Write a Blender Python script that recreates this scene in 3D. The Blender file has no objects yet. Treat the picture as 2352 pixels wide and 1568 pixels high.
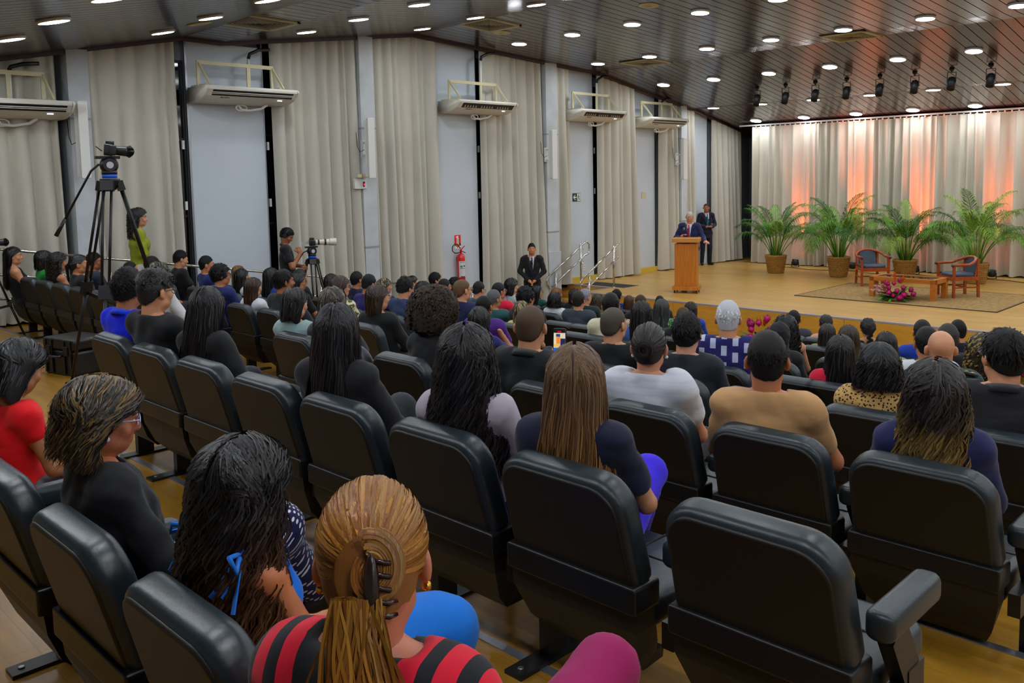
import bpy, math, random
import numpy as np
from mathutils import Matrix, Vector, Euler
R = math.radians
scene = bpy.context.scene
C = scene.collection
random.seed(7); np.random.seed(7)

# ---------------------------------------------------------------- camera
F_PX, PHI, PITCH, ROLL, PY = 2025.0, R(45.0), R(5.2), R(-1.15), 597.0
CAM = np.array((13.7, 0.0, 3.14))
_fw = np.array((-math.sin(PHI)*math.cos(PITCH), math.cos(PHI)*math.cos(PITCH), -math.sin(PITCH)))
_r0 = np.array((math.cos(PHI), math.sin(PHI), 0.0)); _u0 = np.cross(_r0, _fw)
_r = _r0*math.cos(ROLL)+_u0*math.sin(ROLL); _u = -_r0*math.sin(ROLL)+_u0*math.cos(ROLL)
cd = bpy.data.cameras.new('camera'); cam = bpy.data.objects.new('camera', cd); C.objects.link(cam)
cd.sensor_width = 36.0; cd.lens = F_PX*36.0/2352.0; cd.shift_y = -(784.0-PY)/2352.0
cd.clip_start = 0.05; cd.clip_end = 100
cam.matrix_world = Matrix(((_r[0], _u[0], -_fw[0], CAM[0]), (_r[1], _u[1], -_fw[1], CAM[1]), (_r[2], _u[2], -_fw[2], CAM[2]), (0, 0, 0, 1)))
scene.camera = cam
def ray(u, v): return _fw + _r*(u-1176.0)/F_PX - _u*(v-PY)/F_PX
def on_plane(u, v, n, c):
    d = ray(u, v); n = np.array(n, float); return CAM + d*((c-CAM@n)/(d@n))
def onX(u, v, X): return on_plane(u, v, (1, 0, 0), X)
def onY(u, v, Y): return on_plane(u, v, (0, 1, 0), Y)
def onZ(u, v, Z): return on_plane(u, v, (0, 0, 1), Z)

# ---------------------------------------------------------------- world (night outside), exposure
w = bpy.data.worlds.new('night'); scene.world = w; w.use_nodes = True
w.node_tree.nodes['Background'].inputs[0].default_value = (0.01, 0.014, 0.03, 1)
w.node_tree.nodes['Background'].inputs[1].default_value = 0.3
vs = scene.view_settings
vs.view_transform = 'Standard'; vs.look = 'None'; vs.gamma = 1.0; vs.use_curve_mapping = False
vs.exposure = -0.12
LAMP_POWER = 72.0
scene.cycles.use_denoising = True
scene.cycles.max_bounces = 6; scene.cycles.diffuse_bounces = 4; scene.cycles.glossy_bounces = 3
scene.cycles.transmission_bounces = 4; scene.cycles.transparent_max_bounces = 6
scene.cycles.sample_clamp_indirect = 4.0; scene.cycles.caustics_reflective = False; scene.cycles.caustics_refractive = False

# ---------------------------------------------------------------- materials
def lin(c):
    o = []
    for x in c[:3]:
        x = x/255.0
        o.append(x/12.92 if x <= 0.04045 else ((x+0.055)/1.055)**2.4)
    return (*o, 1.0)
MATS = {}
class NT:
    def __init__(s, name):
        s.m = bpy.data.materials.new(name); s.m.use_nodes = True
        s.n = s.m.node_tree.nodes; s.l = s.m.node_tree.links
        s.b = s.n['Principled BSDF']; s.out = s.n['Material Output']
    def add(s, t, **kw):
        nd = s.n.new(t)
        for k, v in kw.items(): setattr(nd, k, v)
        return nd
    def link(s, a, b): s.l.new(a, b)
    def coords(s, scale=(1, 1, 1), kind='Object'):
        tc = s.add('ShaderNodeTexCoord'); mp = s.add('ShaderNodeMapping'); mp.inputs['Scale'].default_value = scale
        s.link(tc.outputs[kind], mp.inputs['Vector']); return mp.outputs[0]
    def noise(s, vec, scale, detail=3, rough=0.5):
        n = s.add('ShaderNodeTexNoise'); n.inputs['Scale'].default_value = scale; n.inputs['Detail'].default_value = detail
        n.inputs['Roughness'].default_value = rough; s.link(vec, n.inputs['Vector']); return n.outputs['Fac']
    def ramp(s, fac, stops, interp='LINEAR'):
        r = s.add('ShaderNodeValToRGB'); cr = r.color_ramp; cr.interpolation = interp
        while len(cr.elements) < len(stops): cr.elements.new(0.5)
        for e, (p, c) in zip(cr.elements, stops): e.position = p; e.color = lin(c) if len(c) == 3 else c
        s.link(fac, r.inputs[0]); return r.outputs[0]
    def mix(s, fac, a, b):
        m = s.add('ShaderNodeMix', data_type='RGBA')
        for sock, v in ((m.inputs[0], fac), (m.inputs[6], a), (m.inputs[7], b)):
            if hasattr(v, 'links') or hasattr(v, 'is_linked'): s.link(v, sock)
            else: sock.default_value = v
        return m.outputs[2]
    def math(s, op, a, b=None, c=None):
        m = s.add('ShaderNodeMath', operation=op)
        for i, v in enumerate((a, b, c)):
            if v is None: continue
            if hasattr(v, 'is_linked'): s.link(v, m.inputs[i])
            else: m.inputs[i].default_value = v
        return m.outputs[0]
    def sep(s, vec):
        x = s.add('ShaderNodeSeparateXYZ'); s.link(vec, x.inputs[0]); return x.outputs
    def bump(s, h, strength, dist=0.01):
        b = s.add('ShaderNodeBump'); b.inputs['Strength'].default_value = strength; b.inputs['Distance'].default_value = dist
        s.link(h, b.inputs['Height']); s.link(b.outputs[0], s.b.inputs['Normal'])
    def color(s, c):
        if hasattr(c, 'is_linked'): s.link(c, s.b.inputs['Base Color'])
        else: s.b.inputs['Base Color'].default_value = lin(c) if len(c) == 3 else c
def mat(name, rgb, rough=0.6, metal=0.0, spec=0.5, bump=None, vary=None, coat=0.0, sheen=0.0, emit=None):
    if name in MATS: return MATS[name]
    t = NT(name); t.b.inputs['Roughness'].default_value = rough; t.b.inputs['Metallic'].default_value = metal
    t.b.inputs['Specular IOR Level'].default_value = spec
    if coat: t.b.inputs['Coat Weight'].default_value = coat; t.b.inputs['Coat Roughness'].default_value = 0.2
    if sheen: t.b.inputs['Sheen Weight'].default_value = sheen
    if bump or vary: v = t.coords()
    if vary:
        sc, am = vary; f = t.noise(v, sc, 3)
        lo = tuple(max(0, x*(1-am)) for x in rgb); hi = tuple(min(255, x*(1+am)) for x in rgb)
        t.color(t.ramp(f, ((0.3, lo), (0.7, hi))))
    else: t.color(rgb)
    if bump: t.bump(t.noise(v, bump[0], 3), bump[1])
    if emit:
        t.b.inputs['Emission Color'].default_value = lin(emit[0]); t.b.inputs['Emission Strength'].default_value = emit[1]
    MATS[name] = t.m; return t.m
def wood_mat(name, c1, c2, scale=(1, 1, 1), grain=6.0, rough=0.35, plank=None, coat=0.0):
    t = NT(name); v = t.coords(scale)
    n1 = t.noise(v, grain, 5, 0.6); col = t.ramp(n1, ((0.3, c1), (0.7, c2)))
    if plank:
        br = t.add('ShaderNodeTexBrick'); v2 = t.coords((1, 1, 1)); t.link(v2, br.inputs['Vector'])
        br.inputs['Scale'].default_value = 1.0; br.inputs['Brick Width'].default_value = plank[0]; br.inputs['Row Height'].default_value = plank[1]
        br.inputs['Mortar Size'].default_value = 0.0015; br.inputs['Color1'].default_value = (1, 1, 1, 1); br.inputs['Color2'].default_value = (0.84, 0.84, 0.84, 1)
        br.inputs['Mortar'].default_value = (0.6, 0.55, 0.5, 1)
        mm = t.add('ShaderNodeMix', data_type='RGBA', blend_type='MULTIPLY'); mm.inputs[0].default_value = 1.0
        t.link(col, mm.inputs[6]); t.link(br.outputs[0], mm.inputs[7]); col = mm.outputs[2]
    t.color(col); t.b.inputs['Roughness'].default_value = rough
    if coat: t.b.inputs['Coat Weight'].default_value = coat; t.b.inputs['Coat Roughness'].default_value = 0.15
    MATS[name] = t.m; return t.m

floor_wood = wood_mat('floor_wood', (140, 98, 26), (172, 126, 42), (0.6, 5, 5), 3.0, 0.3, (1.2, 0.19))
stage_wood = wood_mat('stage_wood', (188, 142, 64), (212, 168, 88), (0.6, 5, 5), 3.0, 0.34, (1.2, 0.19))
fascia_wood = wood_mat('fascia_wood', (196, 140, 44), (214, 158, 60), (1, 1, 4), 3.0, 0.32)
lectern_wood = wood_mat('lectern_wood', (176, 100, 22), (206, 128, 38), (9, 9, 0.7), 3.0, 0.4)
lectern_light = wood_mat('lectern_light', (196, 130, 52), (214, 150, 72), (1, 8, 8), 3.0, 0.4)
table_wood = wood_mat('table_wood', (172, 96, 28), (196, 120, 40), (2, 9, 9), 3.0, 0.35)
red_wood = wood_mat('red_wood', (134, 52, 14), (170, 76, 24), (9, 9, 2), 3.0, 0.3)
plank_mats = []
for i, k in enumerate((1.0, 0.86, 1.14)):
    t = NT('ceiling_plank_%d' % i); v = t.coords((7, 0.5, 7))
    f = t.noise(v, 1.6, 4, 0.6)
    t.color(t.ramp(f, ((0.3, (44*k, 25*k, 19*k)), (0.7, (64*k, 39*k, 30*k)))))
    t.b.inputs['Roughness'].default_value = 0.22; t.b.inputs['Specular IOR Level'].default_value = 0.42; t.b.inputs['Coat Weight'].default_value = 0.18; t.b.inputs['Coat Roughness'].default_value = 0.08
    plank_mats.append(t.m)
ceil_gap = mat('ceiling_gap', (14, 10, 9), 0.8)
ceil_trim = mat('ceiling_trim', (52, 18, 12), 0.4)
wall_white = mat('wall_white', (196, 204, 212), 0.7, vary=(1.5, 0.03), bump=(60, 0.05))
panel_white = mat('panel_white', (198, 207, 216), 0.55, vary=(0.8, 0.02))
column_grey = mat('column_paint', (190, 196, 200), 0.7, vary=(3, 0.04))
wall_grey = mat('wall_grey', (92, 95, 102), 0.8, bump=(40, 0.05))
cream_paint = mat('cream_paint', (206, 198, 160), 0.5)
yellow_skirt = mat('yellow_skirting', (206, 176, 66), 0.5)
ac_white = mat('ac_plastic', (222, 220, 208), 0.35, spec=0.5)
ac_dark = mat('ac_dark', (14, 18, 34), 0.4)
alu = mat('brushed_aluminium', (160, 162, 166), 0.35, 1.0)
steel = mat('polished_steel', (205, 202, 196), 0.16, 1.0)
black_metal = mat('black_metal', (16, 16, 18), 0.42, 0.2)
black_plastic = mat('black_plastic', (20, 20, 22), 0.4)
vinyl = mat('black_vinyl', (33, 42, 47), 0.36, spec=0.5, bump=(90, 0.06))
chair_shell = mat('chair_back_panel', (17, 15, 9), 0.5, bump=(300, 0.06))
chair_metal = mat('chair_metal', (22, 22, 22), 0.38, 0.1)
glass_dark = mat('night_glass', (6, 8, 14), 0.06, spec=0.7)
frame_black = mat('frame_black', (10, 10, 12), 0.5)
white_plastic = mat('white_plastic', (226, 226, 222), 0.4)
def curtain_material(name, rgb):
    t = NT(name); v = t.coords((1, 1, 1))
    f = t.noise(v, 1.2, 2); lo = tuple(x*0.97 for x in rgb)
    t.color(t.ramp(f, ((0.3, lo), (0.7, rgb)))); t.b.inputs['Roughness'].default_value = 0.85
    t.b.inputs['Specular IOR Level'].default_value = 0.25; t.b.inputs['Sheen Weight'].default_value = 0.15
    wv = t.coords((260, 260, 260)); t.bump(t.noise(wv, 1.0, 2), 0.12, 0.002)
    return t.m
curtain_mat = curtain_material('beige_curtain', (197, 193, 180))
stage_curtain_mat = curtain_material('stage_curtain', (204, 196, 180))
t = NT('lamp_diffuser'); t.b.inputs['Base Color'].default_value = (1, 1, 1, 1)
t.b.inputs['Emission Color'].default_value = (0.90, 0.95, 1.0, 1); t.b.inputs['Emission Strength'].default_value = LAMP_POWER
lamp_diff = t.m
t = NT('smoked_glass'); t.b.inputs['Base Color'].default_value = (0.03, 0.02, 0.02, 1); t.b.inputs['Roughness'].default_value = 0.05
t.b.inputs['Alpha'].default_value = 0.8; table_glass = t.m
t = NT('lens_glass'); t.b.inputs['Base Color'].default_value = (0.8, 0.85, 0.95, 1); t.b.inputs['Roughness'].default_value = 0.03
t.b.inputs['Alpha'].default_value = 0.16; lens_glass = t.m

# ---------------------------------------------------------------- mesh helpers
def mesh_np(name, V, Fq, smooth=True, uv=None, mats=(), midx=None):
    """V (n,3), Fq list/array of quads or tris (rows of 4, or 3)."""
    me = bpy.data.meshes.new(name); V = np.asarray(V, np.float32); Fq = np.asarray(Fq, np.int32)
    k = Fq.shape[1]; nf = len(Fq)
    me.vertices.add(len(V)); me.vertices.foreach_set('co', V.ravel())
    me.loops.add(nf*k); me.loops.foreach_set('vertex_index', Fq.ravel())
    me.polygons.add(nf); me.polygons.foreach_set('loop_start', np.arange(0, nf*k, k, dtype=np.int32))
    me.polygons.foreach_set('loop_total', np.full(nf, k, np.int32))
    if smooth: me.polygons.foreach_set('use_smooth', np.ones(nf, bool))
    if midx is not None: me.polygons.foreach_set('material_index', np.asarray(midx, np.int32))
    if uv is not None:
        l = me.uv_layers.new(name='UVMap'); l.data.foreach_set('uv', np.asarray(uv, np.float32)[Fq.ravel()].ravel())
    me.update(calc_edges=True); me.validate()
    for m in mats: me.materials.append(m)
    return me
def link(name, me, parent=None, M=None, mats=None):
    o = bpy.data.objects.new(name, me); C.objects.link(o)
    if parent is not None: o.parent = parent
    if M is not None: o.matrix_local = M
    if mats is not None:
        for m in (mats if isinstance(mats, (list, tuple)) else (mats,)): me.materials.append(m)
    return o
def tag(o, label=None, cat=None, group=None, kind=None):
    if label: o['label'] = label
    if cat: o['category'] = cat
    if group: o['group'] = group
    if kind: o['kind'] = kind
    return o
def empty(name, loc=(0, 0, 0), rz=0.0, label=None, cat=None, group=None):
    o = bpy.data.objects.new(name, None); C.objects.link(o); o.location = loc; o.rotation_euler = (0, 0, rz)
    o.empty_display_size = 0.1
    return tag(o, label, cat, group)
def dup(o, parent=None):
    c = o.copy(); C.objects.link(c)
    if parent is not None: c.parent = parent
    for ch in KIDS.get(o.name, ()): dup(ch, c)
    return c
KIDS = {}
def learn(root):
    KIDS[root.name] = list(root.children)
    for ch in root.children: learn(ch)
class MB:
    def __init__(s): s.v = []; s.f = []; s.sm = []
    def add(s, V, Fs, smooth=False):
        b = len(s.v); s.v += [tuple(map(float, p)) for p in V]
        s.f += [tuple(b+i for i in f) for f in Fs]; s.sm += [smooth]*len(Fs); return s
    def box(s, x0, x1, y0, y1, z0, z1, M=None):
        V = [(x, y, z) for z in (z0, z1) for y in (y0, y1) for x in (x0, x1)]
        if M is not None: V = [M @ Vector(p) for p in V]
        return s.add(V, [(0, 2, 3, 1), (4, 5, 7, 6), (0, 1, 5, 4), (2, 6, 7, 3), (0, 4, 6, 2), (1, 3, 7, 5)])
    def bar(s, a, b, w, h=None, up=(0, 0, 1)):
        a = Vector(a); b = Vector(b); h = h or w; d = (b-a); L = d.length; d.normalize()
        x = d.cross(Vector(up));
        if x.length < 1e-4: x = d.cross(Vector((1, 0, 0)))
        x.normalize(); z = x.cross(d)
        M = Matrix(((x.x, d.x, z.x, a.x), (x.y, d.y, z.y, a.y), (x.z, d.z, z.z, a.z), (0, 0, 0, 1)))
        return s.box(-w/2, w/2, 0, L, -h/2, h/2, M)
    def tube(s, pts, r, n=10, cap=True):
        P = [Vector(p) for p in pts]; m = len(P); rs = r if isinstance(r, (list, tuple)) else [r]*m
        V = []; prev = None
        for i in range(m):
            d = (P[min(i+1, m-1)]-P[max(i-1, 0)])
            d = d.normalized() if d.length > 1e-9 else Vector((0, 0, 1))
            if prev is None:
                x = d.cross(Vector((0, 0, 1)))
                if x.length < 1e-3: x = d.cross(Vector((1, 0, 0)))
            else: x = prev - d*prev.dot(d)
            x.normalize(); prev = x; y = d.cross(x)
            for k in range(n):
                a = 2*math.pi*k/n; V.append(P[i] + x*(math.cos(a)*rs[i]) + y*(math.sin(a)*rs[i]))
        Fs = [(i*n+k, i*n+(k+1) % n, (i+1)*n+(k+1) % n, (i+1)*n+k) for i in range(m-1) for k in range(n)]
        s.add(V, Fs, True)
        if cap:
            b = len(s.v)-m*n
            s.f += [tuple(b+k for k in range(n))[::-1], tuple(b+(m-1)*n+k for k in range(n))]; s.sm += [False, False]
        return s
    def lathe(s, prof, n=24, M=None, smooth=True):
        V = []; m = len(prof)
        for (r, z) in prof:
            for k in range(n):
                a = 2*math.pi*k/n; p = Vector((r*math.cos(a), r*math.sin(a), z)); V.append(M @ p if M is not None else p)
        Fs = [(i*n+k, i*n+(k+1) % n, (i+1)*n+(k+1) % n, (i+1)*n+k) for i in range(m-1) for k in range(n)]
        s.add(V, Fs, smooth); b = len(s.v)-m*n
        s.f += [tuple(b+k for k in range(n))[::-1], tuple(b+(m-1)*n+k for k in range(n))]; s.sm += [False, False]
        return s
    def slab(s, wd, ht, th, rc=0.05, bev=0.015, taper=0.0, M=None, nb=3, nc=6, rb=None):
        """rounded rectangle wd x ht (x,z, z from 0..ht) extruded th in y (0..th), bevelled; taper widens the bottom; rb: radius of the lower corners."""
        rb = rc if rb is None else rb
        def ring(o, y):
            out = []; W = wd/2-o; H0 = o; H1 = ht-o
            for cx, cz, a0, rr in ((1, 1, 0, rc), (-1, 1, 90, rc), (-1, -1, 180, rb), (1, -1, 270, rb)):
                rad = max(rr-o, 0.001)
                for k in range(nc+1):
                    a = R(a0+90*k/nc); x = cx*(W-rad)+rad*math.cos(a); z = (H1-rad if cz > 0 else H0+rad)+rad*math.sin(a)
                    x *= 1+taper*(1-z/ht); out.append((x, y, z))
            return out
        rings = []
        for k in range(nb+1):
            a = R(90*k/nb); rings.append(ring(bev*(1-math.sin(a)), bev*(1-math.cos(a))))
        for k in range(nb, -1, -1):
            a = R(90*k/nb); rings.append(ring(bev*(1-math.sin(a)), th-bev*(1-math.cos(a))))
        n = len(rings[0]); V = [p for rg in rings for p in rg]
        if M is not None: V = [M @ Vector(p) for p in V]
        Fs = [(i*n+k, (i+1)*n+k, (i+1)*n+(k+1) % n, i*n+(k+1) % n) for i in range(len(rings)-1) for k in range(n)]
        s.add(V, Fs, True); b = len(s.v)-len(V)
        s.f += [tuple(b+k for k in range(n)), tuple(b+(len(rings)-1)*n+k for k in range(n))[::-1]]; s.sm += [False, False]
        return s
    def ball(s, c, r, n=12, m=8, M=None):
        rr = (r, r, r) if not isinstance(r, (tuple, list)) else r; V = []
        for i in range(m+1):
            t = math.pi*i/m
            for k in range(n):
                a = 2*math.pi*k/n
                p = Vector((rr[0]*math.sin(t)*math.cos(a), rr[1]*math.sin(t)*math.sin(a), rr[2]*math.cos(t)))
                V.append((M @ p if M is not None else p)+Vector(c))
        return s.add(V, [(i*n+k, (i+1)*n+k, (i+1)*n+(k+1) % n, i*n+(k+1) % n) for i in range(m) for k in range(n)], True)
    def mesh(s, name):
        me = bpy.data.meshes.new(name); me.from_pydata(s.v, [], s.f); me.polygons.foreach_set('use_smooth', s.sm); me.update(); return me
    def build(s, name, m, parent=None, M=None): return link(name, s.mesh(name), parent, M, m)
def TR(x=0, y=0, z=0, rx=0, ry=0, rz=0):
    return Matrix.Translation((x, y, z)) @ Euler((R(rx), R(ry), R(rz))).to_matrix().to_4x4()
# ---------------------------------------------------------------- the hall: floor tiers, stage, walls
XL, XR, YB, YS, YE = -0.4, 22.0, -4.0, 15.0, 24.6
ROWS = dict(A=0.7, B=1.9, C=3.1, D=4.3, E=5.4, F=6.5, G=7.6, H=8.7, I=9.8, J=10.9, K=12.0)
LROW = dict(l1=3.5, l2=4.6, l3=5.7, l4=6.8, l5=7.9, l6=9.0)
XSPLIT, LDROP = 6.7, 0.10                        # the left block stands a little lower than the centre block
def zrow(Y): return (1.44-0.13*(Y-1.9) if Y > 1.9 else 1.44)-float(np.interp(Y, [3.1, 4.3, 5.4, 6.5, 7.6, 8.7, 9.8, 10.9, 12.0], [0, 0.02, 0.045, 0.065, 0.075, 0.07, 0.055, 0.03, 0.0]))
_edges = [(Y+0.25, zrow(Y)) for Y in ROWS.values()]
def floor_z(Y, X=10.0):
    z = zrow(0.7)
    for e, zz in _edges:
        if Y >= e: z = zz
    if Y > 13.0: return 0.0
    return max(z-(LDROP if X < XSPLIT else 0.0), 0.0)
ys = [YB]+[e for e, _ in _edges[1:]]+[13.0, YS+0.05]; zs = [zrow(0.7)]+[zz for _, zz in _edges[1:]]+[0.0]
mb = MB()
for i in range(len(zs)): mb.box(XSPLIT, XR, ys[i], ys[i+1], -0.3, zs[i]); mb.box(XL-0.3, XSPLIT, ys[i], ys[i+1], -0.3, max(zs[i]-LDROP, 0.0))
fl = mb.build('floor', floor_wood); tag(fl, kind='structure')
strip_mat = mat('nosing_strip', (150, 152, 160), 0.3, 0.8)
for i in range(1, len(zs)):
    for (xa, xb_, dz) in ((XSPLIT, XR, 0.0), (XL, XSPLIT, LDROP)):
        zz = max(zs[i-1]-dz, 0.0); mb = MB(); mb.box(xa, xb_, ys[i]-0.035, ys[i]+0.004, zz, zz+0.004); mb.box(xa, xb_, ys[i]-0.001, ys[i]+0.004, zz-0.02, zz+0.003); mb.build('step_nosing', strip_mat, fl)
# stage
mb = MB(); mb.box(0.95, XR, YS, YE, 0, 0.6); mb.box(XL-0.2, 0.95, 16.0, YE, 0, 0.6)
st = mb.build('floor_stage', stage_wood); tag(st, kind='structure')
mb = MB()
for k in range(3): mb.box(XL-0.2, 0.95, 15.22+0.27*k, 16.0, 0.0, 0.15*(k+1))
mb.build('stair_flight', fascia_wood, st)
lav = mat('stage_nosing', (168, 164, 176), 0.4, 0.3)
mb = MB(); mb.box(0.95, XR, YS-0.012, YS+0.05, 0.575, 0.604); mb.box(XL, 0.95, 15.99, 16.04, 0.575, 0.604); mb.box(0.93, 0.99, YS, 16.04, 0.575, 0.604)
mb.build('nosing', lav, st)
x = 0.955; k = 0
while x < 14:
    mb = MB(); mb.slab(1.19, 0.56, 0.014, 0.004, 0.003, M=TR(x+0.6, YS-0.014, 0.01)); mb.build('fascia_panel', fascia_wood, st); x += 1.2
mb = MB(); mb.box(0.94, 0.952, YS, 16.0, 0.0, 0.575); mb.build('fascia_panel', fascia_wood, st)
# grating mat on the stage beside the stairs
mb = MB()
for k in range(12):
    for j in range(5): mb.box(0.0+0.1*k, 0.055+0.1*k, 16.15+0.1*j, 16.21+0.1*j, 0.6, 0.612)
mb.box(-0.02, 1.22, 16.12, 16.68, 0.6, 0.605)
tag(mb.build('stair_mat', mat('mat_rubber', (60, 58, 58), 0.6)), 'dark ribbed mat on the stage at the head of the stairs', 'mat')

# ceiling profile along the hall (Y,Z)
PROF = [(YB, 3.95), (1.0, 4.40), (6.47, 5.51), (7.14, 5.49), (11.21, 6.03), (16.32, 5.71), (16.87, 5.70), (20.86, 5.00), (21.18, 4.99), (YE, 4.25)]
def ceil_z(Y):
    for (y0, z0), (y1, z1) in zip(PROF, PROF[1:]):
        if y0 <= Y <= y1: return z0+(z1-z0)*(Y-y0)/(y1-y0)
    return 4.25
def project(p):
    d = np.asarray(p, float)-CAM; z = d@_fw
    return 1176+F_PX*(d@_r)/z, PY-F_PX*(d@_u)/z, z
mb = MB(); V = []
for (y, z) in PROF: V += [(XL-0.4, y, z+0.03), (XR, y, z+0.03), (XL-0.4, y, z+0.2), (XR, y, z+0.2)]
n = len(PROF)
Fs = [(4*i, 4*i+4, 4*i+5, 4*i+1) for i in range(n-1)]+[(4*i+2, 4*i+3, 4*i+7, 4*i+6) for i in range(n-1)]
mb.add(V, Fs); ceiling = mb.build('ceiling', ceil_gap); tag(ceiling, kind='structure')
cand = []
for i, ((y0, z0), (y1, z1)) in enumerate(zip(PROF, PROF[1:])):
    k = 0; x = XL
    while x < XR:
        ym = 0.5*(y0+y1); best = 0.0
        for f in (0.1, 0.5, 0.9):
            p = (x+0.1, y0+f*(y1-y0), z0+f*(z1-z0)); u, v, d = project(p)
            if d > 0.5 and -60 < u < 2412 and -60 < v < 1568: best = max(best, (y1-y0)/d**2)
        cand.append((best, i, x)); x += 0.2
cand.sort(reverse=True)
pl_mesh = {}; rest = MB()
for j, (b, i, x) in enumerate(cand):
    (y0, z0), (y1, z1) = PROF[i], PROF[i+1]
    if j < 300 and b > 0:
        if i not in pl_mesh:
            m = MB(); m.add([(0.008, y0, z0), (0.192, y0, z0), (0.192, y1, z1), (0.008, y1, z1), (0.008, y0, z0+0.03), (0.192, y0, z0+0.03), (0.192, y1, z1+0.03), (0.008, y1, z1+0.03)],
                [(0, 1, 2, 3)[::-1], (0, 4, 5, 1)[::-1], (2, 6, 7, 3)[::-1], (0, 3, 7, 4)[::-1], (1, 5, 6, 2)[::-1]])
            me = m.mesh('plank'); me.materials.append(plank_mats[0]); pl_mesh[i] = me
        o = bpy.data.objects.new('plank', pl_mesh[i]); C.objects.link(o); o.parent = ceiling; o.location.x = x
        o.material_slots[0].link = 'OBJECT'; o.material_slots[0].material = plank_mats[(int(round(x*5))*7+i*5) % 3]
    else:
        rest.add([(x+0.006, y0, z0), (x+0.194, y0, z0), (x+0.194, y1, z1), (x+0.006, y1, z1)], [(3, 2, 1, 0)])
o = rest.build('plank_rows', plank_mats[0], ceiling); tag(o, kind='stuff')
mb = MB()
for (y0, z0), (y1, z1) in zip(PROF, PROF[1:]):
    mb.bar((XL+0.24, y0, z0-0.02), (XL+0.24, y1, z1-0.02), 0.03, 0.06)
tag(mb.build('trim_1', ceil_trim), kind='structure')

# left wall: backing, columns, white panels, night windows
mb = MB(); mb.box(-1.0, -0.62, YB, YE+0.2, -0.3, 6.3); wl = mb.build('wall_left', wall_white); tag(wl, kind='structure')
COLS = [(4.70, 5.00), (9.88, 10.20), (15.02, 15.40), (20.45, 20.72), (-0.55, -0.2)]
for (a, b) in COLS:
    mb = MB(); mb.box(-0.62, -0.12, a, b, -0.1, ceil_z(0.5*(a+b)))
    mb.build('column', column_grey, wl)
    for z in (1.9, 4.15):
        mb = MB(); mb.box(-0.622, -0.112, a-0.006, b+0.006, z, z+0.03); mb.build('column_band', mat('band_grey', (150, 154, 158), 0.5), wl)
mb = MB(); mb.box(-0.62, -0.085, 15.0, 15.42, 0, 1.45); mb.build('column_base', column_grey, wl)
PANELS = [(6.66, 8.02), (11.85, 13.10), (16.00, 17.03), (18.5, 19.62), (21.28, 22.18)]
for (a, b) in PANELS:
    mb = MB(); mb.box(-0.62, -0.42, a, b, -0.1 if a < 15 else 0.5, ceil_z(a)); mb.build('wall_panel', panel_white, wl)
    mb = MB(); mb.box(-0.45, -0.405, a-0.035, a, 0.6, ceil_z(a)); mb.box(-0.45, -0.405, b, b+0.012, 0.6, ceil_z(b)); mb.build('panel_frame', alu if a < 8 else frame_black, wl)
wi = 1
for (a, b) in ((1.0, 4.66), (5.02, 6.62), (8.03, 9.86), (10.22, 11.84), (13.12, 15.0), (17.05, 18.48)):
    zt = min(ceil_z(a), ceil_z(b))-0.02; zb = floor_z(a, 0.0)+0.35 if a < 15 else 1.0
    g = MB(); g.box(-0.53, -0.52, a, b, zb, zt); wo = g.build('window_%d' % wi, glass_dark); tag(wo, kind='structure'); wi += 1
    f = MB(); f.box(-0.55, -0.48, a, a+0.04, zb, zt); f.box(-0.55, -0.48, b-0.04, b, zb, zt)
    for z in np.arange(zb+0.02, zt, (zt-zb-0.04)/3.0): f.box(-0.55, -0.49, a, b, z-0.02, z+0.02)
    f.build('window_frame', frame_black, wo)
    for zz in (3.75, 2.75):
        for yy in (a+0.05, b-0.09):
            c_ = MB(); c_.box(-0.49, -0.44, yy, yy+0.04, zz, zz+0.14); c_.build('window_catch', white_plastic, wo)
# skirting on the stage wall
mb = MB(); mb.box(-0.62, -0.36, 15.42, 20.4, 0.6, 0.73); tag(mb.build('baseboard_left', yellow_skirt), kind='structure')
# end wall behind the curtain, right wall, rear wall
mb = MB(); mb.box(-1.0, XR+0.2, YE, YE+0.2, 0, 6.3); mb.box(-0.62, -0.45, 23.6, YE, 0.6, 5); tag(mb.build('wall_stage', wall_grey), kind='structure')
mb = MB(); mb.box(XR, XR+0.2, YB, YE, -0.3, 6.3); tag(mb.build('wall_right', wall_white), kind='structure')
mb = MB(); mb.box(-1.0, XR+0.2, YB-0.2, YB, -0.3, 6.3); tag(mb.build('wall_rear', wall_white), kind='structure')

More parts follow.
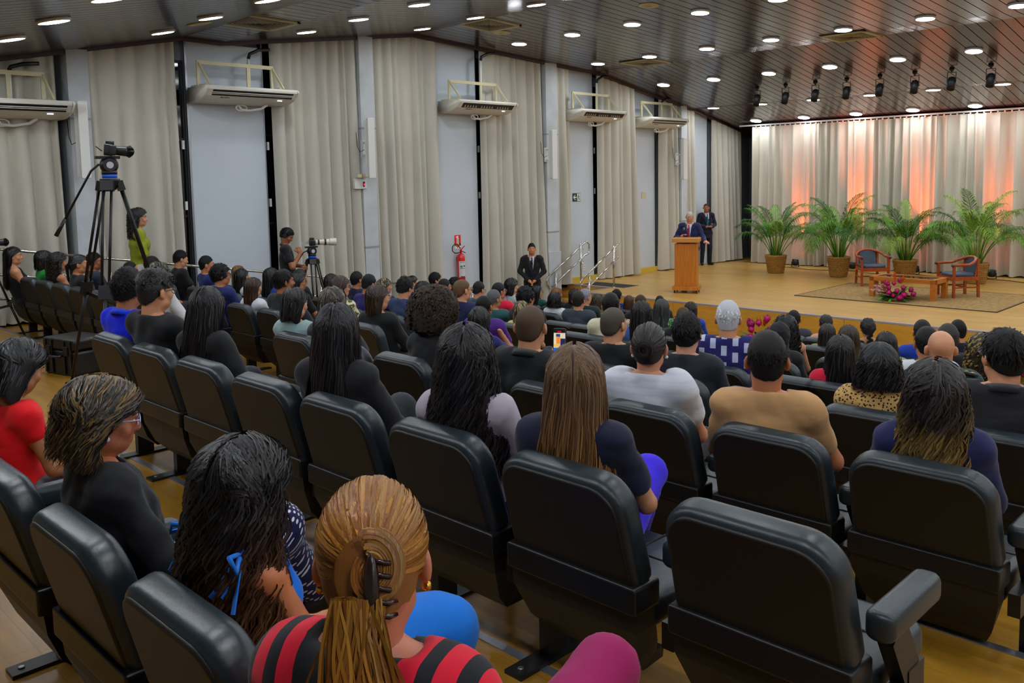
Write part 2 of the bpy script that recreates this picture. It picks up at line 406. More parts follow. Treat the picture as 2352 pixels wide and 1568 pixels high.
# ---------------------------------------------------------------- curtains
def curtain(a, b, zbot, ztop, label, m=curtain_mat, pitch=0.16, amp=0.06, seed=0, flare=0.5, lean=0.0, hem=0.0):
    """pleated cloth from a=(x,y) to b=(x,y); ztop/zbot functions of the parameter 0..1"""
    rs = np.random.RandomState(seed); a = np.array(a, float); b = np.array(b, float); L = np.linalg.norm(b-a); d = (b-a)/L; nrm = np.array((-d[1], d[0]))
    npl = max(3, int(L/pitch)); wd = rs.uniform(0.5, 1.6, npl); ph = np.concatenate(([0], np.cumsum(wd)/wd.sum()))
    am = rs.uniform(0.55, 1.25, npl)
    nu = npl*10+1; tt = np.linspace(0, 1, nu)
    seg = np.clip(np.searchsorted(ph, tt, side='right')-1, 0, npl-1); loc = np.clip((tt-ph[seg])/(ph[seg+1]-ph[seg]), 0, 1)
    wave = am[seg]*np.maximum(np.sin(np.pi*loc), 0)**0.75*1.7-0.8
    drift = rs.uniform(-1, 1, npl+1); dr = np.interp(tt, ph, drift)
    nv = 13; V = []
    for j in range(nv):
        s = j/(nv-1)                                 # 0 top, 1 bottom
        A = amp*(0.45+0.75*s); sh = dr*0.07*s*flare + lean*s
        second = 0.25*np.sin(tt*npl*2.0*np.pi*0.5+3*s)*s
        zt = np.array([ztop(q) for q in tt]); zb = np.array([zbot(q) for q in tt])
        zz = zt+(zb-zt)*s
        if j == nv-1: zz = zz+hem*np.abs(wave)
        pos = a[None, :]+d[None, :]*(tt[:, None]*L+sh[:, None])+nrm[None, :]*(A*(wave+second))[:, None]
        V.append(np.column_stack((pos, zz)))
    V = np.concatenate(V); i = np.arange(nu-1); Fq = np.concatenate([np.column_stack((j*nu+i, j*nu+i+1, (j+1)*nu+i+1, (j+1)*nu+i)) for j in range(nv-1)])
    o = link('curtain', mesh_np('curtain', V, Fq), None, None, m); tag(o, label, 'curtain', 'beige hall curtains'); return o
CURT = [(1.2, 4.58, 'wide beige curtain panel behind the air conditioner at the left edge'), (4.95, 6.40, 'beige curtain behind the tall camera tripod'),
        (8.1, 9.92, 'beige curtain behind the white telephoto camera'), (10.12, 11.88, 'beige curtain between the emergency light and the fire extinguisher'),
        (13.1, 14.98, 'beige curtain behind the guard in the black suit'), (15.36, 16.0, 'narrow beige curtain behind the left stair handrail'),
        (17.03, 18.5, 'beige curtain between the exit sign and the blank wall plate'), (19.62, 20.42, 'narrow beige curtain left of the speaker at the lectern'),
        (20.70, 21.28, 'narrow beige curtain right behind the speaker at the lectern'), (22.2, 23.78, 'greyish beige curtain beside the standing man in the stage corner')]
for k, (a, b, lb) in enumerate(CURT):
    zb = (lambda q, a=a, b=b: max(floor_z(a+q*(b-a), 0.0), 0.0)+0.03) if a < 15 else (lambda q: 0.615)
    curtain((-0.24, a), (-0.24, b), zb, lambda q, a=a, b=b: ceil_z(a+q*(b-a))-0.03, lb, seed=30+k, pitch=0.21, amp=-0.125, lean=0.04, hem=0.03)
RAIL_Y = 22.95
sc = curtain((0.62, RAIL_Y), (17.0, RAIL_Y), lambda q: 0.612, lambda q: 4.50, 'long pale stage curtain washed with orange light behind the palms', stage_curtain_mat, 0.22, 0.13, 3, 0.5, 0.0, 0.03)
mb = MB(); mb.box(0.2, 17.2, RAIL_Y-0.04, RAIL_Y+0.04, 4.53, 4.57)
rl = empty('curtain_rail', (0, 0, 0), 0, 'white curtain rail along the top of the stage curtain', 'rail')
mb.build('track', white_plastic, rl)
mb = MB()
for k in range(110): mb.box(0.7+0.15*k, 0.73+0.15*k, RAIL_Y-0.01, RAIL_Y+0.01, 4.485, 4.53)
tag(mb.build('glides', white_plastic, rl), kind='stuff')

# ---------------------------------------------------------------- ceiling lamps
mbr = MB(); mbr.lathe([(0.165, 0.0), (0.165, -0.028), (0.158, -0.034), (0.146, -0.034)], 28); ring_me = mbr.mesh('lamp_housing'); ring_me.materials.append(white_plastic)
mbd = MB(); mbd.lathe([(0.146, -0.02), (0.146, -0.0345), (0.0, -0.036)], 28); diff_me = mbd.mesh('diffuser'); diff_me.materials.append(lamp_diff)
LAMPS = [(22.62, 0.9, 'above the stage curtain'), (21.05, 0.5, 'second from the stage curtain'), (18.4, 0.74, 'behind the black stage spotlights'),
         (15.8, 0.78, 'above the stage edge'), (13.08, 0.95, 'over the front seats'), (10.5, 1.0, 'over the middle seats'),
         (7.95, 1.17, 'over the centre rows'), (5.48, 1.4, 'over the rear rows'), (3.18, 1.2, 'nearest the rear left corner'), (0.7, 1.2, 'over the last seat rows')]
ORD = ['first', 'second', 'third', 'fourth', 'fifth', 'sixth', 'seventh', 'eighth', 'ninth', 'tenth', 'eleventh', 'twelfth', 'thirteenth', 'fourteenth', 'fifteenth']
for (Y, X0, where) in LAMPS:
    for k in range(15):
        X = X0+1.43*k
        if X > XR-0.5: break
        z = ceil_z(Y); e = 0.05; sl = math.atan((ceil_z(Y+e)-ceil_z(Y-e))/(2*e))
        r_ = empty('ceiling_lamp', (X, Y, z), 0, '%s round white lamp from the left wall, lamp row %s' % (ORD[k], where), 'ceiling lamp', 'round ceiling lamps')
        r_.rotation_euler = (sl, 0, 0)
        link('lamp_housing', ring_me, r_); link('diffuser', diff_me, r_)
# four-way air diffusers and round grilles in the ceiling
vent_dark = mat('vent_dark', (38, 36, 30), 0.6)
vent_cream = mat('vent_cream', (196, 190, 150), 0.5)
for (X, Y, lb) in ((1.82, 6.75, 'square cream ceiling vent above the second air conditioner'), (1.67, 11.55, 'square cream ceiling vent above the fire extinguisher'),
                   (1.63, 16.45, 'square cream ceiling vent above the stage stairs'), (6.31, 16.55, 'square cream ceiling vent above the middle of the stage edge')):
    z = ceil_z(Y); sl = math.atan((ceil_z(Y+.05)-ceil_z(Y-.05))/.1)
    r_ = empty('ceiling_vent', (X, Y, z), 0, lb, 'vent', 'square ceiling vents'); r_.rotation_euler = (sl, 0, 0)
    mb = MB(); mb.box(-0.4, 0.4, -0.4, 0.4, -0.004, 0.0); mb.build('backing', vent_dark, r_)
    mb = MB()
    for s_ in (-1, 1):
        mb.box(s_*0.40-0.03, s_*0.40+0.03, -0.43, 0.43, -0.02, 0); mb.box(-0.43, 0.43, s_*0.40-0.03, s_*0.40+0.03, -0.02, 0)
    mb.build('frame', vent_cream, r_)
    for q in range(4):
        M = Matrix.Rotation(R(90*q), 4, 'Z')
        for k in range(7):
            a = 0.04+0.047*k; mb = MB(); V = [(-a, a, -0.008-0.012*(7-k)/7), (a, a, -0.008-0.012*(7-k)/7), (a+0.02, a+0.03, -0.012), (-a-0.02, a+0.03, -0.012)]
            mb.add([M @ Vector(p) for p in V], [(0, 1, 2, 3), (3, 2, 1, 0)]); mb.build('blade', vent_cream, r_)
for (X, Y, lb) in ((1.38, 12.16, 'round cream ceiling grille beside the vent over the extinguisher'), (4.82, 12.2, 'round cream ceiling grille near the top edge of the picture'), (1.96, 5.75, 'round cream ceiling grille beside the vent at the left')):
    z = ceil_z(Y); sl = math.atan((ceil_z(Y+.05)-ceil_z(Y-.05))/.1)
    r_ = empty('ceiling_speaker', (X, Y, z), 0, lb, 'ceiling speaker'); r_.rotation_euler = (sl, 0, 0)
    mb = MB(); mb.lathe([(0.17, 0), (0.17, -0.012), (0.14, -0.018)], 28); mb.build('rim', vent_cream, r_)
    mb = MB(); mb.lathe([(0.14, -0.008), (0.13, -0.016), (0.0, -0.02)], 28); mb.build('grille', mat('grille_cream', (170, 160, 112), 0.6, bump=(300, 0.2)), r_)
# black stage spotlights on yokes
def spotlight(X, lb):
    Y = 19.5; z = ceil_z(Y)
    r_ = empty('stage_spotlight', (X, Y, z), 0, lb, 'spotlight', 'black stage spotlights')
    mb = MB(); mb.lathe([(0.05, 0), (0.05, -0.03), (0.02, -0.05), (0.02, -0.07)], 14); mb.box(-0.09, 0.09, -0.012, 0.012, -0.085, -0.07)
    for s_ in (-1, 1): mb.bar((s_*0.085, 0, -0.075), (s_*0.085, 0.0, -0.29), 0.012, 0.02, (0, 1, 0))
    mb.build('yoke', black_metal, r_)
    M = TR(0, 0, -0.29, 0, 0, 0) @ Matrix.Rotation(R(-24), 4, 'X') @ Matrix.Translation((0, 0, 0.10))
    mb = MB(); mb.lathe([(0.03, 0.03), (0.06, 0.012), (0.074, 0), (0.078, -0.02), (0.078, -0.25), (0.072, -0.25), (0.066, -0.2), (0.0, -0.19)], 18, M); mb.build('can', black_metal, r_)
    mb = MB()
    for k in range(5): mb.lathe([(0.079, -0.03-0.012*k), (0.083, -0.033-0.012*k), (0.079, -0.036-0.012*k)], 18, M)
    mb.build('cooling_fin', black_metal, r_)
    mb = MB()
    for s_ in (-1, 1): mb.lathe([(0.016, 0), (0.016, 0.02)], 10, TR(s_*0.085, 0, -0.29, 0, 90*s_, 0))
    mb.build('knob', alu, r_)
for k in range(9): spotlight(2.69+0.74*k, '%s black stage spotlight from the left' % ORD[k])

# ---------------------------------------------------------------- air conditioners on wall brackets
def text_mesh(body, size, ext=0.001):
    cu = bpy.data.curves.new('lettering', 'FONT'); cu.body = body; cu.size = size; cu.extrude = ext; cu.align_x = 'CENTER'; cu.align_y = 'CENTER'
    o = bpy.data.objects.new('tmp', cu); C.objects.link(o); dg = bpy.context.evaluated_depsgraph_get()
    me = bpy.data.meshes.new_from_object(o.evaluated_get(dg)); bpy.data.objects.remove(o); bpy.data.curves.remove(cu); return me
elgin = text_mesh('ELGIN', 0.06); elgin.materials.append(mat('lettering_dark', (40, 40, 44), 0.5))
led_blue = mat('led_white', (220, 235, 255), 0.4, emit=((200, 225, 255), 3.0))
def air_con(uL, vL, uR, vR, lb, wide_vent=True, XF=0.32, Wd=1.62):
    Pl = onX(uL, vL, XF); Pr = onX(uR, vR, XF); yc = 0.5*(Pl[1]+Pr[1]); zt = 0.5*(Pl[2]+Pr[2])
    r_ = empty('air_conditioner', (XF, yc, zt), 0, lb, 'air conditioner', 'wall air conditioners'); h = Wd/2
    # profile in (x,z): x=0 front top edge, body goes back to -0.68
    prof = [(-0.66, 0.035), (-0.04, 0.035), (0.0, 0.0), (-0.008, -0.03), (-0.10, -0.125), (-0.22, -0.17), (-0.38, -0.205), (-0.66, -0.21)]
    n = len(prof); V = [(x, y, z) for y in (-h, h) for (x, z) in prof]
    mb = MB(); mb.add(V, [tuple(range(n)), tuple(range(2*n-1, n-1, -1))]+[(i, n+i, n+(i+1) % n, (i+1) % n) for i in range(n)]); mb.build('body', ac_white, r_)
    for s_ in (-1, 1):                                   # rounded end cheeks
        mb = MB(); V = [(x*1.0+(0.012 if i in (2, 3) else 0), s_*(h if q == 0 else h+0.03), z*(1.0 if q == 0 else 0.94)) for q in (0, 1) for i, (x, z) in enumerate(prof)]
        fs = [(i, n+i, n+(i+1) % n, (i+1) % n) for i in range(n)]+[tuple(range(n, 2*n))[::-1]]
        mb.add(V, fs if s_ > 0 else [f[::-1] for f in fs], True); mb.build('end_cheek', ac_white, r_)
    A = np.array((-0.014, -0.036)); Bq = np.array((-0.094, -0.119)); nn = np.array((0.719, -0.695))
    def strip(name, t0, t1, off, m, y0=-h+0.10, y1=h-0.07):
        a_ = A+(Bq-A)*t0+nn*off; b_ = A+(Bq-A)*t1+nn*off; c_ = a_-nn*0.006; d_ = b_-nn*0.006; q = MB()
        V = [(p[0], y, p[1]) for y in (y0, y1) for p in (a_, b_, d_, c_)]
        q.add(V, [(0, 1, 5, 4), (3, 7, 6, 2), (0, 4, 7, 3), (1, 2, 6, 5), (0, 3, 2, 1), (4, 5, 6, 7)]); return q.build(name, m, r_)
    strip('outlet', 0.0, 1.0, 0.004, ac_dark)
    if wide_vent:
        strip('louvre', 0.34, 0.46, 0.010, ac_white); strip('louvre', 0.60, 0.68, 0.010, ac_white)
    else:
        for g in range(3):
            for k in range(5):
                y_ = -h+0.16+g*0.46+k*0.075; a_ = A+(Bq-A)*0.85+nn*0.007; b_ = A+(Bq-A)*0.3+nn*0.007; q = MB(); q.add([(a_[0], y_, a_[1]), (a_[0], y_+0.05, a_[1]), (b_[0], y_+0.012, b_[1])], [(0, 1, 2), (2, 1, 0)]); q.build('louvre', ac_white, r_)
    o = link('brand_lettering', elgin, r_, Matrix(((0, 0.936, 0.351, -0.15), (1, 0, 0, -h+0.36), (0, 0.351, -0.936, -0.1455), (0, 0, 0, 1))))
    mb = MB(); mb.box(-0.17, -0.15, h-0.3, h-0.22, -0.156, -0.146); mb.build('indicator_light', led_blue, r_)
    mb = MB(); z1 = 0.42; xb = -0.36; xw = -XF-0.38
    mb.bar((xb, -h, z1), (xb, h-0.25, z1), 0.035, 0.06)
    for y in (-h+0.02, -h+0.9, h-0.27): mb.bar((xb, y, 0.0), (xb, y, z1), 0.03, 0.05, (0, 1, 0))
    for y in (-h+0.03, h-0.27): mb.bar((xb, y, z1), (-0.06, y+0.04, 0.04), 0.025, 0.035); mb.bar((-0.62, y, 0.05), (-0.1, y, 0.05), 0.03, 0.03)
    mb.build('wall_bracket', cream_paint, r_)
    mb = MB(); mb.tube([(-0.40, 0.45, -0.20), (-0.44, 0.36, -0.27), (-0.46, 0.15, -0.31), (-0.47, 0.0, -0.30), (-0.48, -0.05, -0.22)], 0.022, 8)
    mb.tube([(-0.47, 0.0+0.10*math.cos(a), -0.27+0.05*math.sin(a)) for a in np.linspace(0, 6.3, 18)], 0.012, 6); mb.build('drain_hose', white_plastic, r_)
    mb = MB(); zc = ceil_z(yc)-zt; mb.tube([(xb-0.02, 0.12, 0.0), (xb-0.02, 0.12, max(zc-0.28, 0.45))], 0.025, 8); mb.build('conduit', white_plastic, r_)
    mb = MB(); mb.tube([(xb-0.02, 0.12, max(zc-0.28, 0.45)), (xb-0.0, 0.14, max(zc-0.2, 0.5)), (xb+0.02, 0.3, max(zc-0.12, 0.55)), (xb+0.02, 0.5, max(zc-0.1, 0.57))], 0.03, 8); mb.build('flexible_pipe', black_plastic, r_)
    return r_
air_con(475, 197, 686, 213, 'white wall air conditioner above the white panel behind the seated left rows')
air_con(-115, 223, 150, 238, 'white wall air conditioner cut off by the left edge')
air_con(1056, 229, 1189, 241, 'white wall air conditioner above the fire extinguisher', False)
air_con(1339, 250, 1442, 261, 'white wall air conditioner above the exit sign', False)
air_con(1497, 269, 1584, 277, 'white wall air conditioner nearest the stage curtain')

# ---------------------------------------------------------------- line-array speakers on the columns
for (u, v, lb) in ((182, 322, 'tall slim white speaker behind the tall camera tripod'), (842, 341, 'tall slim white speaker above the emergency light'), (1263, 355, 'tall slim white speaker left of the exit sign'), (1564, 365, 'tall slim white speaker above the man at the lectern')):
    P = onX(u, v, 0.04); r_ = empty('column_speaker', (0.04, P[1], P[2]), R(-18), lb, 'loudspeaker', 'slim white wall speakers')
    mb = MB(); mb.slab(0.13, 1.12, 0.12, 0.02, 0.012, M=TR(0, 0.065, -0.56, 0, 0, 180) @ Matrix.Rotation(R(90), 4, 'Z')); mb.build('cabinet', white_plastic, r_)
    mb = MB(); mb.box(0.058, 0.064, -0.05, 0.05, -0.52, 0.52); mb.build('grille', mat('speaker_grille', (200, 200, 196), 0.6, bump=(400, 0.2)), r_)
    mb = MB(); mb.ball((0.064, 0.02, -0.49), 0.012, 8, 5); mb.build('badge', alu, r_)
    mb = MB(); mb.bar((-0.17, 0, 0.12), (-0.05, 0, 0.12), 0.03); mb.bar((-0.17, 0, -0.12), (-0.05, 0, -0.12), 0.03); mb.box(-0.19, -0.165, -0.05, 0.05, -0.16, 0.16); mb.build('bracket', white_plastic, r_)
    mb = MB(); mb.tube([(-0.05, -0.03, -0.02), (-0.1, -0.1, -0.06), (-0.16, -0.13, 0.05), (-0.17, -0.14, 0.3)], 0.006, 6); mb.build('cable', black_plastic, r_)
# emergency light on the second column
P = onX(829, 418, -0.1); r_ = empty('emergency_light', (-0.1, P[1], P[2]), 0, 'white emergency light with two lamp heads and red display', 'emergency light')
mb = MB(); mb.slab(0.27, 0.2, 0.07, 0.015, 0.008, M=TR(0, 0, -0.13, 0, 0, 90)); mb.build('box', white_plastic, r_)
for y in (-0.07, 0.06):
    mb = MB(); mb.box(0.0, 0.07, y-0.05, y+0.05, 0.08, 0.15); hd = mb.build('lamp_head', mat('emerg_grey', (190, 190, 190), 0.4), r_)
    mb = MB(); mb.box(0.069, 0.073, y-0.035, y+0.035, 0.09, 0.14); mb.build('lens', mat('amber_lens', (226, 214, 130), 0.3), hd)
mb = MB(); mb.slab(0.05, 0.1, 0.008, 0.012, 0.003, M=TR(0.0, 0.02, -0.09, 0, 0, 90)); mb.build('display', mat('disp_dark', (24, 22, 60), 0.3), r_, Matrix.Translation((0.072, 0, 0)))
mb = MB(); mb.box(0.08, 0.084, 0.01, 0.03, -0.065, -0.03); mb.build('led', mat('led_red', (255, 30, 40), 0.4, emit=((255, 20, 30), 4.0)), r_)
# ---------------------------------------------------------------- signs, extinguisher, sockets
def plate(parent, name, m, y0, y1, z0, z1, x=0.0, th=0.004):
    mb = MB(); mb.box(x, x+th, y0, y1, z0, z1); return mb.build(name, m, parent)
def poly_plate(parent, name, m, pts, x, th=0.002):
    n = len(pts); mb = MB(); V = [(x, p[0], p[1]) for p in pts]+[(x+th, p[0], p[1]) for p in pts]
    mb.add(V, [tuple(range(n)), tuple(range(2*n-1, n-1, -1))]+[((i+1) % n, i, n+i, n+(i+1) % n) for i in range(n)]); return mb.build(name, m, parent)
sign_red = mat('sign_red', (226, 12, 12), 0.5); sign_white = mat('sign_white', (232, 234, 230), 0.5); sign_green = mat('sign_green', (8, 52, 40), 0.5); sign_pale = mat('sign_pale', (176, 200, 170), 0.5)
XW = -0.415
P = onX(1051, 552, XW); r_ = empty('extinguisher_sign', (XW, P[1], P[2]), 0, 'red sign with white extinguisher pictogram above the fire extinguisher', 'sign')
plate(r_, 'board', sign_red, -0.085, 0.085, -0.115, 0.115)
poly_plate(r_, 'pictogram', sign_white, [(-0.03, -0.10), (0.03, -0.10), (0.03, 0.05), (0.012, 0.07), (0.03, 0.09), (0.0, 0.10), (-0.05, 0.085), (-0.055, 0.06), (-0.012, 0.075), (-0.03, 0.05)], 0.004)
poly_plate(r_, 'pictogram_body', sign_pale, [(-0.018, -0.09), (0.018, -0.09), (0.018, 0.04), (-0.018, 0.04)], 0.006)
P = onX(1051, 565, XW); r_ = empty('arrow_sign', (XW, P[1], P[2]), 0, 'small white sign with a red arrowhead pointing at the fire extinguisher', 'sign')
plate(r_, 'board', sign_white, -0.09, 0.09, -0.055, 0.055)
poly_plate(r_, 'arrow', sign_red, [(-0.055, 0.02), (-0.055, 0.04), (0.055, 0.04), (0.055, 0.02), (0.0, -0.04)], 0.004)
poly_plate(r_, 'lettering_bar', mat('sign_gold', (220, 150, 60), 0.5), [(-0.05, 0.022), (-0.05, 0.038), (0.05, 0.038), (0.05, 0.022)], 0.006)
poly_plate(r_, 'lettering_bar', mat('sign_gold', (220, 150, 60), 0.5), [(-0.018, 0.0), (-0.018, 0.012), (0.018, 0.012), (0.018, 0.0)], 0.006)
P = onX(1060, 612, -0.30); r_ = empty('fire_extinguisher', (-0.31, P[1], P[2]-0.30), 0, 'red fire extinguisher hung on the white wall panel', 'fire extinguisher')
red_paint = mat('extinguisher_red', (214, 14, 16), 0.25, coat=0.4)
mb = MB(); mb.lathe([(0.075, -0.06), (0.085, -0.04), (0.085, 0.50), (0.075, 0.545), (0.045, 0.575), (0.025, 0.585)], 24); mb.build('cylinder', red_paint, r_)
lab = MB(); n = 12
V = [(0.0862*math.cos(a), 0.0862*math.sin(a), z) for z in (0.08, 0.42) for a in np.linspace(R(-75), R(55), n)]
lab.add(V, [(i, i+1, n+i+1, n+i) for i in range(n-1)], True); lb_ = lab.build('label', mat('ext_label', (214, 208, 214), 0.5), r_)
for (z, h, a0, a1, c) in ((0.40, 0.012, -60, 30, 'dk'), (0.33, 0.045, -55, -20, 'gr'), (0.33, 0.03, -8, 30, 'dk'), (0.27, 0.01, -55, 20, 'dk'), (0.10, 0.03, -50, 20, 'dk')):
    q = MB(); V = [(0.0868*math.cos(a), 0.0868*math.sin(a), zz) for zz in (z-h, z) for a in np.linspace(R(a0), R(a1), 6)]
    q.add(V, [(i, i+1, 7+i, 6+i) for i in range(5)], True); q.build('print', mat('print_'+c, (60, 56, 90) if c == 'dk' else (30, 150, 80), 0.5), lb_)
mb = MB(); mb.lathe([(0.022, 0.58), (0.022, 0.64), (0.028, 0.645), (0.028, 0.665)], 14); mb.bar((0, 0, 0.655), (0.0, 0.11, 0.735), 0.022, 0.012); mb.build('valve', red_paint, r_)
mb = MB(); mb.bar((0, 0.02, 0.63), (0, 0.13, 0.585), 0.02, 0.014); mb.build('handle', black_metal, r_)
mb = MB(); mb.tube([(0, 0.0, 0.62), (0, -0.08, 0.595), (0, -0.17, 0.60), (0, -0.235, 0.65), (0, -0.235, 0.74), (0, -0.17, 0.79), (0, -0.09, 0.78), (0, -0.01, 0.69)], 0.011, 8); mb.build('hose', black_plastic, r_)
mb = MB(); mb.box(-0.11, -0.084, -0.03, 0.03, 0.42, 0.5); mb.build('wall_hook', black_metal, r_)
P = onX(1324, 453, XW); r_ = empty('exit_sign', (XW, P[1], P[2]), 0, 'dark green and white exit sign with left arrow and running figure', 'sign')
plate(r_, 'board', sign_green, -0.145, 0.145, -0.10, 0.10); plate(r_, 'white_half', sign_white, 0.02, 0.135, -0.09, 0.09, 0.004, 0.001)
poly_plate(r_, 'arrow', sign_white, [(-0.125, 0.0), (-0.06, 0.065), (-0.035, 0.065), (-0.085, 0.014), (-0.005, 0.014), (-0.005, -0.014), (-0.085, -0.014), (-0.035, -0.065), (-0.06, -0.065)], 0.004)
fg = MB(); rn = [((0.075, 0.055), (0.075, 0.0)), ((0.075, 0.04), (0.045, 0.015)), ((0.075, 0.04), (0.105, 0.01)), ((0.075, 0.0), (0.05, -0.035)), ((0.05, -0.035), (0.05, -0.075)), ((0.075, 0.0), (0.10, -0.03)), ((0.10, -0.03), (0.12, -0.07))]
for (a, b) in rn: fg.bar((0.007, a[0], a[1]), (0.007, b[0], b[1]), 0.013, 0.003, (1, 0, 0))
fg.lathe([(0.012, -0.001), (0.012, 0.001)], 10, TR(0.007, 0.083, 0.07, 0, 90, 0)); fg.build('running_figure', sign_green, r_)
P = onX(1478, 448, XW); r_ = link('blank_wall_plate', MB().box(0, 0.01, -0.09, 0.09, -0.08, 0.08).mesh('blank_wall_plate'), None, Matrix.Translation((XW, P[1], P[2])), cream_paint); tag(r_, 'blank cream cover plate on the white panel left of the lectern', 'wall plate')
for (u, v, X, lb) in ((1341, 614, XW, 'white double socket on the wall between the stair handrails'), (1462, 598, XW, 'white double socket on the panel right of the stairs')):
    P = onX(u, v, X); r_ = empty('wall_socket', (X, P[1], P[2]), 0, lb, 'socket')
    mb = MB(); mb.slab(0.09, 0.15, 0.012, 0.01, 0.004, M=TR(0.012, 0, -0.075, 0, 0, 90)); mb.build('plate', white_plastic, r_)
    for z in (-0.03, 0.03):
        mb = MB(); mb.lathe([(0.016, 0), (0.016, 0.002)], 10, TR(0.012, 0, z, 0, 90, 0)); mb.build('outlet', mat('socket_grey', (150, 150, 150), 0.5), r_)

# ---------------------------------------------------------------- handrails
def rail_set(name, label, X):
    r_ = empty(name, (0, 0, 0), 0, label, 'handrail', 'steel stair handrails')
    return r_
def stair_rail(X, label, loop_top):
    r_ = empty('stair_handrail', (X, 15.0, 0), 0, label, 'handrail', 'steel stair handrails')
    hi0, hi1 = (0, -0.02, 0.92), (0, 1.18, 1.58); lo0, lo1 = (0, 0.06, 0.66), (0, 1.22, 1.30)
    mb = MB()
    if loop_top: mb.tube([hi0, hi1, (0, 1.28, 1.62), (0, 1.38, 1.55), (0, 1.38, 1.38), (0, 1.32, 1.31), lo1, lo0], 0.021, 10)
    else: mb.tube([hi0, hi1, (0, 1.12, 1.60)][:2]+[(0, 1.24, 1.60)], 0.021, 10); mb.tube([lo0, lo1], 0.021, 10)
    mb.tube([hi0, (0, -0.13, 0.86), (0, -0.16, 0.78), (0, -0.13, 0.70), (0, -0.05, 0.62), lo0], 0.021, 10); mb.build('rail', steel, r_)
    mb = MB(); yp = 1.05 if not loop_top else 1.06
    mb.tube([(0.0, yp+0.0, 0.6), (0.0, yp, 1.58)], 0.024, 12); mb.lathe([(0.05, 0.6), (0.05, 0.612), (0.03, 0.625)], 14, Matrix.Translation((0.0, yp, 0))); mb.build('post', steel, r_)
    mb = MB(); mb.tube([(0.0, 0.16, 0.0), (0.0, 0.16, 0.95)], 0.022, 12); mb.build('post', steel, r_)
    mb = MB()
    for (y, z) in ((yp, 1.40), (yp, 1.10), (0.18, 0.85)): mb.tube([(0, y, z), (0, y+0.07, z-0.01), (0, y+0.09, z+0.05), (0, y+0.04, z+0.1)], 0.007, 6)
    mb.build('bracket', steel, r_)
    return r_
stair_rail(-0.03, 'steel stair handrail nearer the wall, with a looped end', True)
stair_rail(0.98, 'steel stair handrail on the stage side of the steps', False)
# railing along the left wall, following the rake
r_ = empty('wall_railing', (0, 0, 0), 0, 'steel double railing sloping down along the left wall', 'railing')
def rz(Y): return 2.30-0.167*(Y-3.73)
for dz in (0.0, -0.36, -0.70):
    mb = MB(); mb.tube([(-0.02, Y, rz(Y)+dz) for Y in (1.0, 4.0, 8.0, 12.6)], 0.022, 10); mb.build('rail', steel, r_)
for Y in np.arange(1.4, 12.7, 1.85):
    mb = MB(); mb.tube([(-0.02, Y, floor_z(Y, 0.0)), (-0.02, Y, rz(Y))], 0.02, 10); mb.build('post', steel, r_)

# ---------------------------------------------------------------- lectern
LZ = 0.6
r_ = empty('lectern', (2.79, 16.33, LZ), R(25), 'tall wooden lectern on castors at the front of the stage', 'lectern')
mb = MB(); mb.slab(0.47, 0.93, 0.36, 0.006, 0.004, M=TR(0, -0.18, 0.15)); mb.build('body', lectern_wood, r_)
mb = MB(); mb.slab(0.57, 0.085, 0.46, 0.006, 0.004, M=TR(0, -0.23, 0.065)); mb.build('plinth', lectern_wood, r_)
mb = MB(); mb.slab(0.57, 0.09, 0.46, 0.006, 0.004, M=TR(0, -0.24, 1.11)); mb.build('top', lectern_light, r_)
for sx in (-1, 1):
    mb = MB(); mb.box(sx*0.225-0.01, sx*0.225+0.01, -0.186, -0.18, 0.15, 1.08); mb.build('side_board', lectern_wood, r_)
    for sy in (-1, 1):
        mb = MB(); mb.lathe([(0.03, -0.012), (0.03, 0.012)], 14, TR(sx*0.24, sy*0.18, 0.03, 0, 90, 0)); mb.bar((sx*0.24, sy*0.18, 0.03), (sx*0.24, sy*0.18, 0.07), 0.03); mb.build('castor', black_plastic, r_)

# ---------------------------------------------------------------- rug, table, armchairs, flowers, palms, uplights
rug_m = mat('sisal', (150, 118, 66), 0.95, vary=(14, 0.16), bump=(120, 0.5))
r_ = empty('rug', (6.85, 18.5, 0.6), 0, 'brown sisal rug under the low table', 'rug')
mb = MB(); mb.slab(3.86, 2.7, 0.012, 0.01, 0.004, M=TR(0, -1.35, 0.001) @ Matrix.Rotation(R(-90), 4, 'X') @ Matrix.Translation((0, -0.012, 0)) if False else Matrix(((1, 0, 0, 0), (0, 0, 1, -1.35), (0, 1, 0, 0.0), (0, 0, 0, 1)))); mb.build('weave', rug_m, r_)
mb = MB()
for (a, b, c_, d) in ((-1.93, 1.93, -1.36, -1.335), (-1.93, 1.93, 1.335, 1.36), (-1.945, -1.92, -1.36, 1.36), (1.92, 1.945, -1.36, 1.36)): mb.box(a, b, c_, d, 0, 0.014)
mb.build('binding', mat('rug_binding', (50, 38, 30), 0.8), r_)
r_ = empty('low_table', (6.82, 18.22, 0.612), R(-2), 'low wooden table with dark glass top on the rug', 'table')
w2, d2, ht = 0.66, 0.32, 0.41
for sx in (-1, 1):
    for sy in (-1, 1):
        mb = MB(); mb.slab(0.10, ht, 0.10, 0.004, 0.004, M=TR(sx*(w2-0.05), sy*(d2-0.05)-0.05, 0)); mb.build('leg', table_wood, r_)
for (a, b, c_, d) in ((-w2, w2, -d2, -d2+0.09), (-w2, w2, d2-0.09, d2), (-w2, -w2+0.09, -d2+0.09, d2-0.09), (w2-0.09, w2, -d2+0.09, d2-0.09)):
    mb = MB(); mb.box(a, b, c_, d, ht-0.085, ht+0.002); mb.build('apron', table_wood, r_)
mb = MB(); mb.box(-w2+0.09, w2-0.09, -d2+0.09, d2-0.09, ht-0.02, ht-0.008); mb.build('glass_top', table_glass, r_)
chair_fabric = mat('blue_leather', (58, 72, 88), 0.5, bump=(200, 0.1))
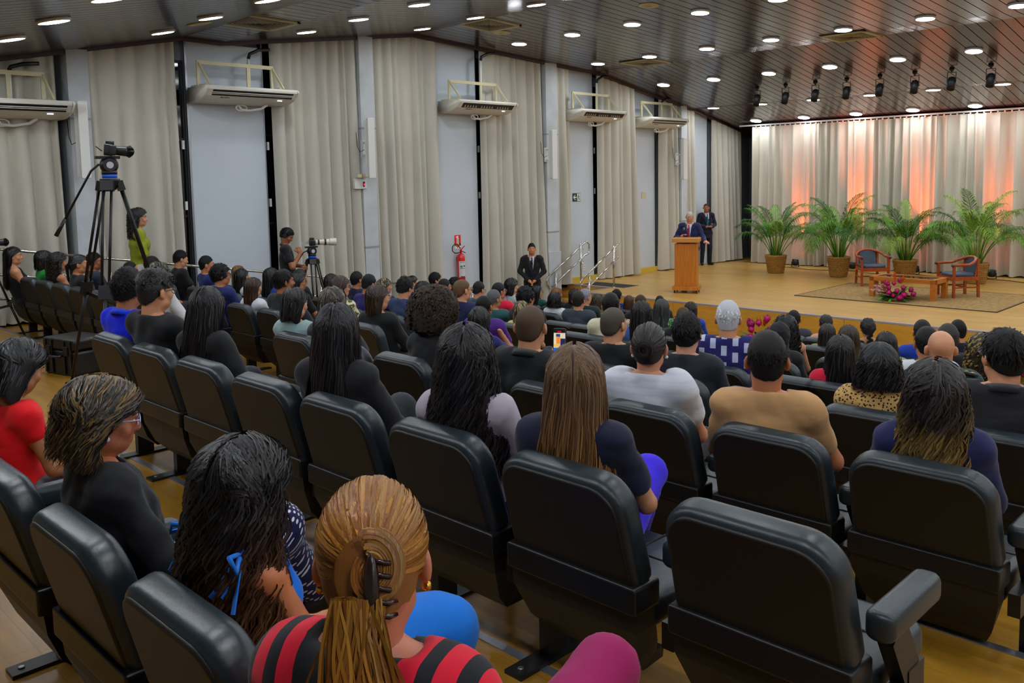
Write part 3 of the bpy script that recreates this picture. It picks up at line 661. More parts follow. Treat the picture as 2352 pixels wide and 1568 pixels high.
def armchair(loc, rz_, label):
    r_ = empty('armchair', loc, rz_, label, 'armchair', 'wooden armchairs on the stage')
    # faces -Y locally; half width .30
    for sx in (-1, 1):
        mb = MB(); mb.bar((sx*0.29, -0.27, 0), (sx*0.29, -0.27, 0.66), 0.045, 0.045, (0, 1, 0)); mb.build('leg', red_wood, r_)
        mb = MB(); mb.bar((sx*0.24, 0.27, 0), (sx*0.22, 0.25, 0.74), 0.045, 0.045, (0, 1, 0)); mb.build('leg', red_wood, r_)
        mb = MB(); mb.bar((sx*0.28, -0.25, 0.2), (sx*0.24, 0.25, 0.2), 0.02, 0.03); mb.build('stretcher', red_wood, r_)
    mb = MB(); mb.bar((-0.26, 0.02, 0.2), (0.26, 0.02, 0.2), 0.02, 0.03); mb.build('stretcher', red_wood, r_)
    mb = MB(); mb.box(-0.28, 0.28, -0.29, -0.25, 0.34, 0.42); mb.box(-0.25, 0.25, 0.22, 0.26, 0.34, 0.42); mb.bar((-0.28, -0.27, 0.38), (-0.24, 0.25, 0.38), 0.03, 0.08); mb.bar((0.28, -0.27, 0.38), (0.24, 0.25, 0.38), 0.03, 0.08); mb.build('seat_rail', red_wood, r_)
    pts = []
    for a in np.linspace(-25, 205, 26):
        x = 0.315*math.cos(R(a)); y = 0.02+0.26*math.sin(R(a)); z = 0.66+0.13*max(0, math.sin(R(a)))**1.2
        pts.append((x, y, z))
    pts = [(0.31, -0.30, 0.655)]+pts[2:-2]+[(-0.31, -0.30, 0.655)]
    mb = MB(); mb.tube(pts, 0.028, 10); mb.build('arm_rail', red_wood, r_)
    for sx in (-1, 1):
        mb = MB(); mb.ball((sx*0.312, -0.31, 0.652), 0.034, 12, 8); mb.build('arm_knob', mat('knob_dark', (70, 50, 44), 0.4), r_)
    mb = MB(); mb.slab(0.50, 0.50, 0.075, 0.10, 0.03, M=Matrix(((1, 0, 0, 0), (0, 0, 1, -0.28), (0, 1, 0, 0.41), (0, 0, 0, 1)))); mb.build('seat', chair_fabric, r_)
    mb = MB(); mb.slab(0.40, 0.36, 0.06, 0.09, 0.025, M=TR(0, 0.20, 0.44, -10, 0, 0)); mb.build('backrest', chair_fabric, r_)
    for sx in (-1, 1):
        mb = MB(); mb.bar((sx*0.22, 0.22, 0.44), (sx*0.22, 0.28, 0.77), 0.03, 0.04, (0, 1, 0)); mb.build('back_post', red_wood, r_)
    return r_
armchair((5.42, 19.75, 0.6), R(42), 'wooden tub armchair with blue-grey leather behind the low table')
armchair((7.55, 18.95, 0.612), R(-42), 'wooden tub armchair with blue-grey leather right of the low table')
leaf_greens = [mat('leaf_green_%d' % i, c_, 0.45, vary=(6, 0.12)) for i, c_ in enumerate(((52, 110, 18), (78, 138, 26), (34, 84, 22)))]
palm_greens = [mat('palm_green_%d' % i, c_, 0.55, spec=0.3, vary=(3, 0.1)) for i, c_ in enumerate(((56, 112, 14), (84, 138, 20), (36, 88, 14), (112, 146, 36)))]
def leaf_blade(mb, base, d, L, wd, droop=0.2, up=(0, 0, 1), n=5):
    d = Vector(d).normalized(); sx = d.cross(Vector(up)); sx = sx.normalized() if sx.length > 1e-4 else Vector((1, 0, 0)); V = []
    for i in range(n+1):
        t = i/n; w_ = wd*math.sin(math.pi*min(1, 0.08+0.92*t))**0.8*0.5; p = Vector(base)+d*(L*t)+Vector((0, 0, -droop*L*t*t)); nz = Vector((0, 0, w_*0.5))
        V += [p-sx*w_+nz, p, p+sx*w_+nz]
    Fs = []
    for i in range(n): a = 3*i; Fs += [(a, a+1, a+4, a+3), (a+1, a+2, a+5, a+4)]
    mb.add(V, Fs, True)
pinks = [mat('ginger_pink', (214, 24, 120), 0.5, vary=(40, 0.25)), mat('ginger_magenta', (176, 20, 104), 0.5, vary=(40, 0.25))]
pale_pink = mat('tuberose', (232, 176, 168), 0.5, vary=(20, 0.1)); orange_fl = mat('torch_orange', (226, 84, 22), 0.5, vary=(40, 0.25)); orange2 = mat('heliconia', (238, 110, 20), 0.5, vary=(20, 0.2))
def bloom(parent, p, r, m, d=(0, 0, 1), tall=1.0):
    mb = MB(); q = Vector((0, 0, 1)).rotation_difference(Vector(d).normalized()).to_matrix().to_4x4(); M = Matrix.Translation(p) @ q
    for ring in range(7):
        t = ring/6; z = (-0.8+1.7*t)*r*tall; rr = r*math.sin(math.pi*(0.14+0.8*t))
        for k in range(9):
            a = 2*math.pi*(k+0.5*(ring % 2))/9; c, s_ = math.cos(a), math.sin(a)
            b0 = Vector((rr*0.55*c, rr*0.55*s_, z-0.1*r)); tip = Vector((rr*1.1*c, rr*1.1*s_, z+0.42*r*tall)); sd = Vector((-s_, c, 0))*rr*0.36
            mb.add([M @ (b0-sd), M @ (b0+sd), M @ tip], [(0, 1, 2), (2, 1, 0)], True)
    mb.ball((0, 0, 0), (r*0.72, r*0.72, r*0.85*tall), 10, 6); mb.v[-70:] = [tuple(M @ Vector(v)) for v in mb.v[-70:]]
    return mb.build('flower', m, parent)
def bouquet(loc, label, seed, s=1.0, full=True):
    rs = random.Random(seed); r_ = empty('flower_arrangement', loc, 0, label, 'flowers')
    for k in range(44):
        a = rs.uniform(0, 6.283); el = rs.uniform(-0.05, 1.0); d = (math.cos(a)*math.cos(el), math.sin(a)*math.cos(el), math.sin(el)+0.05)
        mb = MB(); leaf_blade(mb, (0.06*d[0], 0.06*d[1], 0.04), d, s*rs.uniform(0.28, 0.52), s*rs.uniform(0.06, 0.11), rs.uniform(0.1, 0.5))
        for i, v in enumerate(mb.v): mb.v[i] = (v[0], v[1], max(v[2], 0.006))
        mb.build('leaf', leaf_greens[k % 3], r_)
    spots = [(-0.05, -0.22, 0.30, 0), (0.12, -0.2, 0.24, 0), (0.02, -0.12, 0.40, 0), (0.28, -0.2, 0.16, 0), (0.2, -0.05, 0.30, 0), (-0.12, -0.1, 0.36, 1), (0.36, -0.02, 0.26, 1), (0.08, -0.3, 0.14, 0), (-0.2, 0.0, 0.38, 0), (0.1, 0.0, 0.46, 0), (-0.02, -0.3, 0.2, 0), (0.22, -0.3, 0.1, 0), (0.45, -0.12, 0.18, 1)]
    for (x, y, z, c_) in spots: bloom(r_, (x*s, y*s, z*s), 0.062*s*rs.uniform(0.85, 1.2), pinks[c_], (x, y-0.1, z+0.2))
    if full:
        for (x, y, z, dx) in ((-0.02, 0.02, 0.56, -0.05), (0.16, 0.0, 0.48, 0.45)): bloom(r_, (x*s, y*s, z*s), 0.045*s, orange_fl, (dx, 0, 1), 2.6)
        for k in range(14): bloom(r_, (rs.uniform(-0.42, -0.2)*s, rs.uniform(-0.3, 0.1)*s, rs.uniform(0.1, 0.32)*s), 0.034*s, pale_pink, (-1, -0.3, 0.6), 1.6)
    else:
        for k in range(6): leafo = MB(); leaf_blade(leafo, (rs.uniform(-0.1, 0.35), rs.uniform(-0.1, 0.1), 0.38), (rs.uniform(-0.3, 0.6), -0.2, 0.9), 0.22, 0.06, 0.1); leafo.build('bract', orange2, r_)
    return r_
bouquet((6.80, 17.62, 0.612), 'pink and orange tropical flower arrangement on the rug before the table', 5, 0.86)
bouquet((5.65, 14.45, 0.0), 'pink and orange flowers on the floor before the stage', 9, 1.15, False)
bouquet((9.65, 14.5, 0.0), 'leafy flower arrangement on the floor at the right of the stage', 13, 1.0, False)
basket_m = NT('wicker'); v = basket_m.coords((1, 1, 1)); wv = basket_m.add('ShaderNodeTexBrick'); basket_m.link(basket_m.coords((12, 12, 14)), wv.inputs['Vector'])
f = basket_m.noise(basket_m.coords((30, 30, 60)), 1.0, 3); basket_m.color(basket_m.ramp(f, ((0.3, (138, 94, 38)), (0.7, (198, 148, 70))))); basket_m.bump(f, 0.8, 0.02); basket_m.b.inputs['Roughness'].default_value = 0.8
basket_m = basket_m.m
stem_m = mat('palm_stem', (132, 140, 52), 0.5, vary=(8, 0.15))
def palm(loc, label, seed, ht, spread, pot_h=0.47, n=17, lean=0.0):
    rs = random.Random(seed); r_ = empty('potted_palm', loc, rs.uniform(0, 6.28), label, 'potted palm', 'potted palms on the stage')
    mb = MB(); mb.lathe([(0.19, 0.0), (0.20, 0.02), (0.235, pot_h*0.5), (0.268, pot_h-0.03), (0.275, pot_h), (0.25, pot_h), (0.24, pot_h-0.06), (0.0, pot_h-0.06)], 30); mb.build('basket', basket_m, r_)
    for z in np.arange(0.03, pot_h-0.01, 0.034):
        rr = np.interp(z, [0, pot_h*0.5, pot_h], [0.2, 0.237, 0.276])+0.004; q = MB(); q.tube([(rr*math.cos(a), rr*math.sin(a), z+0.004*math.sin(9*a)) for a in np.linspace(0, 6.2832, 30)], 0.009, 5, False); q.build('wicker_coil', basket_m, r_)
    for k in range(n):
        a = 2*math.pi*k*0.382+rs.uniform(-0.3, 0.3); el = R(89-30*((k+0.5)/n)**1.2+rs.uniform(-3, 3)); L = (ht-pot_h)*rs.uniform(0.95, 1.2)*(1.12 if k < n*0.35 else 1.02)
        b0 = Vector((0.09*math.cos(a), 0.09*math.sin(a), pot_h-0.08)); h = Vector((math.cos(a), math.sin(a), 0)); P = []; m_ = 18
        bend = R(80+62*spread*rs.uniform(0.6, 1.1))*(0.50+0.55*k/n)
        for i in range(m_+1):
            t_ = i/m_; e2 = el-bend*t_**2.2; P.append((b0 if i == 0 else P[-1]+(h*math.cos(e2)+Vector((0, 0, math.sin(e2))))*(L/m_)))
        mb = MB(); mb.tube(P, [0.011*(1-0.8*i/m_)+0.002 for i in range(m_+1)], 5, False)
        for i in range(24, 60):
            t_ = i/60; j = min(int(t_*m_), m_-1); fr = t_*m_-j; p = P[j].lerp(P[j+1], fr); dr = (P[j+1]-P[j]).normalized(); sd = dr.cross(Vector((0, 0, 1)))
            if sd.length < 1e-3: sd = Vector((-math.sin(a), math.cos(a), 0))
            sd.normalize(); u_ = (t_-24/60)/(36/60); ll = (0.33*math.sin(math.pi*(0.25+0.70*u_))+0.05)*spread*rs.uniform(0.8, 1.15)
            for s_ in (-1, 1):
                d = (sd*s_*0.9+dr*(0.55+0.5*u_)+Vector((0, 0, 0.18+rs.uniform(-0.15, 0.15)))).normalized(); nrm = d.cross(dr).normalized(); wv = d.cross(nrm).normalized()*0.0075
                mid = p+d*ll*0.5; tip = p+d*ll*0.95+Vector((0, 0, -0.7*ll*rs.uniform(0.3, 1.3)))
                mb.add([p-wv*0.5, p+wv*0.5, mid+wv, tip, mid-wv], [(0, 1, 2, 4), (4, 2, 3)], True)
        mb.build('frond', palm_greens[rs.choice((0, 0, 1, 1, 2, 3))], r_)
    for k in range(7):
        a = rs.uniform(0, 6.28); mb = MB(); mb.tube([(0.07*math.cos(a), 0.07*math.sin(a), pot_h-0.1), (0.11*math.cos(a), 0.11*math.sin(a), pot_h+0.45)], [0.018, 0.011], 7); mb.build('stem', stem_m, r_)
    mb = MB(); mb.lathe([(0.0, pot_h-0.075), (0.235, pot_h-0.07), (0.235, pot_h-0.05), (0.0, pot_h-0.045)], 20); mb.build('soil', mat('soil', (50, 34, 20), 0.9), r_)
    return r_
palm((2.44, 20.94, 0.6), 'potted palm in a wicker basket nearest the left end of the stage curtain', 21, 1.8, 0.85, 0.47, 20)
palm((4.1, 20.98, 0.6), 'widest potted palm in a wicker basket, second from the left', 22, 1.95, 1.15, 0.5, 24)
palm((5.56, 21.35, 0.6), 'potted palm in a wicker basket behind the tub armchair', 23, 1.8, 0.95, 0.47, 20)
palm((7.1, 21.40, 0.6), 'potted palm in a wicker basket at the right, tallest', 24, 2.0, 1.05, 0.47, 24)
def uplight(X, Y, label, power):
    r_ = empty('floor_uplight', (X, Y, 0.6), 0, label, 'uplight', 'orange uplights at the foot of the stage curtain')
    M = TR(0, 0, 0.13, 0, 0, 0) @ Matrix.Rotation(R(-16), 4, 'X')
    mb = MB(); mb.lathe([(0.06, -0.09), (0.085, -0.07), (0.09, 0.07), (0.08, 0.07), (0.075, 0.03), (0, 0.03)], 18, M); mb.build('housing', black_metal, r_)
    mb = MB()
    for s_ in (-1, 1): mb.bar((s_*0.1, 0, 0.0), (s_*0.1, 0, 0.14), 0.012, 0.03, (0, 1, 0))
    mb.box(-0.106, 0.106, -0.03, 0.03, 0, 0.01); mb.build('bracket', black_metal, r_)
    mb = MB(); mb.lathe([(0.0, 0.032), (0.07, 0.032), (0.07, 0.036), (0.0, 0.036)], 16, M); mb.build('lens', mat('led_orange', (255, 70, 20), 0.4, emit=((255, 60, 12), 25.0)), r_)
    ld = bpy.data.lights.new('orange_beam', 'SPOT'); ld.energy = power; ld.color = (1.0, 0.16, 0.03); ld.spot_size = R(32); ld.spot_blend = 1.0; ld.shadow_soft_size = 0.05
    lo = bpy.data.objects.new('orange_beam', ld); C.objects.link(lo); lo.parent = r_; lo.location = (0, 0.02, 0.19); lo.rotation_euler = (R(180-9), 0, 0)
    return r_
for (X, Y, lb, pw) in ((2.15, 22.55, 'black uplight behind the leftmost palm', 640), (3.75, 22.55, 'black uplight behind the widest palm', 1300), (5.35, 22.55, 'black uplight behind the third palm and armchair', 1000), (7.1, 22.55, 'black uplight behind the tallest palm at the right', 700)): uplight(X, Y, lb, pw)
mb = MB(); rs = random.Random(4)
mb.tube([(1.6+0.25*k, 22.15+0.12*math.sin(k*0.9)+rs.uniform(-0.03, 0.03), 0.61) for k in range(34)], 0.008, 6)
o = mb.build('stage_cable', black_plastic); tag(o, 'black power cable lying along the foot of the stage curtain', 'cable')

# ---------------------------------------------------------------- camera tripods, cameras, case
tri_blue = mat('tripod_blue', (20, 90, 210), 0.35)
def tripod(loc, H, label, rz_=0.0, spread=0.52, foot_dirs=(200, 320, 80), handle=(-0.42, -0.30, -0.32)):
    r_ = empty('camera_tripod', loc, rz_, label, 'tripod', 'camera tripods')
    hb = H-0.20                                                    # bowl height
    mb = MB(); mb.lathe([(0.045, -0.10), (0.075, -0.06), (0.085, -0.02), (0.085, 0.0)], 16, Matrix.Translation((0, 0, hb))); mb.build('bowl', black_metal, r_)
    mb = MB(); mb.lathe([(0.062, 0.0), (0.062, 0.035)], 18, Matrix.Translation((0, 0, hb+0.005))); mb.build('levelling_ring', tri_blue, r_)
    mb = MB(); mb.lathe([(0.055, -0.055), (0.075, -0.03), (0.075, 0.03), (0.055, 0.055)], 20, TR(0, 0, hb+0.12, 0, 90, 0)); mb.lathe([(0.065, 0.0), (0.065, 0.03)], 18, Matrix.Translation((0, 0, hb+0.04))); mb.build('fluid_head', black_plastic, r_)
    mb = MB(); mb.lathe([(0.03, 0.056), (0.03, 0.06)], 14, TR(0, 0, hb+0.12, 0, 90, 0)); mb.build('badge', mat('badge_pale', (190, 190, 200), 0.4), r_)
    mb = MB(); mb.box(-0.035, 0.035, -0.11, 0.09, hb+0.175, hb+0.20); mb.build('plate', black_metal, r_)
    h0 = Vector((0, -0.08, hb+0.13)); h1 = h0+Vector(handle)*0.22+Vector((0, 0, 0.05)); h2 = h0+Vector(handle)
    mb = MB(); mb.tube([h0, h1, h2], 0.010, 8); mb.build('pan_bar', black_metal, r_)
    mb = MB(); dd = (h2-h1).normalized(); mb.tube([h2-dd*0.03, h2+dd*0.14], [0.014, 0.019], 10); mb.build('pan_grip', black_plastic, r_)
    for fd in foot_dirs:
        a = R(fd); d = Vector((math.cos(a), math.sin(a), 0)); sd = Vector((-d.y, d.x, 0)); top = Vector((0, 0, hb-0.05))+d*0.08; foot = d*spread+Vector((0, 0, 0.0)); ax = foot-top; m1 = top+ax*0.52
        lg = MB()
        for s_ in (-1, 1): lg.tube([top+sd*0.035*s_, m1+sd*0.03*s_], 0.0125, 8)
        lo = lg.build('leg', black_metal, r_)
        lg = MB(); lg.tube([m1-ax*0.06, foot+Vector((0, 0, 0.02))], [0.017, 0.013], 8); lg.build('lower_tube', black_metal, lo)
        lg = MB(); lg.bar(m1-ax*0.045, m1+ax*0.02, 0.105, 0.045, d); lg.build('clamp', black_plastic, lo)
        lg = MB(); lg.bar(top-d*0.01+Vector((0, 0, 0.03)), top+ax*0.03, 0.11, 0.05, d); lg.build('shoulder_joint', black_plastic, lo)
        lg = MB(); lg.bar(foot-d*0.03+Vector((0, 0, 0.012)), foot+d*0.05+Vector((0, 0, 0.012)), 0.05, 0.022); lg.build('foot', black_plastic, lo)
        lg = MB(); lg.bar(Vector((0, 0, hb*0.40)), m1+ax*0.01, 0.018, 0.03); lg.build('spreader_arm', black_metal, lo)
    mb = MB(); mb.lathe([(0.035, -0.03), (0.035, 0.03)], 10, Matrix.Translation((0, 0, hb*0.40))); mb.build('spreader_hub', black_metal, r_)
    return r_, H
def dslr(loc, rz_, label, white_lens=False, tilt=0.0, pitch=0):
    r_ = empty('video_camera' if white_lens else 'camera', loc, rz_, label, 'camera')
    # lens points +Y
    mb = MB(); mb.slab(0.15, 0.10, 0.075, 0.02, 0.01, M=TR(0, -0.04, 0.0)); mb.slab(0.075, 0.035, 0.07, 0.012, 0.006, M=TR(0, -0.03, 0.095)); mb.slab(0.04, 0.09, 0.06, 0.015, 0.01, M=TR(0.062, 0.0, 0.002)); mb.build('body', black_plastic, r_)
    lm = MB()
    if white_lens:
        lm.lathe([(0.035, 0.035), (0.042, 0.06), (0.042, 0.17), (0.05, 0.2), (0.05, 0.30)], 20, TR(0, 0, 0.05, -90, 0, 0)); lm.build('lens', mat('lens_white', (214, 208, 196), 0.4), r_)
        lm = MB(); lm.lathe([(0.044, 0.10), (0.044, 0.125)], 20, TR(0, 0, 0.05, -90, 0, 0)); lm.lathe([(0.052, 0.205), (0.052, 0.235)], 20, TR(0, 0, 0.05, -90, 0, 0)); lm.build('focus_ring', black_plastic, r_)
        lm = MB(); lm.lathe([(0.054, 0.29), (0.058, 0.30), (0.060, 0.40), (0.055, 0.40), (0.05, 0.31), (0, 0.31)], 20, TR(0, 0, 0.05, -90, 0, 0)); lm.build('lens_hood', mat('lens_white', (214, 208, 196), 0.4), r_)
        lm = MB(); lm.bar((0, -0.05, 0.05), (0, -0.16, 0.045), 0.012, 0.05); lm.build('screen', mat('screen_rim', (180, 178, 170), 0.4), r_)
    else:
        lm.lathe([(0.036, 0.033), (0.04, 0.045), (0.042, 0.10), (0.044, 0.14), (0.046, 0.155)], 20, TR(0, 0, 0.05, -90, 0, 0)); lm.build('lens', black_plastic, r_)
        lm = MB(); V = []; n = 24
        for q, (y, rr) in enumerate(((0.15, 0.047), (0.19, 0.055))):
            for k in range(n): a = 2*math.pi*k/n; V.append((rr*math.cos(a), y+(0.018*math.cos(2*a) if q else 0), 0.05+rr*math.sin(a)))
        lm.add(V, [(k, (k+1) % n, n+(k+1) % n, n+k) for k in range(n)]+[(k, n+k, n+(k+1) % n, (k+1) % n) for k in range(n)], True); lm.build('lens_hood', black_plastic, r_)
        lm = MB(); lm.lathe([(0.0, 0.15), (0.043, 0.152), (0.03, 0.156), (0, 0.158)], 18, TR(0, 0, 0.05, -90, 0, 0)); lm.build('front_glass', glass_dark, r_)
        lm = MB(); lm.slab(0.10, 0.065, 0.008, 0.006, 0.003, M=TR(0.0, -0.055, 0.03, 55, 0, 0)); lm.build('flip_screen', mat('flip_screen', (60, 62, 30), 0.3), r_)
        lm = MB(); lm.lathe([(0.014, 0), (0.014, 0.012)], 12, TR(0.05, 0, 0.1)); lm.lathe([(0.012, 0), (0.012, 0.01)], 12, TR(-0.05, 0, 0.1)); lm.build('dial', black_metal, r_)
    r_.rotation_euler.x = R(pitch)
    return r_
TZ = floor_z(3.05, 5.6)
tr, H1 = tripod((5.62, 3.05, TZ), 2.08, 'tall black tripod with blue ring in the aisle, holding a black camera', R(-12), 0.55, (222, 335, 92), (-0.10, -0.30, -0.50))
dslr((5.62, 3.05, TZ+2.085), R(-20), 'black camera with flip screen on the tall tripod', False, 0, -6)
Pc = onX(716, 568, 1.2); TZ2 = floor_z(Pc[1], 1.0)
tripod((1.2, Pc[1], TZ2), Pc[2]-TZ2+0.02, 'black tripod with blue ring beside the man with headphones', R(-10), 0.38, (235, 345, 95), (-0.05, -0.28, -0.34))
dslr((1.2, Pc[1], Pc[2]+0.03), R(-28), 'video camera with long white telephoto lens', True)
Pc = onX(2, 558, 1.0); TZ3 = floor_z(Pc[1], 1.0)
tripod((1.0, Pc[1]-0.2, TZ3), Pc[2]-TZ3-0.04, 'black tripod cut off by the left edge behind the seated woman', 0, 0.4)
dslr((1.0, Pc[1]-0.12, Pc[2]-0.04), R(-12), 'black camera lens with hood poking in at the left edge', False)
Pk = onZ(186, 846, floor_z(3.0, 4.0)); r_ = empty('equipment_case', (Pk[0]+0.12, 3.02, floor_z(3.0, 4.0)), R(14), 'black plastic equipment case on the floor behind the empty chairs', 'case')
case_m = mat('case_black', (16, 16, 18), 0.35)
mb = MB(); mb.slab(0.50, 0.24, 0.36, 0.03, 0.02, M=TR(0, -0.18, 0.0)); mb.build('shell', case_m, r_)
mb = MB(); mb.slab(0.51, 0.11, 0.37, 0.03, 0.02, M=TR(0, -0.185, 0.25)); mb.build('lid', case_m, r_)
mb = MB()
for x in (-0.2, -0.1, 0.1, 0.2): mb.box(x-0.012, x+0.012, -0.195, -0.18, 0.02, 0.34)
mb.build('rib', case_m, r_)
for x in (-0.14, 0.14):
    mb = MB(); mb.slab(0.06, 0.09, 0.02, 0.01, 0.005, M=TR(x, -0.205, 0.2)); mb.build('latch', black_plastic, r_)
mb = MB(); mb.tube([(-0.08, -0.19, 0.2), (-0.08, -0.23, 0.19), (0.08, -0.23, 0.19), (0.08, -0.19, 0.2)], 0.012, 8); mb.tube([(-0.255, -0.07, 0.2), (-0.29, -0.07, 0.19), (-0.29, 0.07, 0.19), (-0.255, 0.07, 0.2)], 0.012, 8); mb.build('handle', black_plastic, r_)

# ---------------------------------------------------------------- auditorium chair prototype (origin: floor below the top rear edge of the back; faces +Y)
def make_chair():
    r_ = empty('auditorium_chair', (0, 0, 0)); tilt = 15.0
    MBk = TR(0, 0.095, 0.485, tilt, 0, 0)
    mb = MB(); mb.slab(0.500, 0.35, 0.095, 0.105, 0.030, 0.04, MBk, 4, 8, 0.03); mb.build('backrest', vinyl, r_)
    mb = MB(); mb.slab(0.462, 0.333, 0.02, 0.09, 0.008, 0.04, MBk @ Matrix.Translation((0, -0.006, 0.0)), 2, 8, 0.02); mb.build('back_panel', chair_shell, r_)
    mb = MB(); mb.slab(0.53, 0.085, 0.125, 0.012, 0.008, 0.0, TR(0, 0.07, 0.425)); mb.build('back_bracket', chair_metal, r_)
    V = []
    for (z, y, hw) in ((0.44, 0.085, 0.258), (0.36, 0.095, 0.255), (0.25, 0.14, 0.225), (0.18, 0.21, 0.19), (0.165, 0.34, 0.17)): V += [(-hw, y, z), (hw, y, z)]
    for (z, y, hw) in ((0.44, 0.18, 0.25), (0.36, 0.20, 0.245), (0.27, 0.25, 0.215), (0.21, 0.29, 0.18), (0.19, 0.36, 0.16)): V += [(-hw, y, z), (hw, y, z)]
    Fs = [(2*i, 2*i+2, 2*i+3, 2*i+1) for i in range(4)]+[(10+2*i+1, 10+2*i+3, 10+2*i+2, 10+2*i) for i in range(4)]+[(2*i, 10+2*i, 12+2*i, 2*i+2) for i in range(4)]+[(2*i+3, 13+2*i, 11+2*i, 2*i+1) for i in range(4)]+[(8, 18, 19, 9), (1, 11, 10, 0)]
    mb = MB(); mb.add(V, Fs); mb.build('seat_shell', chair_shell, r_)
    MSe = Matrix(((1, 0, 0, 0), (0, 0, 1, 0.15), (0, 1, 0, 0.335), (0, 0, 0, 1)))
    mb = MB(); mb.slab(0.50, 0.47, 0.105, 0.07, 0.035, 0.0, MSe @ Matrix.Rotation(R(0), 4, 'X'), 4, 6); se = mb.build('seat', vinyl, r_)
    mb = MB(); mb.tube([(0.0, 0.2, 0.441), (0.0, 0.6, 0.441)], 0.004, 6); mb.tube([(-0.22, 0.42, 0.441), (0.22, 0.42, 0.441)], 0.004, 6); mb.build('seam', chair_shell, se)
    return r_
def arm_parts(r_, x):
    mb = MB(); mb.slab(0.075, 0.34, 0.075, 0.03, 0.02, 0.0, Matrix(((1, 0, 0, x), (0, 0, 1, 0.13), (0, 1, 0, 0.575), (0, 0, 0, 1))), 3, 5); mb.build('armrest', vinyl, r_)
    mb = MB(); mb.bar((x, 0.33, 0.0), (x, 0.33, 0.45), 0.045, 0.10, (0, 1, 0)); mb.bar((x, 0.33, 0.40), (x, 0.22, 0.58), 0.04, 0.09, (0, 1, 0)); mb.box(x-0.02, x+0.02, 0.12, 0.36, 0.34, 0.42); mb.build('pedestal', chair_metal, r_)
    mb = MB(); mb.box(x-0.04, x+0.04, 0.12, 0.56, 0.0, 0.014); ft = mb.build('foot_plate', chair_metal, r_)
    mb = MB()
    for y in (0.16, 0.52): mb.lathe([(0.012, 0.014), (0.010, 0.02)], 8, Matrix.Translation((x, y, 0)))
    mb.build('bolt', alu, ft)
chair_in = make_chair(); arm_parts(chair_in, -0.2975); learn(chair_in)
chair_end = make_chair(); arm_parts(chair_end, -0.2975); arm_parts(chair_end, 0.2975); learn(chair_end)
used = set(); N_CHAIRS = []
def chair(X, Y, label, end=False, z=None, rz_=0.0):
    p = chair_end if end else chair_in
    if p.name in used: o = dup(p)
    else: o = p; used.add(p.name)
    o.location = (X, Y, floor_z(Y+0.33, X) if z is None else z); o.rotation_euler = (0, 0, rz_)
    tag(o, label, 'chair', 'black auditorium chairs'); N_CHAIRS.append(o); return o
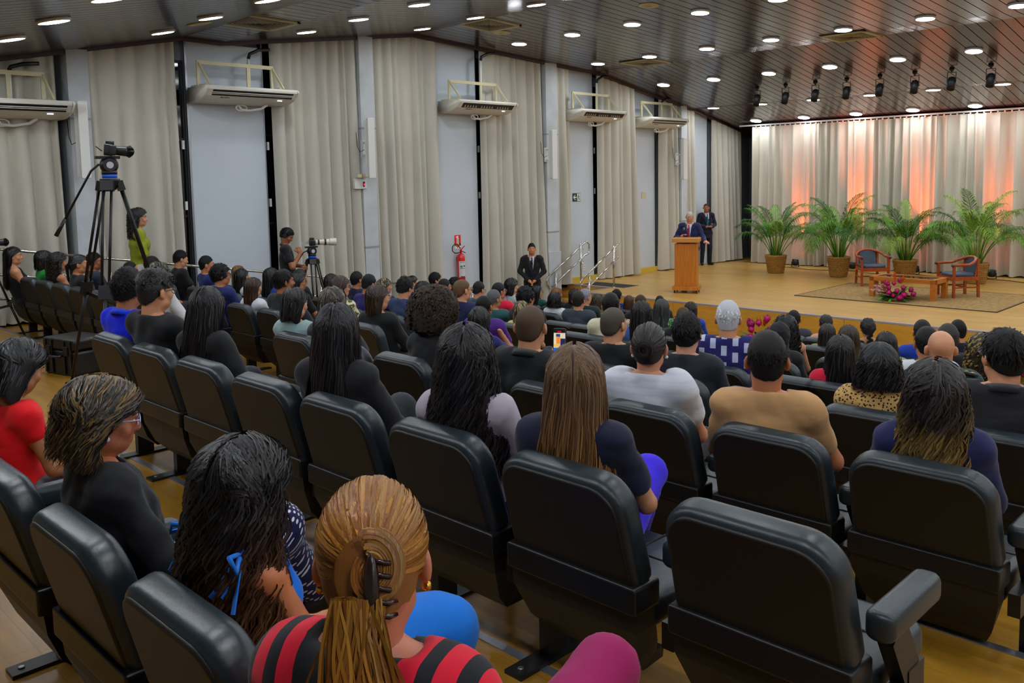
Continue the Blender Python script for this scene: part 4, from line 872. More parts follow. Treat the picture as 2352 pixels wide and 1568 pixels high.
# ---------------------------------------------------------------- people: implicit surfaces meshed with surface nets
def _rot(yaw=0, pitch=0, roll=0):
    return np.array((Matrix.Rotation(R(yaw), 3, 'Z') @ Matrix.Rotation(R(pitch), 3, 'X') @ Matrix.Rotation(R(roll), 3, 'Y')))
class Field:
    def __init__(s, lo, hi, h):
        s.h = h; s.lo = np.array(lo, np.float32); s.n = np.ceil((np.array(hi)-np.array(lo))/h).astype(int)+1
        s.f = np.full(s.n, 1.0, np.float32)
        s.ax = [s.lo[i]+h*np.arange(s.n[i], dtype=np.float32) for i in range(3)]
    def sl(s, lo, hi):
        o = []
        for i in range(3):
            a = int(max(0, math.floor((lo[i]-s.lo[i])/s.h))); b = int(min(s.n[i], math.ceil((hi[i]-s.lo[i])/s.h)+1)); o.append(slice(a, max(a, b)))
        return tuple(o)
    def pts(s, sl): return s.ax[0][sl[0]][:, None, None], s.ax[1][sl[1]][None, :, None], s.ax[2][sl[2]][None, None, :]
    def comb(s, sl, d, k, sub=False):
        a = s.f[sl]
        if sub: d = -d; hh = np.clip(0.5+0.5*(d-a)/k, 0, 1); s.f[sl] = a*(1-hh)+d*hh+k*hh*(1-hh)
        else: hh = np.clip(0.5+0.5*(a-d)/k, 0, 1); s.f[sl] = a*(1-hh)+d*hh-k*hh*(1-hh)
    def cap(s, a, b, ra, rb, k=0.02, flat=None, sub=False):
        a = np.array(a, np.float32); b = np.array(b, np.float32); m = max(ra, rb)*(1.0/min(flat) if flat is not None else 1)+2.5*k+s.h
        sl = s.sl(np.minimum(a, b)-m, np.maximum(a, b)+m); x, y, z = s.pts(sl)
        if 0 in s.f[sl].shape: return
        ba = b-a; L2 = float(ba@ba)+1e-9
        t = np.clip(((x-a[0])*ba[0]+(y-a[1])*ba[1]+(z-a[2])*ba[2])/L2, 0, 1)
        dx = x-a[0]-t*ba[0]; dy = y-a[1]-t*ba[1]; dz = z-a[2]-t*ba[2]
        if flat is not None: dx = dx*flat[0]; dy = dy*flat[1]; dz = dz*flat[2]
        s.comb(sl, np.sqrt(dx*dx+dy*dy+dz*dz)-(ra+(rb-ra)*t), k, sub)
    def ell(s, c, r, k=0.02, Rm=None, sub=False, wob=0.0):
        c = np.array(c, np.float32); m = max(r)+2.5*k+s.h+wob; sl = s.sl(c-m, c+m); x, y, z = s.pts(sl)
        if 0 in s.f[sl].shape: return
        dx, dy, dz = x-c[0], y-c[1], z-c[2]
        if Rm is not None:
            q = Rm.T; dx, dy, dz = q[0, 0]*dx+q[0, 1]*dy+q[0, 2]*dz, q[1, 0]*dx+q[1, 1]*dy+q[1, 2]*dz, q[2, 0]*dx+q[2, 1]*dy+q[2, 2]*dz
        q = np.sqrt((dx/r[0])**2+(dy/r[1])**2+(dz/r[2])**2); g = np.sqrt((dx/r[0]**2)**2+(dy/r[1]**2)**2+(dz/r[2]**2)**2)+1e-6
        s.comb(sl, (q*(q-1.0)/g).astype(np.float32), k, sub)
    def cut(s, fn):
        x, y, z = s.ax[0][:, None, None], s.ax[1][None, :, None], s.ax[2][None, None, :]; s.f = np.maximum(s.f, fn(x, y, z).astype(np.float32))
    def noise(s, amp, freq, seed=0):
        rs = np.random.RandomState(seed); x, y, z = s.ax[0][:, None, None], s.ax[1][None, :, None], s.ax[2][None, None, :]
        acc = 0
        for o in range(4):
            k = rs.normal(0, 1, (3, 3))*freq*(1+0.7*o); p = rs.uniform(0, 6.28, 3)
            acc = acc+np.sin(k[0, 0]*x+k[0, 1]*y+k[0, 2]*z+p[0])*np.sin(k[1, 0]*x+k[1, 1]*y+k[1, 2]*z+p[1])*(0.8**o)
        s.f = (s.f+amp*acc).astype(np.float32)
    def mesh(s, smooth=2):
        f = s.f; f[0] = f[-1] = 1; f[:, 0] = f[:, -1] = 1; f[:, :, 0] = f[:, :, -1] = 1
        ins = f < 0; cnt = np.zeros(np.array(f.shape)-1, np.int8)
        CO = [(i, j, k) for i in (0, 1) for j in (0, 1) for k in (0, 1)]
        nx, ny, nz = f.shape
        for (i, j, k) in CO: cnt += ins[i:nx-1+i, j:ny-1+j, k:nz-1+k]
        act = (cnt > 0) & (cnt < 8); I = np.argwhere(act); n = len(I); ids = np.full(act.shape, -1, np.int32); ids[act] = np.arange(n)
        val = np.stack([f[I[:, 0]+i, I[:, 1]+j, I[:, 2]+k] for (i, j, k) in CO], 1)
        acc = np.zeros((n, 3), np.float32); c = np.zeros(n, np.float32)
        for a in range(8):
            for b in range(a+1, 8):
                pa, pb = np.array(CO[a]), np.array(CO[b])
                if abs(pa-pb).sum() != 1: continue
                va, vb = val[:, a], val[:, b]; m = (va < 0) != (vb < 0)
                t = np.where(m, va/np.where(m, va-vb, 1), 0)
                acc += np.where(m[:, None], pa[None]+t[:, None]*(pb-pa)[None], 0); c += m
        V = s.lo[None]+s.h*(I+acc/c[:, None]); Q = []
        for ax in range(3):
            sl0 = [slice(None)]*3; sl1 = [slice(None)]*3; sl0[ax] = slice(0, -1); sl1[ax] = slice(1, None)
            d = ins[tuple(sl0)] != ins[tuple(sl1)]; E = np.argwhere(d)
            o1, o2 = (ax+1) % 3, (ax+2) % 3
            ok = (E[:, o1] > 0) & (E[:, o2] > 0) & (E[:, o1] < ids.shape[o1]) & (E[:, o2] < ids.shape[o2]); E = E[ok]
            def cell(d1, d2):
                e = E.copy(); e[:, o1] += d1; e[:, o2] += d2; return ids[e[:, 0], e[:, 1], e[:, 2]]
            q = np.column_stack((cell(-1, -1), cell(0, -1), cell(0, 0), cell(-1, 0))); inside = ins[E[:, 0], E[:, 1], E[:, 2]]
            q[~inside] = q[~inside][:, ::-1]; Q.append(q)
        Q = np.concatenate(Q); Q = Q[(Q >= 0).all(1)]
        for _ in range(smooth):
            S = np.zeros_like(V); ct = np.zeros(n, np.float32)
            for a, b in ((0, 1), (1, 2), (2, 3), (3, 0)):
                np.add.at(S, Q[:, a], V[Q[:, b]]); np.add.at(ct, Q[:, a], 1); np.add.at(S, Q[:, b], V[Q[:, a]]); np.add.at(ct, Q[:, b], 1)
            V = V+0.5*(S/np.maximum(ct, 1)[:, None]-V)
        return V, Q
def merge(parts):
    Vs, Qs, b = [], [], 0
    for V, Q in parts: Vs.append(V); Qs.append(Q+b); b += len(V)
    return np.concatenate(Vs), np.concatenate(Qs)

# ---- poses: joints in person space (origin on the floor below the head/back, facing +Y)
def seated(lean=0.0, yaw=0.0, pitch=0.0, roll=0.0, sex='m', bulk=1.0, arms='lap', cross=None, hx=0.0, hy=0.0, hz=0.0):
    J = dict(sex=sex, bulk=bulk, yaw=yaw, pitch=pitch, roll=roll); v = np.array; ln = lean
    J['pel'] = v((0, 0.16, 0.52)); J['bel'] = v((0, 0.10+ln*0.3, 0.66)); J['che'] = v((hx*0.4, 0.05+ln*0.7, 0.80))
    sw = 0.165 if sex == 'm' else 0.148
    J['shL'] = v((-sw+hx*0.6, 0.03+ln, 0.905)); J['shR'] = v((sw+hx*0.6, 0.03+ln, 0.905))
    J['nkb'] = v((hx*0.8, 0.01+ln*1.05+hy*0.4, 0.955)); J['head'] = v((hx, 0.045+ln*1.25+hy, 1.105+hz))
    for s, n in ((-1, 'L'), (1, 'R')):
        J['el'+n] = v((s*(sw+0.07)+hx*0.3, 0.16+ln*0.6, 0.66)); J['wr'+n] = v((s*0.09, 0.36, 0.585)); J['hd'+n] = v((s*0.02, 0.45, 0.60))
        J['hp'+n] = v((s*0.09, 0.18, 0.51)); J['kn'+n] = v((s*0.12, 0.60, 0.50)); J['an'+n] = v((s*0.12, 0.62, 0.09)); J['to'+n] = v((s*0.13, 0.76, 0.045))
    if arms == 'face': J['elR'] = v((0.22, 0.30+ln, 0.76)); J['wrR'] = v((0.12+hx, 0.20+ln, 1.0)); J['hdR'] = v((0.085+hx, 0.16+ln*1.2, 1.10))
    if arms == 'faceL': J['elL'] = v((-0.22, 0.30+ln, 0.76)); J['wrL'] = v((-0.13+hx, 0.22+ln, 1.0)); J['hdL'] = v((-0.10+hx, 0.12+ln*1.2, 1.12))
    if arms == 'phone': J['elR'] = v((0.25, 0.22, 0.72)); J['wrR'] = v((0.24, 0.42, 0.90)); J['hdR'] = v((0.225, 0.47, 0.97)); J['elL'] = v((-0.2, 0.2, 0.70))
    if arms == 'rest': J['elR'] = v((0.27, 0.14, 0.66)); J['wrR'] = v((0.25, 0.38, 0.62)); J['hdR'] = v((0.20, 0.47, 0.60))
    if arms == 'restL': J['elL'] = v((-0.27, 0.14, 0.66)); J['wrL'] = v((-0.25, 0.38, 0.62)); J['hdL'] = v((-0.20, 0.47, 0.60))
    if cross == 'R': J['knR'] = v((0.10, 0.60, 0.62)); J['anR'] = v((-0.02, 0.80, 0.28)); J['toR'] = v((-0.02, 0.93, 0.22))
    if cross == 'L': J['knL'] = v((-0.02, 0.60, 0.62)); J['anL'] = v((0.12, 0.80, 0.28)); J['toL'] = v((0.13, 0.93, 0.22))
    return J
def standing(ht=1.75, yaw=0, pitch=0, roll=0, sex='m', bulk=1.0, arms='clasp'):
    J = dict(sex=sex, bulk=bulk, yaw=yaw, pitch=pitch, roll=roll); v = np.array; k = ht/1.75; sw = (0.175 if sex == 'm' else 0.15)
    J['pel'] = v((0, 0, 0.93)); J['bel'] = v((0, 0.01, 1.10)); J['che'] = v((0, 0.0, 1.27)); J['shL'] = v((-sw, -0.01, 1.42)); J['shR'] = v((sw, -0.01, 1.42)); J['nkb'] = v((0, -0.015, 1.475)); J['head'] = v((0, 0.02, 1.635))
    for s, n in ((-1, 'L'), (1, 'R')):
        J['el'+n] = v((s*(sw+0.085), 0.02, 1.14)); J['wr'+n] = v((s*(sw+0.07), 0.09, 0.90)); J['hd'+n] = v((s*(sw+0.06), 0.12, 0.81))
        J['hp'+n] = v((s*0.09, 0, 0.92)); J['kn'+n] = v((s*0.105, 0.02, 0.50)); J['an'+n] = v((s*0.115, -0.02, 0.09)); J['to'+n] = v((s*0.15, 0.14, 0.04))
        if arms == 'clasp': J['wr'+n] = v((s*0.08, 0.19, 0.98)); J['hd'+n] = v((s*0.01, 0.21, 0.93)); J['el'+n] = v((s*(sw+0.09), 0.03, 1.16))
        if arms == 'clasp_high': J['wr'+n] = v((s*0.10, 0.24, 1.10)); J['hd'+n] = v((s*0.02, 0.27, 1.12)); J['el'+n] = v((s*(sw+0.08), 0.0, 1.15))
    if arms == 'speak':
        J['elR'] = v((0.30, 0.02, 1.16)); J['wrR'] = v((0.16, 0.22, 1.19)); J['hdR'] = v((0.09, 0.25, 1.26))
        J['elL'] = v((-0.30, 0.06, 1.17)); J['wrL'] = v((-0.36, 0.26, 1.10)); J['hdL'] = v((-0.42, 0.33, 1.10))
    if arms == 'chin': J['elR'] = v((0.25, 0.10, 1.14)); J['wrR'] = v((0.10, 0.22, 1.34)); J['hdR'] = v((0.05, 0.20, 1.43)); J['elL'] = v((-0.24, 0.08, 1.14)); J['wrL'] = v((-0.05, 0.26, 1.12)); J['hdL'] = v((0.03, 0.28, 1.12))
    for q in J:
        if isinstance(J[q], np.ndarray): J[q] = J[q]*k
    return J
def torso(F, J, e=0.0, sleeves=None):
    b = J['bulk']; fem = J['sex'] == 'f'; wd = (0.155 if fem else 0.168)*b
    F.ell(J['pel'], (0.175*b+e, 0.13*b+e, 0.125+e), 0.04)
    F.ell(J['bel'], ((0.132 if fem else 0.15)*b+e, 0.11*b+e, 0.15+e), 0.06)
    F.ell(J['che'], (wd+e, 0.112*b+e, 0.15+e), 0.06)
    if fem:
        for s in (-1, 1): F.ell(J['che']+np.array((s*0.07, 0.068, 0.0)), (0.054+e, 0.05+e, 0.058+e), 0.05)
    F.cap(J['shL']*0.86+J['shR']*0.14, J['shR']*0.86+J['shL']*0.14, 0.062*b+e, 0.062*b+e, 0.05)
    for n in 'LR': F.cap(J['nkb']+np.array((0, 0.0, 0.0)), J['sh'+n]*0.82+J['nkb']*0.18+np.array((0, 0, -0.005)), 0.048+e, 0.05*b+e, 0.04)
def arm(F, J, n, e=0.0, upto=2.0, k=0.02):
    fem = J['sex'] == 'f'; b = 0.9 if fem else 1.0; b *= 0.5+0.5*J['bulk']; sh, el, wr = J['sh'+n], J['el'+n], J['wr'+n]
    F.ell(sh, (0.060*b+e, 0.058*b+e, 0.058*b+e), 0.03)
    t = min(1.0, upto); F.cap(sh, sh+(el-sh)*t, 0.050*b+e, (0.050-0.009*t)*b+e, k)
    if upto > 1: t = min(1.0, upto-1); F.cap(el, el+(wr-el)*t, 0.041*b+e, (0.041-0.013*t)*b+e, k)
def hand(F, J, n):
    wr, hd = J['wr'+n], J['hd'+n]; d = hd-wr; d = d/np.linalg.norm(d); s = 1 if n == 'R' else -1
    up = np.array((0, 0, 1.0)); sd = np.cross(d, up)
    if np.linalg.norm(sd) < 0.3: sd = np.array((1.0, 0, 0))
    sd = sd/np.linalg.norm(sd); nr = np.cross(sd, d); palm = wr+d*0.05
    F.cap(wr, wr+d*0.03, 0.027, 0.03, 0.012); F.ell(palm, (0.034, 0.034, 0.034), 0.012); F.cap(wr+d*0.04-sd*0.02, wr+d*0.075-sd*0.025, 0.02, 0.016, 0.012); F.cap(wr+d*0.04+sd*0.02, wr+d*0.075+sd*0.025, 0.02, 0.016, 0.012)
    for i, (o, L) in enumerate(((-0.030, 0.062), (-0.010, 0.076), (0.010, 0.080), (0.029, 0.066))):
        b0 = wr+d*0.082+sd*o; b1 = b0+d*L*0.5-nr*0.012+sd*o*0.25; b2 = b1+d*L*0.35-nr*0.028; F.cap(b0, b1, 0.0100, 0.0092, 0.004); F.cap(b1, b2, 0.0092, 0.0078, 0.004)
    t0 = wr+d*0.03-sd*0.028*s; t1 = t0+d*0.035-sd*0.03*s-nr*0.012; t2 = t1+d*0.032-sd*0.006*s-nr*0.01; F.cap(t0, t1, 0.0125, 0.0115, 0.008); F.cap(t1, t2, 0.0115, 0.009, 0.004)
def legs(F, J, e=0.0, loose=0.0):
    b = 0.5+0.5*J['bulk']
    for n in 'LR':
        F.cap(J['hp'+n], J['kn'+n], 0.085*b+e, 0.058*b+e+loose*0.5, 0.03); F.cap(J['kn'+n], J['an'+n], 0.056*b+e+loose*0.5, 0.040+e+loose, 0.02)
def feet(F, J, e=0.0):
    for n in 'LR':
        a, t = J['an'+n], J['to'+n]; F.cap(a, a+(0, 0, -0.04), 0.038+e, 0.036+e, 0.02); h = a+(a-t)*0.25; h[2] = a[2]-0.045 if a[2] > 0.15 else 0.035; F.cap(h, t, 0.036+e, 0.030+e, 0.02, (1, 1, 1.15))
def head_mat(J): return _rot(J['yaw'], J['pitch'], J['roll'])
def headf(F, J, face=True):
    Rm = head_mat(J); c = J['head']; P = lambda x, y, z: c+Rm@np.array((x, y, z)); fem = J['sex'] == 'f'; q = 0.95 if fem else 1.0
    F.ell(P(0, -0.014, 0.028), (0.074*q, 0.096*q, 0.088), 0.02, Rm)
    F.ell(P(0, 0.022, -0.035), (0.058*q, 0.070, 0.070), 0.03, Rm); F.ell(P(0, 0.048, -0.082), (0.030*q, 0.030, 0.026), 0.03, Rm)
    for s in (-1, 1):
        F.ell(P(s*0.040, 0.058, -0.025), (0.024, 0.022, 0.024), 0.02, Rm); F.ell(P(s*0.046*q, 0.02, -0.068), (0.02, 0.03, 0.022), 0.025, Rm)
        if face: F.ell(P(s*0.031, 0.088, 0.008), (0.020, 0.014, 0.011), 0.010, Rm, sub=True); F.ell(P(s*0.031, 0.074, 0.006), (0.014, 0.013, 0.012), 0.004, Rm)
        F.ell(P(s*0.083*q, -0.008, -0.008), (0.011, 0.023, 0.033), 0.008, _rot(J['yaw']+s*30, J['pitch'], J['roll'])); F.ell(P(s*0.093*q, 0.004, -0.004), (0.007, 0.010, 0.017), 0.006, Rm, sub=True)
    F.cap(P(0, 0.082, 0.014), P(0, 0.103, -0.022), 0.009, 0.0125, 0.014); F.ell(P(0, 0.098, -0.026), (0.017, 0.012, 0.009), 0.01, Rm)
    F.ell(P(0, 0.078, 0.028), (0.045, 0.014, 0.010), 0.02, Rm)
    F.cap(P(-0.016, 0.084, -0.053), P(0.016, 0.084, -0.053), 0.0075, 0.0075, 0.008); F.cap(P(-0.014, 0.082, -0.066), P(0.014, 0.082, -0.066), 0.008, 0.008, 0.008)
    nr = 0.050 if fem else 0.058; nr *= 0.7+0.3*J['bulk']
    F.cap(J['nkb']+np.array((0, 0, -0.03)), P(0, -0.022, -0.055), nr*1.08, nr, 0.03)
def bounds(J, m=0.16):
    A = np.stack([J[k] for k in J if isinstance(J[k], np.ndarray)]); return A.min(0)-m, A.max(0)+m
def body_mesh(J, h=0.012, hh=0.006, with_hands=True):
    lo, hi = bounds(J); lo[2] = -0.02; F = Field(lo, hi, h); torso(F, J, -0.004); legs(F, J, -0.014); feet(F, J, -0.006)
    for n in 'LR': arm(F, J, n)
    zc = J['nkb'][2]; parts = []
    F.cap(J['nkb']+np.array((0, 0, -0.03)), J['nkb']+np.array((0, 0.0, 0.03)), 0.055, 0.05, 0.03)
    parts.append(F.mesh(1))
    c = J['head']; F2 = Field(c-np.array((0.14, 0.15, 0.22)), c+np.array((0.14, 0.15, 0.15)), hh); headf(F2, J); parts.append(F2.mesh(1))
    if with_hands:
        for n in 'LR':
            a, b = J['wr'+n], J['hd'+n]; F3 = Field(np.minimum(a, b)-0.09, np.maximum(a, b)+0.10, 0.0062); F3.cap(J['wr'+n]+(J['el'+n]-J['wr'+n])*0.3, J['wr'+n], 0.031, 0.027, 0.01); hand(F3, J, n); parts.append(F3.mesh(1))
    V, Q = merge(parts); return mesh_np('body', V, Q)
def shirt_mesh(J, kind='tee', h=0.012, e=0.012, fold=0.004, seed=0, neck=0.0):
    lo, hi = bounds(J); F = Field(lo, hi, h); torso(F, J, e)
    up = {'tee': 0.62, 'long': 1.97, 'jacket': 1.95, 'cap': 0.28, 'elbow': 1.0, 'tank': 0, 'puff': 0.5}[kind]
    ee = e+{'jacket': 0.004, 'puff': 0.02}.get(kind, 0.004)
    if up:
        for n in 'LR': arm(F, J, n, ee, up)
        if kind == 'puff':
            for n in 'LR': F.ell(J['sh'+n]+np.array((0, 0, 0.02)), (0.062+e, 0.07+e, 0.075+e), 0.02)
    F.noise(fold, 12, seed)
    nb = J['nkb']; low = J['pel'][2]-0.10
    if kind == 'tank':
        cx = J['che'][0]
        F.cut(lambda x, y, z: np.abs(x-cx)-0.115-np.clip((nb[2]-0.10-z), 0, 0.1)*0.9); F.cut(lambda x, y, z: (z-(nb[2]-0.015-neck))-0.25*np.abs(x-cx)+0.0*y)
        F.cut(lambda x, y, z: np.where((z > nb[2]-0.11), 0.055-np.abs(x-cx), -1.0))
    else:
        sl_, rr_ = (0.85, 0.082) if kind == 'jacket' else (0.42, 0.088)
        F.cut(lambda x, y, z: np.minimum(z-(nb[2]+0.018-neck-sl_*(y-nb[1])), rr_+neck*0.5-np.sqrt((x-nb[0])**2+((y-nb[1])*0.85)**2)))
    F.cut(lambda x, y, z: low-z+0*x)
    V, Q = F.mesh(1); return mesh_np('top', V, Q)
def pants_mesh(J, h=0.014, skirt=False, short=False, loose=0.004):
    lo, hi = bounds(J); lo[2] = -0.02; F = Field(lo, hi, h); e = 0.012
    F.ell(J['pel'], (0.18*J['bulk']+e, 0.135*J['bulk']+e, 0.12+e), 0.04); legs(F, J, e, loose)
    if skirt:
        F.cap(J['hpL'], J['knL'], 0.11, 0.10, 0.06); F.cap(J['hpR'], J['knR'], 0.11, 0.10, 0.06); m = 0.5*(J['knL']+J['knR']); F.cap(0.5*(J['hpL']+J['hpR']), m, 0.11, 0.09, 0.08); F.cap(m, 0.5*(J['anL']+J['anR'])+np.array((0, 0, 0.2)), 0.10, 0.11, 0.06)
    F.noise(0.0025, 14, 3); zt = J['bel'][2]
    F.cut(lambda x, y, z: z-zt-10*np.maximum(0, y-J['pel'][1]-0.14)+0*x)
    V, Q = F.mesh(1); return mesh_np('trousers', V, Q)
def shoes_mesh(J, h=0.015):
    lo, hi = bounds(J); lo[2] = -0.02; hi[2] = max(J['anL'][2], J['anR'][2])+0.1; F = Field(lo, hi, h); feet(F, J, 0.008); F.cut(lambda x, y, z: -z+0.0*x)
    V, Q = F.mesh(1); return mesh_np('shoe', V, Q)

# ---- hair (head space: origin head centre, +Y face, crown z=.116)
SC = np.array((0, -0.014, 0.028)); SR = np.array((0.074, 0.096, 0.088))
def hairline(y, low=0.0): return np.interp(y, [-0.13, -0.07, -0.02, 0.02, 0.05, 0.10], [-0.088-low, -0.062-low, -0.022, 0.012, 0.050, 0.068]).astype(np.float32)
def cap_hair(t=0.012, top=0.0, low=0.0, noise=0.0, freq=60, seed=0, h=0.006, q=1.0, extra=None, cutline=True, face=True):
    F = Field((-0.26, -0.30, -0.75 if extra else -0.20), (0.26, 0.22, 0.30), h if not extra else max(h, 0.0075))
    F.ell(SC, (SR+t)*q, 0.01)
    if top: F.ell(SC+(0, -0.002, 0.03+top*0.4), (0.066*q, 0.082, 0.06+top), 0.03)
    F.ell((0, -0.055, -0.03), (0.060*q+t*0.7, 0.042+t, 0.055+low), 0.03)
    if noise: F.noise(noise, freq, seed)
    if cutline: F.cut(lambda x, y, z: hairline(y, low).astype(np.float32)+0.005*np.sin(95*x+50*y)*np.sin(70*y+20*x)-z+0*x)
    if extra: extra(F)
    return F.mesh(1)
def ribbons(paths, wd):
    """paths (n,m,3) -> quads ribbons facing away from the head axis; uv=(random, along)."""
    n, m, _ = paths.shape; T = np.gradient(paths, axis=1); T /= np.linalg.norm(T, axis=2, keepdims=True)+1e-9
    N = paths-np.array((0, 0.0, 0.0)); N[..., 2] *= 0.3; N = N+np.random.normal(0, 0.16, (n, 1, 3))*np.linalg.norm(N, axis=2, keepdims=True); N /= np.linalg.norm(N, axis=2, keepdims=True)+1e-9
    S = np.cross(T, N); S /= np.linalg.norm(S, axis=2, keepdims=True)+1e-9
    t = np.linspace(0, 1, m)[None, :, None]; ww = wd*(0.6+0.4*np.sin(np.pi*np.clip(t*0.8+0.15, 0, 1)))*np.random.uniform(0.6, 1.3, (n, 1, 1)); ww = ww*np.where(t > 0.85, (1.02-t)/0.17, 1)
    V = np.stack((paths-S*ww/2, paths+S*ww/2), 2).reshape(-1, 3)
    a = (np.arange(n)[:, None]*m+np.arange(m-1)[None, :])*2; Q = np.stack((a, a+1, a+3, a+2), -1).reshape(-1, 4)
    u = np.repeat(np.random.uniform(0.02, 1, n), m*2); vv = np.tile(np.repeat(np.linspace(0, 1, m), 2), n); return V, Q, np.column_stack((u, vv))
def strands(n, L, wave=0.0, wl=0.12, spread=0.0, part=0.0, back=0.0, vol=0.012, curl=0.0, seed=0, front=True, wd=0.005, m=18, tuck=0.0, inward=0.0, end_jit=0.10):
    rs = np.random.RandomState(seed); np.random.seed(seed)
    side = np.where(rs.uniform(-1, 1, n)+part > 0, 1.0, -1.0); mode = rs.uniform(0, 1, n) < 0.62
    ang = np.where(mode, rs.uniform(R(-70), R(64), n), rs.uniform(R(-95), R(-20), n))       # along the parting: + is forward
    d0 = np.column_stack((side*0.06+part*0.3, np.sin(ang), np.cos(ang)))
    yb = np.where(mode, 0.30*np.sin(ang)-0.30+rs.uniform(-0.25, 0.25, n), 0)
    azb = rs.uniform(R(95), R(180), n)*side
    d1 = np.where(mode[:, None], np.column_stack((side, yb, rs.uniform(-0.25, 0.0, n))), np.column_stack((np.sin(azb), np.cos(azb), rs.uniform(-0.3, 0.0, n))))
    d0 /= np.linalg.norm(d0, axis=1)[:, None]; d1 /= np.linalg.norm(d1, axis=1)[:, None]
    om = np.arccos(np.clip((d0*d1).sum(1), -0.999, 0.999)); arc = om*0.095
    layer = rs.uniform(0, 1, n)**0.7; rad = SR[None, :]+vol*(0.35+0.75*layer[:, None]); Ls = L*(1-end_jit*rs.uniform(0, 1, n)**1.5)
    t0 = rs.uniform(0, 0.55, n)**1.5                                                     # roots also along the way down
    paths = np.zeros((n, m, 3)); k = np.linspace(0, 1, m); ph = rs.normal(0, 0.35, n)+np.arctan2(d1[:, 0], d1[:, 1])*3+0.9*np.sin(9*ang)
    ca, sa = d1[:, 0], d1[:, 1]
    for j in range(m):
        s = k[j]*(arc*(1-t0)+Ls); q = np.clip(t0+s/np.maximum(arc, 1e-3), 0, 1); hang = np.maximum(s-arc*(1-t0), 0); so = np.sin(om)
        d = (np.sin((1-q)*om)/so)[:, None]*d0+(np.sin(q*om)/so)[:, None]*d1; d /= np.linalg.norm(d, axis=1)[:, None]
        P = SC[None, :]+rad*d; x, y, z = P[:, 0], P[:, 1], P[:, 2]-hang; g = hang/(L+1e-6)
        x = x*(1+spread*g)*(1-inward*g); y = y-back*g-0.03*np.clip(g*2, 0, 1)*np.where(sa > -0.2, 1, 0.0)
        wv = wave*np.clip(s/0.12, 0, 1)
        x = x+wv*np.sin(2*math.pi*s/wl+ph)+curl*np.sin(2*math.pi*s/0.035+ph*5); y = y+0.7*wv*np.sin(2*math.pi*s/wl+ph+1.3)+curl*np.cos(2*math.pi*s/0.035+ph*5)
        y = np.where(z < -0.20, np.maximum(y, -0.150-0.02*layer), y)
        paths[:, j] = np.column_stack((x, y, z))
    return ribbons(paths, wd)
def pulled(n, tgt=(0, -0.1, 0.02), vol=0.012, seed=0, wd=0.005, m=12):
    rs = np.random.RandomState(seed); np.random.seed(seed); d0 = rs.normal(0, 1, (n*4, 3)); d0 /= np.linalg.norm(d0, axis=1)[:, None]
    P = SC+SR*d0; hl = hairline(P[:, 1]); d0 = d0[(P[:, 2] > hl+0.004)][:n]; n = len(d0)
    d1 = (np.array(tgt)-SC)/SR; d1 = d1/np.linalg.norm(d1); d1 = np.tile(d1, (n, 1))+rs.normal(0, 0.06, (n, 3)); d1 /= np.linalg.norm(d1, axis=1)[:, None]
    om = np.arccos(np.clip((d0*d1).sum(1), -0.98, 0.98)); k = np.linspace(0, 0.97, m); rad = SR[None, :]+vol*(0.5+0.6*rs.uniform(0, 1, (n, 1))); out = np.zeros((n, m, 3))
    for j in range(m):
        d = (np.sin((1-k[j])*om)/np.sin(om))[:, None]*d0+(np.sin(k[j]*om)/np.sin(om))[:, None]*d1; out[:, j] = SC[None, :]+rad*d
    return ribbons(out, wd)
def tufts(n, L=0.022, out=0.35, seed=0, wd=0.004, m=4, vol=0.010, swirl=0.3):
    rs = np.random.RandomState(seed); np.random.seed(seed); d = rs.normal(0, 1, (n*4, 3)); d /= np.linalg.norm(d, axis=1)[:, None]
    P = SC+(SR+vol)*d; hl = hairline(P[:, 1]); ok = P[:, 2] > hl+0.012; d = d[ok][:n]; P = P[ok][:n]; n = len(P)
    cr = np.array((0.0, -0.35, 0.93)); tn = cr[None, :]-d*(d@cr)[:, None]; tn = -tn/(np.linalg.norm(tn, axis=1)[:, None]+1e-6)
    sw = np.cross(d, tn); dirn = tn+swirl*sw*rs.uniform(0.3, 1, (n, 1))+rs.normal(0, 0.25, (n, 3))+d*out; dirn /= np.linalg.norm(dirn, axis=1)[:, None]
    t = np.linspace(-0.15, 1, m)[None, :, None]; Ls = L*rs.uniform(0.6, 1.2, (n, 1, 1)); return ribbons(P[:, None, :]+dirn[:, None, :]*t*Ls-d[:, None, :]*(t**2)*Ls*0.35, wd)
def curls(n, r_, wd=0.006, R3=(0.1, 0.11, 0.11), c=(0, -0.02, 0.03), zmin=-0.06, seed=0, m=14, ymax=0.07):
    rs = np.random.RandomState(seed); np.random.seed(seed); P = []
    d = rs.normal(0, 1, (n*3, 3)); d /= np.linalg.norm(d, axis=1)[:, None]; base = np.array(c)+d*np.array(R3); hl = np.interp(base[:, 1], [-0.2, 0.0, 0.05, ymax+0.03], [zmin, zmin+0.02, 0.02, 0.085]); base = base[base[:, 2] > hl][:n]; d = (base-np.array(c))/np.array(R3)
    n = len(base); a = np.cross(d, rs.normal(0, 1, (n, 3))); a /= np.linalg.norm(a, axis=1)[:, None]+1e-9; b = np.cross(d, a); t = np.linspace(0, 1, m)[None, :, None]; ph = rs.uniform(0, 6.28, (n, 1, 1)); rr = r_*rs.uniform(0.6, 1.3, (n, 1, 1))
    P = base[:, None, :]+d[:, None, :]*(t-0.4)*rr*1.6+rr*(a[:, None, :]*np.cos(9*t+ph)+b[:, None, :]*np.sin(9*t+ph)); return ribbons(P, wd)
